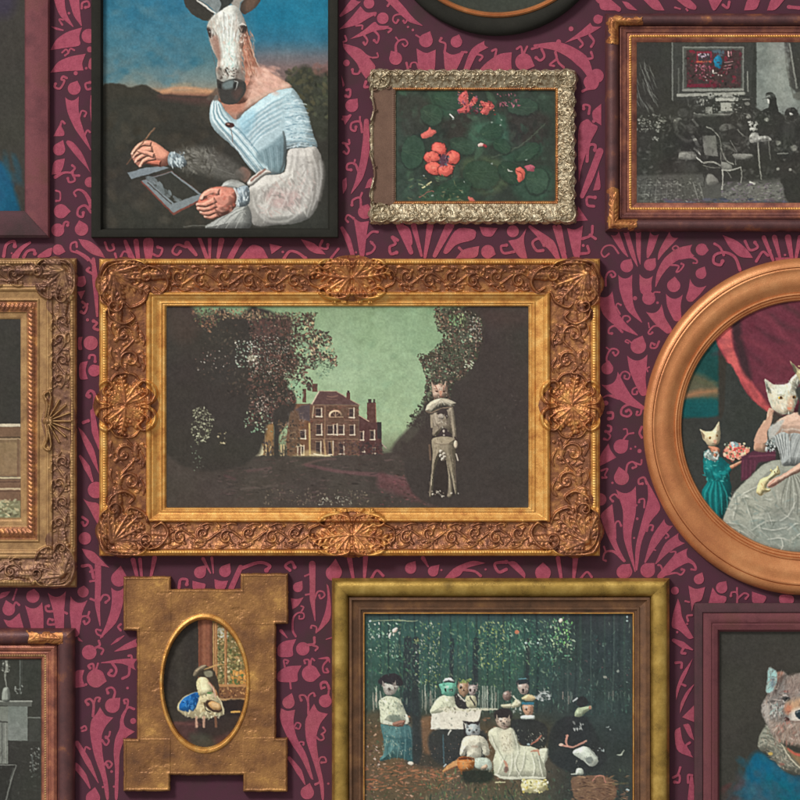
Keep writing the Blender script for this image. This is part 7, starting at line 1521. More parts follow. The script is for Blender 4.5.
def paint_cloak():
    """left top corner: the blue sleeve of a sitter against the dark"""
    c = Canvas(-110, -80, 28, 214, (62, 60, 54), seed=43, s=.7)
    c.at(0, 0, 4)
    c.poly([(-460, 40), (-200, -40), (-20, -60), (60, -20), (40, 60), (-40, 70), (-200, 110), (-460, 200)], (58, 52, 74), .6, 12)
    c.poly([(-460, 560), (-160, 570), (-30, 620), (20, 670), (52, 740), (78, 845), (80, 900), (-460, 900)], (26, 76, 104), 1, 4, grad=(24, 82, 108)); c.poly([(-100, 640), (0, 670), (40, 760), (60, 850), (-60, 850)], (22, 92, 116), .7, 14); c.poly([(-60, 630), (10, 680), (20, 800), (-40, 850), (-120, 800)], (40, 84, 120), .5, 14)
    c.dabs([(-200, 600), (70, 850)], 70, [(20, 84, 110), (36, 96, 120), (28, 64, 96)], (2, 4), (1, 4), (70, 20), (.15, .35), 3)
    c.warp(.6, 5); c.grain(2.2, 2.4, 2.6, 26)
    return c


def paint_night():
    """top edge: the dark bottom of an oval portrait"""
    c = Canvas(380, -210, 614, 22, (62, 62, 56), seed=47, s=1.0)
    c.at(0, 0, 1)
    c.poly([(430, 0), (480, -30), (520, -30), (570, 0), (540, 20), (460, 20)], (60, 68, 60), .5, 10); c.poly([(450, -200), (540, -200), (580, -60), (420, -60)], (84, 76, 70), .8, 20)
    c.grain(2, 2.4, 3, 20)
    return c

WORLD_LO, WORLD_HI, KEY = 0.12, 0.78, 1560
# ------------------------------------------------------------------ materials of the frames
M_GOLD = gilt('bright_gilding', [(0.3, (190, 122, 60)), (0.5, (226, 164, 84)), (0.72, (240, 194, 116))], .55, .36, 38)
M_BOLE = gilt('rubbed_gilding_over_bole', [(0.3, (112, 70, 54)), (0.5, (154, 99, 66)), (0.74, (210, 148, 84))], .62, .3, 40)
M_UMBER = gilt('tarnished_gilding', [(0.3, (104, 70, 60)), (0.5, (136, 98, 74)), (0.74, (180, 138, 92))], .55, .36, 46)
M_MID = gilt('gilding_over_bole', [(0.3, (146, 86, 58)), (0.5, (188, 122, 72)), (0.72, (226, 168, 94))], .6, .32, 46)
M_OCHRE = gilt('brown_gilding', [(0.3, (138, 102, 66)), (0.5, (170, 130, 84)), (0.74, (194, 156, 102))], .45, .42, 40)
M_SILVER = gilt('silver_gilding', [(0.25, (104, 84, 64)), (0.42, (150, 130, 100)), (0.6, (204, 190, 160)), (0.8, (184, 146, 100))], .6, .28, 90)
M_SHADED_SIDE = gilt('brown_side_shading', [(0.3, (108, 82, 68)), (0.6, (122, 94, 78)), (0.8, (128, 98, 78))], .05, .6, 30, spec=.2)  # flat brown with the left member's shading put into the colour
M_COPPER = gilt('copper_gilding', [(0.25, (178, 108, 68)), (0.5, (208, 136, 84)), (0.75, (228, 162, 106))], .42, .3, 9)
M_MAHOG = gilt('red_brown_wood_with_gold', [(0.3, (74, 46, 48)), (0.58, (100, 60, 58)), (0.7, (140, 86, 58)), (0.82, (206, 142, 72))], .3, .34, 22, stretch=(1, 1, 1))
M_FILLET = gilt('rose_gilding', [(0.3, (118, 70, 62)), (0.5, (160, 96, 76)), (0.75, (206, 138, 98))], .45, .34, 30)
M_ROSE_DK = gilt('dark_rose_gilding', [(0.3, (100, 58, 56)), (0.5, (128, 76, 66)), (0.75, (170, 108, 80))], .4, .36, 30)
M_MAUVE = gilt('mauve_stained_wood', [(0.28, (94, 56, 60)), (0.5, (120, 70, 74)), (0.74, (108, 70, 64))], .0, .7, 14, spec=.15)
M_MAUVE_DK = gilt('dark_mauve_wood', [(0.3, (72, 56, 56)), (0.55, (88, 60, 64)), (0.75, (78, 60, 58))], .0, .75, 16, spec=.12)
M_OLIVE = gilt('olive_gilding', [(0.28, (136, 108, 54)), (0.5, (184, 148, 72)), (0.74, (222, 186, 102))], .68, .25, 20)
M_OLIVE_DK = gilt('brown_olive_gilding', [(0.3, (88, 64, 46)), (0.55, (120, 84, 58)), (0.78, (150, 108, 66))], .4, .42, 24)
M_WORN = gilt('worn_old_gilding', [(0.3, (112, 76, 52)), (0.45, (146, 100, 60)), (0.6, (176, 126, 72)), (0.74, (232, 178, 96))], .5, .34, 13, speck=.16, bump=.0007)
M_BLACK = gilt('black_painted_wood', [(0.3, (42, 41, 37)), (0.6, (48, 47, 42)), (0.8, (52, 50, 45))], .0, .8, 20, spec=.05, bump=.0002)
M_CANVAS = paint_mat('oil_on_canvas', 1.2)
M_PHOTO = paint_mat('old_print', .6, .45, .15)

LOCAL = lambda cx, cy, sx, sy: (lambda p: (cx + sx * p[0], cy + sy * p[1]))
LOCALT = lambda cx, cy, sx, sy: (lambda p: (cx + sx * p[1], cy + sy * p[0]))      # u along y, v along x


def beads(R, t0, t1, pitch, h):
    X, Y, T = R.X, R.Y, R.T
    side = np.minimum(X - R.o[0], R.o[2] - X) / R.wx < np.minimum(Y - R.o[1], R.o[3] - Y) / R.wy
    s = np.where(side, Y, X)
    k = np.clip(1 - ((T - (t0 + t1) / 2) / ((t1 - t0) / 2)) ** 2, 0, 1)
    R.R = np.maximum(R.R, h * np.sqrt(k * np.clip(.15 + .85 * np.abs(np.cos(math.pi * s / pitch)), 0, 1)) * (k > 0))


def ropes(R, t0, t1, pitch, h):
    """slanting leaf-and-berry band"""
    X, Y, T = R.X, R.Y, R.T
    side = np.minimum(X - R.o[0], R.o[2] - X) / R.wx < np.minimum(Y - R.o[1], R.o[3] - Y) / R.wy
    s = np.where(side, Y, X)
    v = (T - (t0 + t1) / 2) / ((t1 - t0) / 2)
    k = np.clip(1 - v ** 2, 0, 1)
    w = np.abs(np.cos(math.pi * (s / pitch + .35 * v)))
    R.R = np.maximum(R.R, h * np.sqrt(k) * (.2 + .8 * w ** .7) * (k > 0))


def shell(R, rx, ry, h):
    """corner cartouche: acanthus leaves fanning inwards out of a scrolled outer rim (local axes, inwards positive)"""
    r = R.r
    R.blob(0, 0, rx, ry, h * .42, 0, .3)
    for k in range(9):
        a = math.radians(-32 + 154 * k / 8)
        q = (-rx * .42 + rx * .1 * math.cos(a), -ry * .42 + ry * .1 * math.sin(a))
        L = (rx + ry) * (.62 if k % 2 else .74) * r.uniform(.92, 1.06)
        R.leaf(q[0], q[1], L, a, r.uniform(-.5, .5) + (.25 if k > 4 else -.25), 8.5, h * (.95 + .22 * (k % 2)), 6)
    for k in range(7):
        a = math.radians(-10 + 110 * k / 6)
        R.ridge([(-rx * .4, -ry * .4), (-rx * .4 + rx * .62 * math.cos(a), -ry * .4 + ry * .62 * math.sin(a))], [1.2, 2.4], h * 1.12)
    R.blob(-rx * .38, -ry * .38, rx * .2, ry * .2, h * 1.3)
    rim = [(rx * .98, -ry * .52), (rx * .62, -ry * .9), (0, -ry * .98), (-rx * .62, -ry * .84), (-rx * .94, -ry * .3), (-rx * .98, ry * .16), (-rx * .84, ry * .66), (-rx * .5, ry * .98)]
    R.ridge(rim, [1.1, 2.2, 2.6, 2.6, 2.6, 2.2, 1.1], h * 1.25)
    R.ridge([(x * .84, y * .84) for x, y in rim], [.6, 1.1, 1.1, .6], h)
    R.spiral(rx * .86, -ry * .34, rx * .3, -1.4, -1.05, 1.7, h * 1.3)
    R.spiral(-rx * .34, ry * .86, rx * .3, -.2, 1.05, 1.7, h * 1.3)
    R.ridge([(rx * .9, ry * .3), (rx * .72, ry * .72), (rx * .28, ry * .94), (rx * .1, ry * .8)], [.8, 1.8, 1.8, .9], h * 1.05)


def cabochon(R, ru, rv, h):
    """middle cartouche: two leaf fans springing from a pinched waist, held by bold C-scrolls"""
    r = R.r
    R.blob(0, 0, ru * .8, rv * .72, h * .4, 0, .3)
    for su in (1, -1):
        for k in range(7):
            a = math.radians(-66 + 22 * k)
            L = ru * (.98 - .3 * abs(k - 3) / 3) * r.uniform(.92, 1.05)
            R.leaf(su * ru * .05, 0, L, a if su > 0 else math.pi - a, (.3 if k > 3 else -.3) * su, 7.5, h * (.95 + .2 * (k % 2)), 5)
        for sv in (1, -1):
            R.ridge([(su * ru * .04, sv * rv * .5), (su * ru * .1, sv * rv * .84), (su * ru * .36, sv * rv * 1.0), (su * ru * .66, sv * rv * .9), (su * ru * .82, sv * rv * .6), (su * ru * .66, sv * rv * .42), (su * ru * .5, sv * rv * .56)], [1.2, 2.0, 2.4, 2.4, 2.0, 1.6, 1.1], h * 1.28)
            R.ridge([(su * ru * .16, sv * rv * .4), (su * ru * .4, sv * rv * .72), (su * ru * .62, sv * rv * .68)], [.8, 1.5, .8], h)
            R.ridge([(su * ru * .78, sv * rv * .5), (su * ru * 1.02, sv * rv * .3), (su * ru * 1.08, sv * rv * .02)], [.9, 1.4, .7], h * .9)
        R.blob(su * ru * .98, 0, 2, 2, h)
    R.ridge([(0, -rv * .8), (0, rv * .8)], [1.5, 1.0, 1.5], h * .7)
    for v in (-.5, 0, .5):
        R.blob(0, rv * v, 2.2, 2.2, h * 1.3)


def vine(R, u0, u1, half, h, seed=0, pitch=25):
    """running scroll along a member, in local (u, v)"""
    n = max(1, int(round((u1 - u0) / pitch)))
    st = (u1 - u0) / n
    P = []
    for k in range(n * 8 + 1):
        u = u0 + st * k / 8
        P.append((u, half * .5 * math.sin(math.pi * (k / 8))))
    R.ridge(P, [1.0, 1.4, 1.0], h * .8)
    r = np.random.default_rng(seed)
    for k in range(n):
        s = 1 if k % 2 == 0 else -1
        c = u0 + st * (k + .5)
        R.spiral(c + r.normal(0, .6), -s * half * .18, half * .62, s * 1.2 + r.normal(0, .25), s * 1.15, 1.6, h)
        R.leaf(c - st * .3, s * half * .55, half * .95, -s * .5, s * 1.0, half * .42, h * .9)
        R.leaf(c + st * .25, -s * half * .7, half * .75, s * (math.pi - .6), -s * .8, half * .36, h * .8)
        for m in range(3):
            R.blob(c + r.uniform(-st / 2, st / 2), s * half * r.uniform(.55, .95), 1.5, 1.5, h * .75)
        R.ridge([(c - st * .45, -half * .95), (c - st * .2, -half * 1.02), (c + st * .1, -half * .8)], [.8, 1.3, .7], h * .7)
        for m in range(7):
            R.leaf(c + r.uniform(-st / 2, st / 2), half * r.uniform(-.9, .9), r.uniform(4, 8), r.uniform(0, 6.3), r.uniform(-.8, .8), half * .22, h * .5, 3)
        R.ridge([(c + st * .45, half * .95), (c + st * .2, half * 1.02), (c - st * .1, half * .8)], [.8, 1.3, .7], h * .7)


def ell_mask(R, cx, cy, rx, ry, wob=0.0, n=8):
    a = np.arctan2((R.Y - cy) / ry, (R.X - cx) / rx)
    return np.hypot((R.X - cx) / rx, (R.Y - cy) / ry) < 1 + wob * np.cos(n * a)


# ------------------------------------------------------------------ 1 the wide gilt frame with the manor
def frame_house():
    t = thing('framed_picture', 'widest picture, brick manor and dark trees under green sky in carved gilt frame', 'framed picture', 350, 407)
    R = Relief(93, 252, 607, 562, .5, 3)
    R.o = (99.5, 258.5, 600, 556); R.wx = 70; R.wy = 49
    T = R.ring(R.o, 67.5, 48.5, 72, 49)
    R.profile([(-.12, 0), (-.001, 7), (.0, 9), (.03, 13), (.07, 14.5), (.12, 14), (.135, 12), (.15, 13), (.3, 10), (.5, 7.4), (.66, 6.6), (.69, 6.6), (.705, 9.5), (.735, 11), (.765, 10), (.78, 8), (.795, 8.6), (.86, 6.2), (.9, 5.6), (.905, 6.8), (.925, 6.8), (.94, 5), (.948, 5.8), (.97, 5.8), (.982, 4.4), (1, 3.4)])
    H0 = R.H.copy()
    beads(R, .06, .115, 2.6, 1.3)
    cor = [(124.5, 284, 1, 1), (575, 284, -1, 1), (124.5, 531, 1, -1), (575, 531, -1, -1)]
    cm = np.zeros(T.shape, bool)
    masks = []
    for cx, cy, sx, sy in cor:
        R.xf = LOCAL(cx, cy, sx, sy)
        shell(R, 27, 25, 4.0)
        R.leaf(20, -8, 26, -.15, .25, 11, 4.2, 5); R.leaf(-6, 20, 24, math.pi / 2 + .15, -.25, 11, 4.2, 5)
        R.ridge([(24, -18), (36, -14), (44, -2), (38, 8), (30, 4)], [1, 2, 2, 1.5, 1], 4.6); R.ridge([(-16, 24), (-12, 34), (0, 40), (10, 34), (6, 28)], [1, 2, 2, 1.5, 1], 4.4)
        m = ell_mask(R, cx, cy, 28.5, 26.5, .03) | ell_mask(R, cx + sx * 34, cy - sy * 3, 13, 14) | ell_mask(R, cx - sx * 3, cy + sy * 31, 15, 12)
        masks.append(m)
    cen = []
    for cx, cy, kind in ((126, 405.5, 'L'), (571.5, 405.5, 'R'), (352, 278, 'T'), (352, 534.5, 'B')):
        R.xf = {'L': LOCALT(cx, cy, 1, 1), 'R': LOCALT(cx, cy, -1, 1), 'T': LOCAL(cx, cy, 1, 1), 'B': LOCAL(cx, cy, 1, -1)}[kind]
        if kind in 'LR':
            cabochon(R, 30, 30, 3.9); m = ell_mask(R, cx, cy, 31.5, 27, .05, 4)
        else:
            cabochon(R, 40, 21, 3.9); m = ell_mask(R, cx, cy, 40, 22, .05, 4)
        cen.append(m)
    for k, (xf, hw, spans) in enumerate(((lambda p: (128 + p[1], p[0]), 16.5, ((322, 372), (440, 496))), (lambda p: (570 - p[1], p[0]), 17.5, ((322, 374), (438, 496))),
                                         (lambda p: (p[0], 279 + p[1]), 11.5, ((168, 308), (396, 530))), (lambda p: (p[0], 535 - p[1]), 11.5, ((168, 308), (396, 530))))):
        R.xf = xf
        for j, (a, b) in enumerate(spans):
            vine(R, a, b, hw, 2.5, 10 * k + j, 27 if hw > 14 else 22)
    R.xf = lambda p: p
    n = vnoise(R.X, R.Y, 3.2, 5, 3)
    R.H += .35 * n * ((T > .13) & (T < .69))
    R.H += .12 * vnoise(R.X, R.Y, 9, 8, 3)
    ring = (T > 0) & (T < 1)
    orn = np.zeros(T.shape, bool)
    for m in masks + cen:
        orn |= m
    solid = ring | (orn & (T < 1))
    outer = solid & (T < .135) & ~orn; inner = (T > .69) & ~orn
    parts = [('frame', M_BOLE, solid), ('beading', M_GOLD, outer), ('inner_moulding', M_GOLD, inner)]
    parts += [('corner_ornament', M_BOLE, m) for m in masks] + [('centre_ornament', M_MID, m & (R.T < .95) & (R.R > .7)) for m in cen]
    R.build(parts, solid, t)
    paint_house().build('picture', M_PHOTO, t, 3)


# ------------------------------------------------------------------ 2 the gilt frame cut by the left edge
def frame_hall():
    t = thing('framed_picture', 'brown and gilt carved frame at the left edge around a dim panelled hall', 'framed picture', -28, 422)
    R = Relief(-138, 252, 82, 593, .55, 4)
    R.o = (-132, 258.5, 77.5, 587); R.wx = 57; R.wy = 64
    T = R.ring(R.o, 57, 61, 57, 68)
    R.profile([(-.12, 0), (-.001, 8), (0, 9), (.03, 13), (.09, 14), (.11, 12.5), (.13, 12), (.2, 12), (.32, 9), (.42, 8), (.43, 9.5), (.46, 10), (.48, 8.8), (.5, 9.6), (.53, 9), (.545, 7.4), (.66, 7), (.67, 8.4), (.69, 8.4), (.7, 6.4), (.72, 6.2), (.88, 6), (.895, 4.6), (.97, 4.2), (1, 3.2)])
    beads(R, .05, .1, 2.8, 1.3); ropes(R, .735, .855, 4.4, 1.7); beads(R, .76, .83, 4.4, 2.2)
    masks = []
    for cx, cy, sx, sy in ((56, 279, -1, 1), (55, 566, -1, -1), (-110, 279, 1, 1), (-110, 566, 1, -1)):
        R.xf = LOCAL(cx, cy, sx, sy); shell(R, 21, 21, 4.6)
        R.leaf(16, -8, 22, -.1, .25, 9, 3.6, 5); R.leaf(-8, 16, 22, math.pi / 2 + .1, -.25, 9, 3.6, 5)
        masks.append(ell_mask(R, cx, cy, 22, 22, .03) | ell_mask(R, cx + sx * 26, cy - sy * 4, 11, 12) | ell_mask(R, cx - sx * 3, cy + sy * 26, 12, 11))
    cen = []
    for cx, cy, s in ((60, 421, -1), (-114, 421, 1)):
        R.xf = LOCALT(cx, cy, s, 1)
        for k in range(9):
            a = math.radians(-80 + 20 * k)
            R.ridge([(4 * math.sin(a), 12 - 4 * math.cos(a)), (22 * math.sin(a) * 1.1, 12 - 24 * math.cos(a))], [1, 2.4, 1.2], 4)
        for su in (1, -1):
            R.ridge([(su * 4, 14), (su * 16, 12), (su * 26, 15), (su * 29, 10), (su * 24, 8)], [1.2, 2, 1.6, 1.3, 1], 4.6)
        R.blob(0, 12, 5, 4, 5)
        cen.append(ell_mask(R, cx, cy, 17, 31, .04, 6))
    for k, (xf, hw, a, b) in enumerate(((lambda p: (61.5 - p[1], p[0]), 9.5, 312, 388), (lambda p: (61.5 - p[1], p[0]), 9.5, 452, 532), (lambda p: (p[0], 276 + p[1]), 10, -78, 24), (lambda p: (p[0], 569 - p[1]), 10.5, -78, 22), (lambda p: (-116 + p[1], p[0]), 9.5, 312, 532))):
        R.xf = xf; vine(R, a, b, hw, 2.8, 60 + k, 20)
    R.xf = lambda p: p
    R.H += .3 * vnoise(R.X, R.Y, 3.2, 5, 3) * ((T > .12) & (T < .43)) + .12 * vnoise(R.X, R.Y, 9, 8, 3)
    orn = np.zeros(T.shape, bool)
    for m in masks + cen:
        orn |= m
    solid = ((T > 0) & (T < 1)) | (orn & (T < 1))
    parts = [('frame', M_UMBER, solid), ('beading', M_OCHRE, solid & (T < .12) & ~orn), ('inner_moulding', M_OCHRE, (T > .425) & ~orn), ('leaf_moulding', M_BOLE, (T > .7) & (T < .885))]
    parts += [('corner_ornament', M_UMBER, m & (T < .7)) for m in masks] + [('centre_ornament', M_OCHRE, m & (T < .6) & (R.R > .5)) for m in cen]
    R.build(parts, solid, t)
    paint_hall().build('picture', M_CANVAS, t, 3)


# ------------------------------------------------------------------ 3 the silver-gilt frame with flowers
def frame_flowers():
    t = thing('framed_picture', 'small picture of coral flowers on dark green in a lacy silver gilt frame', 'framed picture', 472, 146)
    R = Relief(364, 65, 580, 228, .42, 5)
    R.o = (368, 69, 576.5, 224.5); R.wx = 24; R.wy = 22.5
    T = R.ring(R.o, 28, 22, 21.5, 23.5)
    R.profile([(-.12, 0), (-.001, 5), (0, 6), (.1, 9), (.3, 10.5), (.55, 8), (.8, 5.6), (.86, 5), (.92, 5.4), (1, 3.2)])
    X, Y = R.X, R.Y
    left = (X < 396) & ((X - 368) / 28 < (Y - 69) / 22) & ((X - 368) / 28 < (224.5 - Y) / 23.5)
    shaded = (X > 373.5) & (X < 395.6) & (Y > 85) & (Y < 207) & left  # left member of the frame, its shade painted in as plain brown
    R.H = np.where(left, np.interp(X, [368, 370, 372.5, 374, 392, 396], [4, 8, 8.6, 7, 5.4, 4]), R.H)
    r = R.r
    for k in range(620):                     # dense lace of tiny scrolls, leaves and berries
        side = k % 3
        if side == 0:
            x, y = r.uniform(376, 572), r.uniform(70, 88)
        elif side == 1:
            x, y = r.uniform(376, 572), r.uniform(205, 223)
        else:
            x, y = r.uniform(556.5, 575), r.uniform(76, 218)
        c = r.integers(4)
        if c == 0:
            R.spiral(x, y, r.uniform(1.8, 3.4), r.uniform(0, 6.3), r.choice([-1, 1]) * .9, .75, 1.7, 10)
        elif c == 1:
            a = r.uniform(0, 6.3); R.ridge([(x, y), (x + 2.4 * math.cos(a), y + 2.4 * math.sin(a)), (x + 4.6 * math.cos(a + .6), y + 4.6 * math.sin(a + .6))], [.5, 1, .4], 1.6)
        else:
            R.blob(x, y, r.uniform(.7, 1.5), r.uniform(.7, 1.5), r.uniform(1, 2))
    for sy, y in ((1, 72), (-1, 221)):      # swags along top and bottom, C-scrolls down the right side
        for x in range(384, 560, 16):
            R.ridge([(x, y + sy * 4), (x + 4, y), (x + 9, y - sy * .4), (x + 14, y + sy * 2.4), (x + 12, y + sy * 5)], [.6, 1.1, 1.3, 1, .6], 2.2)
    for y in (94, 122, 150, 178):
        R.ridge([(571, y), (568, y + 5), (570, y + 11), (573, y + 17), (570, y + 23)], [.6, 1.2, 1.5, 1.2, .7], 2.4)
    y = 88.0
    ed = [(372, 84), (369.6, 90), (370.4, 97), (373.4, 102), (374.6, 110), (372.6, 117), (369.6, 124), (368.6, 136), (369.4, 150), (371.4, 158), (374, 166), (375, 176), (372.4, 186), (369.6, 192), (369.8, 200), (372, 208)]
    R.ridge(ed, [1.1, 1.3, 1.0, 1.3], 2.6)
    for q in ed[::2]:
        R.spiral(q[0] + .4, q[1], 2.2, 0, 1, .7, 2.4, 10)
    masks = []
    for cx, cy, sx, sy in ((380, 79.5, 1, 1), (566, 79.5, -1, 1), (380, 214, 1, -1), (566, 214, -1, -1)):
        R.xf = LOCAL(cx, cy, sx, sy)
        R.blob(0, 0, 11, 9.5, 1.2, 0, .3)
        a = np.linspace(0, 2 * math.pi, 25); R.ridge(np.stack([9.5 * np.cos(a), 8.6 * np.sin(a)], 1), .9, 2.6)
        for k in range(8):
            q = k * math.pi / 4; R.ridge([(1.5 * math.cos(q), 1.5 * math.sin(q)), (6.4 * math.cos(q + .2), 5.8 * math.sin(q + .2))], [.6, 1.3], 2.6)
        R.blob(0, 0, 2.2, 2.2, 3.2); R.spiral(9, -4, 3.6, 2, 1, .9, 2.8, 12); R.spiral(-5, 8, 3.6, 2, -1, .9, 2.8, 12)
        masks.append(ell_mask(R, cx, cy, 12, 10.6, .05))
    R.xf = lambda p: p
    beads(R, .87, .985, 2.1, 1.0)
    wob = .05 * np.sin(X * .55) + .04 * np.sin(Y * .47 + 1)
    R.H += .25 * vnoise(X, Y, 1.6, 3, 2) * ~shaded
    orn = masks[0] | masks[1] | masks[2] | masks[3]
    scal = np.interp(Y, [q[1] for q in ed], [q[0] for q in ed]) - 1.5
    solid = ((T > .03 + wob) & (T < 1) & ~(left & (X < scal))) | (orn & (T < 1))
    parts = [('frame', M_SILVER, solid), ('shaded_side', M_SHADED_SIDE, shaded & ~orn), ('beading', M_MID, (T > .86) & ~shaded)] + [('corner_ornament', M_SILVER, m & (T < .86)) for m in masks]
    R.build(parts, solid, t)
    paint_flowers().build('picture', M_CANVAS, t, 3)


# ------------------------------------------------------------------ 4 the gilt panel with an oval opening
def frame_dancer():
    t = thing('framed_picture', 'worn gilt panel with square ears, small oval of a child in blue skirt', 'framed picture', 205, 683)
    R = Relief(120, 570, 292, 795, .42, 6)
    X, Y = R.X, R.Y
    def bx(x0, y0, x1, y1):
        return np.minimum(np.minimum(X - x0, x1 - X), np.minimum(Y - y0, y1 - Y))
    w = .5 * vnoise(X, Y, 9, 2, 3) + .25 * vnoise(X, Y, 2.5, 3, 2)
    plate = bx(137, 588.5, 276.5, 775) + w
    ears = [bx(123.5, 576, 171.5, 630.5) + w, bx(240.5, 573, 288.5, 624) + w, bx(123.5, 738, 171, 791) + w, bx(243, 737, 288, 791.5) + w]
    e = np.hypot((X - 205) / 41, (Y - 683) / 63.5)
    de = (e - 1) * 50
    R.T = e
    base = np.interp(plate, [-1, 0, .6, 2.2, 3.6], [0, 4, 7.6, 9, 8.6])
    R.H = np.where(plate > 0, base, 0)
    for k in ears:
        pass
    for i, k in enumerate(ears):
        u = np.maximum(plate, k)
        h = np.interp(u, [0, .6, 2.2, 3.6], [4, 8.2, 9.6, 8.8]) + (.55 if i == 2 else .12) * np.interp(k, [0, .7, 1.6], [0, 1, .6])
        R.H = np.where(k > 0, h, R.H)
    rim = np.interp(de, [0, .8, 2.2, 4, 5.5, 8], [4.4, 8.6, 11, 10.4, 8.8, 8.6])
    R.H = np.where((de > 0) & (de < 8) & (plate > 1), np.maximum(np.where(de < 5, rim, 0), np.where(de < 5, rim, R.H)), R.H)
    R.H += .11 * vnoise(X, Y, 1.3, 4, 2) + .3 * vnoise(X, Y, 11, 9, 3) * (plate > 2)
    pits = np.clip(vnoise(X, Y, 2.2, 14, 2) - .45, 0, 1); R.H -= .8 * pits
    R.H -= 1.2 * np.clip(vnoise(X, Y, 14, 21, 4) - .35, 0, .2) * 2 * (plate > 3)
    anyear = (ears[0] > 0) | (ears[1] > 0) | (ears[2] > 0) | (ears[3] > 0)
    solid = ((plate > 0) | anyear) & (e > 1)
    R.H = np.maximum(R.H, 2)
    parts = [('frame', M_WORN, solid)] + [('corner_block', M_WORN, (k > 0) & (plate < .5)) for k in ears] + [('oval_rim', M_GOLD, (de < 5.2))]
    R.build(parts, solid, t)
    paint_dancer().build('picture', M_CANVAS, t, 3, (205, 683, 44, 67))


# ------------------------------------------------------------------ 5 plain mouldings
def roll(t0, t1, h0, h1, hmid, n=9):
    """a half-round between t0 and t1"""
    out = []
    for k in range(n + 1):
        u = k / n
        out.append((t0 + (t1 - t0) * (1 - math.cos(math.pi * u)) / 2, h0 * (1 - u) + h1 * u + (hmid - (h0 + h1) / 2) * math.sin(math.pi * u)))
    return out


def corner_leaf(name, o, w, prof, region, pts, mat, parent, seed):
    """gilt leaf carving laid over one mitre of a roll moulding"""
    R = Relief(*region, .42, seed)
    R.ring(o, *w); R.profile(prof)
    R.H += .25
    for (x, y, L, a, b) in pts:
        R.leaf(x, y, L, a, b, 6, 1.5, 5)
        R.ridge([(x, y), (x + L * .5 * math.cos(a + .5), y + L * .5 * math.sin(a + .5)), (x + L * .9 * math.cos(a + b), y + L * .9 * math.sin(a + b))], [.5, .8, .4], 1.2)
    t1 = prof[-1][0]
    solid = (R.T > prof[0][0]) & (R.T < t1)
    cx, cy, rx, ry = (region[0] + region[2]) / 2, (region[1] + region[3]) / 2, (region[2] - region[0]) / 2, (region[3] - region[1]) / 2
    solid &= np.minimum(rx - np.abs(R.X - cx), ry - np.abs(R.Y - cy)) > 2.5 + 3.5 * vnoise(R.X, R.Y, 6, seed, 3)
    return R.build([(name, mat, solid)], solid, parent)


def frame_salon():
    t = thing('framed_picture', 'black and white parlour scene in a rounded red brown frame', 'framed picture', 740, 121)
    o = (605, 14, 858, 232); w = (31.5, 28.5, 31.5, 29)
    rl = roll(.0, .44, 5, 7, 15)
    box_frame('frame', o, w, [(0, 0)] + rl, M_MAHOG, t)
    fl = [(.44, 7), (.455, 9), (.5, 9.4), (.52, 8), (.56, 7.6), (.58, 8.4), (.66, 8), (.68, 6.4)]
    box_frame('fillet', o, w, fl, M_ROSE_DK, t)
    box_frame('inner_moulding', o, w, [(.68, 6.4), (.72, 6.8), (.88, 5.6), (.92, 5), (1, 3.2)], M_FILLET, t)
    v = []
    x0, y0, x1, y1 = o[0] + w[0] * .79, o[1] + w[1] * .79, o[2] - w[2] * .79, o[3] - w[3] * .79
    pts = run(x0, y0, x1, y0, 2.5) + run(x0, y1, x1, y1, 2.5) + run(x0, y0, x0, y1, 2.5) + run(x1, y0, x1, y1, 2.5)
    bead_strip('beading', pts, 1.5, 5.8, M_GOLD, t, .8, .6, 1.25)
    for i, (rg, ps) in enumerate((((605.5, 14.5, 645, 48), [(612, 22, 26, 0, .1), (611, 24, 22, math.pi / 2, -.1), (630, 21, 14, .1, -.4)]), ((605.5, 186, 640, 231.5), [(612, 226, 30, -math.pi / 2, .1), (613, 225, 24, 0, .1), (611, 210, 18, -1.3, .2)]))):
        corner_leaf('corner_ornament', o, w, rl, rg, ps, M_MID, t, 70 + i)
    paint_salon().build('picture', M_PHOTO, t, 3)


def frame_study():
    t = thing('framed_picture', 'grey chimneypiece interior in a dark polished frame at the lower left corner', 'framed picture', -10, 740)
    o = (-110, 628, 75.5, 880); w = (34, 31, 34, 31)
    rl = roll(.0, .52, 5, 7, 15)
    box_frame('frame', o, w, [(0, 0)] + rl, M_MAHOG, t)
    box_frame('fillet', o, w, [(.52, 7), (.53, 8.6), (.62, 10), (.7, 9), (.72, 7.4), (.76, 7)], M_FILLET, t)
    box_frame('inner_moulding', o, w, [(.76, 7), (.79, 7.4), (.96, 5.4), (1, 3.2)], M_FILLET, t)
    x0, y0, x1, y1 = o[0] + w[0] * .87, o[1] + w[1] * .87, o[2] - w[2] * .87, o[3] - w[3] * .87
    pts = run(x0, y0, x1, y0, 2.4) + run(x0, y1, x1, y1, 2.4) + run(x0, y0, x0, y1, 2.4) + run(x1, y0, x1, y1, 2.4)
    bead_strip('beading', pts, 1.5, 5.8, M_OCHRE, t, .8, .6, 1.25)
    xe, ye, xl, yb = o[2] - w[2] * .07, o[1] + w[1] * .07, o[0] + w[0] * .07, o[3] - w[3] * .07
    pts = run(xe, ye + 30, xe, yb, 2.2)
    bead_strip('edge_beading', pts, .9, 8.4, M_OCHRE, t, .8)
    corner_leaf('corner_ornament', o, w, rl, (26, 629, 66, 645.5), [(60, 638, 22, math.pi, .2), (44, 639, 16, math.pi, -.3), (62, 640, 10, 2.6, .3)], M_MID, t, 75)
    paint_study().build('picture', M_PHOTO, t, 3)


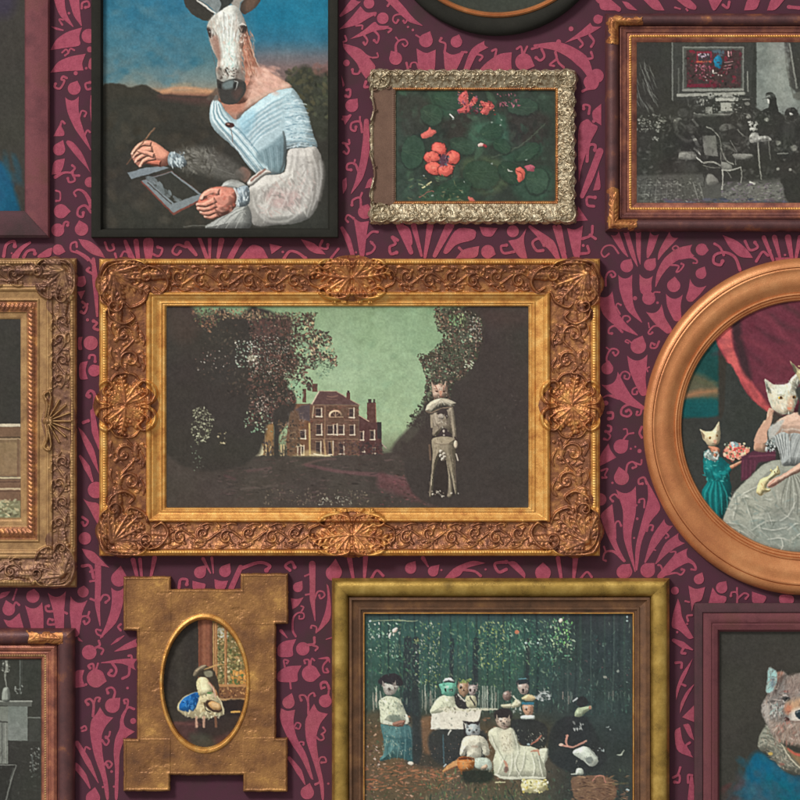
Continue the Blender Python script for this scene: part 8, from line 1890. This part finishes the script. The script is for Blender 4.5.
def frame_picnic():
    t = thing('framed_picture', 'picnic in the woods around a white cloth, plain olive gilt frame', 'framed picture', 500, 730)
    o = (332, 578, 669, 882); w = (33, 36, 37, 36)
    prof = [(0, 0), (0, 7), (.03, 9)] + roll(.04, .5, 9.5, 8, 15.5) + [(.51, 7.4)]
    box_frame('frame', o, w, prof, M_OLIVE, t)
    box_frame('fillet', o, w, [(.51, 7.4), (.53, 9), (.6, 9.2), (.62, 7.6), (.68, 6.4), (.8, 5.6)], M_OLIVE_DK, t)
    box_frame('inner_moulding', o, w, [(.8, 5.6), (.81, 6.8), (.87, 6.8), (.89, 5), (.93, 4.8), (.95, 5.8), (.98, 5.6), (1, 3.2)], M_OLIVE_DK, t)
    box_frame('sight_edge', o, w, [(.945, 4.8), (.955, 6.0), (.978, 6.0), (.988, 4.6)], M_GOLD, t)
    paint_picnic().build('picture', M_PHOTO, t, 3)


def frame_wolf():
    t = thing('framed_picture', 'wolf portrait with blue cloak and ruff in a dull mauve frame', 'framed picture', 790, 760)
    o = (694, 603, 905, 925); w = (25, 28.5, 25, 28.5)
    box_frame('frame', o, w, [(0, 0), (0, 8), (.08, 10), (.3, 10.4), (.34, 9.2)], M_MAUVE_DK, t)
    box_frame('inner_moulding', o, w, [(.34, 9.2), (.37, 10.6), (.52, 11.6), (.66, 11), (.7, 9.8), (.74, 10.2), (.92, 8.4), (.96, 6), (1, 3.2)], M_MAUVE, t)
    paint_wolf().build('picture', M_CANVAS, t, 3)


def frame_cloak():
    t = thing('framed_picture', 'dark portrait with a blue sleeve in a dull mauve frame at the top left corner', 'framed picture', -40, 80)
    o = (-135, -120, 50, 238); w = (25, 27, 25, 27)
    box_frame('frame', o, w, [(0, 0), (0, 8), (.06, 10), (.3, 11.2), (.6, 11), (.8, 9.4), (.94, 7.4), (.97, 5), (1, 3.2)], M_MAUVE, t, 'LRT')
    box_frame('lower_rail', o, w, [(0, 0), (0, 7), (.1, 9.5), (.5, 10), (.8, 8.4), (.95, 6), (1, 3.2)], M_MAUVE_DK, t, 'B')
    paint_cloak().build('picture', M_CANVAS, t, 3)


def frame_portrait():
    t = thing('framed_picture', 'portrait of a horse headed sitter in a pale blue dress, thin black frame', 'framed picture', 216, 80)
    o = (92, -70, 338.5, 238); w = (11.5, 12, 10.5, 9.5)
    box_frame('frame', o, w, [(0, 0), (0, 11), (.08, 12.5), (.5, 13), (.8, 12), (.9, 8), (1, 3.2)], M_BLACK, t)
    paint_portrait().build('picture', M_CANVAS, t, 3)


def frame_family():
    t = thing('framed_picture', 'large oval copper coloured frame around cat headed sitters and a red curtain', 'framed picture', 805, 426)
    ro, ri = (162, 168.5), (123.5, 125.5)
    P1 = [(0, 0), (0, 4), (.04, 8), (.1, 11), (.17, 12.6), (.215, 12.8), (.225, 11.4)]
    P2 = [(.225, 11.4), (.24, 12.8), (.27, 13.2), (.3, 12.4), (.36, 11.8), (.46, 12.8), (.56, 12.8), (.66, 11), (.75, 8.2), (.8, 7.2), (.81, 7)]
    P3 = [(.81, 7), (.82, 8.2), (.855, 8.4), (.87, 6.8), (.885, 7.4), (.92, 7), (.94, 5.6), (.955, 6.2), (.98, 5.6), (1, 3.2)]
    oval_frame('frame', 805, 426.5, ro, ri, P2, M_COPPER, t)
    oval_frame('outer_moulding', 805, 426.5, ro, ri, P1, M_COPPER, t)
    oval_frame('inner_moulding', 805, 426.5, ro, ri, P3, M_COPPER, t)
    paint_family().build('picture', M_CANVAS, t, 3, (805, 426.5, 127, 129))


def frame_night():
    t = thing('framed_picture', 'broad black oval frame with a thin gold ring, cut by the top edge', 'framed picture', 497, -95)
    ro, ri = (120, 131), (106.5, 107.5)
    oval_frame('frame', 497, -95, (120, 131), (111.5, 113.5), [(0, 0), (0, 6), (.1, 9), (.3, 11.5), (.6, 12), (.9, 10), (1, 8)], M_BLACK, t)
    oval_frame('gold_ring', 497, -95, (111.5, 113.5), ri, [(0, 8), (.1, 9.6), (.35, 10.6), (.5, 9.4), (.6, 9.8), (.8, 8.6), (1, 3.4)], M_COPPER, t)
    paint_night().build('picture', M_CANVAS, t, 3, (497, -95, 109, 110))


for build in (frame_house, frame_hall, frame_flowers, frame_dancer, frame_salon, frame_study, frame_picnic, frame_wolf, frame_cloak, frame_portrait, frame_family, frame_night):
    build()

# ------------------------------------------------------------------ camera, lamps
cam = bpy.data.cameras.new('camera'); co = bpy.data.objects.new('camera', cam); COL.objects.link(co)
DIST = 12.0
co.location = (0, -DIST, 0); co.rotation_euler = (math.radians(90), 0, 0)
cam.sensor_width = 36; cam.lens = 36 * DIST / 2.0 * 1.0; cam.clip_end = 200
SC.camera = co

W = bpy.data.worlds.new('World'); SC.world = W; W.use_nodes = True
nt = W.node_tree; bg = nt.nodes['Background']
tc = nt.nodes.new('ShaderNodeTexCoord'); mp = nt.nodes.new('ShaderNodeMapping'); mp.inputs['Rotation'].default_value = (0, math.radians(0), 0)
dp = nt.nodes.new('ShaderNodeVectorMath'); dp.operation = 'DOT_PRODUCT'; dp.inputs[1].default_value = (-0.62, -0.38, 0.69)
rp = nt.nodes.new('ShaderNodeMapRange'); rp.inputs['From Min'].default_value = -1; rp.inputs['From Max'].default_value = 1; rp.inputs['To Min'].default_value = WORLD_LO; rp.inputs['To Max'].default_value = WORLD_HI
nt.links.new(tc.outputs['Generated'], dp.inputs[0]); nt.links.new(dp.outputs['Value'], rp.inputs['Value']); nt.links.new(rp.outputs[0], bg.inputs['Strength'])
bg.inputs['Color'].default_value = (1, .99, .97, 1)

from mathutils import Vector
def lamp(name, loc, size, power, col):
    d = bpy.data.lights.new(name, 'AREA'); d.size = size; d.energy = power; d.color = col
    o = bpy.data.objects.new(name, d); o.location = loc
    o.rotation_euler = (-Vector(loc)).to_track_quat('-Z', 'Y').to_euler(); COL.objects.link(o)

lamp('key_lamp', (-6.5, -9, 8), 2.6, KEY, (1, .985, .965))

SC.view_settings.view_transform = 'Standard'; SC.view_settings.look = 'None'; SC.view_settings.gamma = 1; SC.view_settings.exposure = 0
SC.render.resolution_x = 1024; SC.render.resolution_y = 1024
SC.cycles.max_bounces = 6
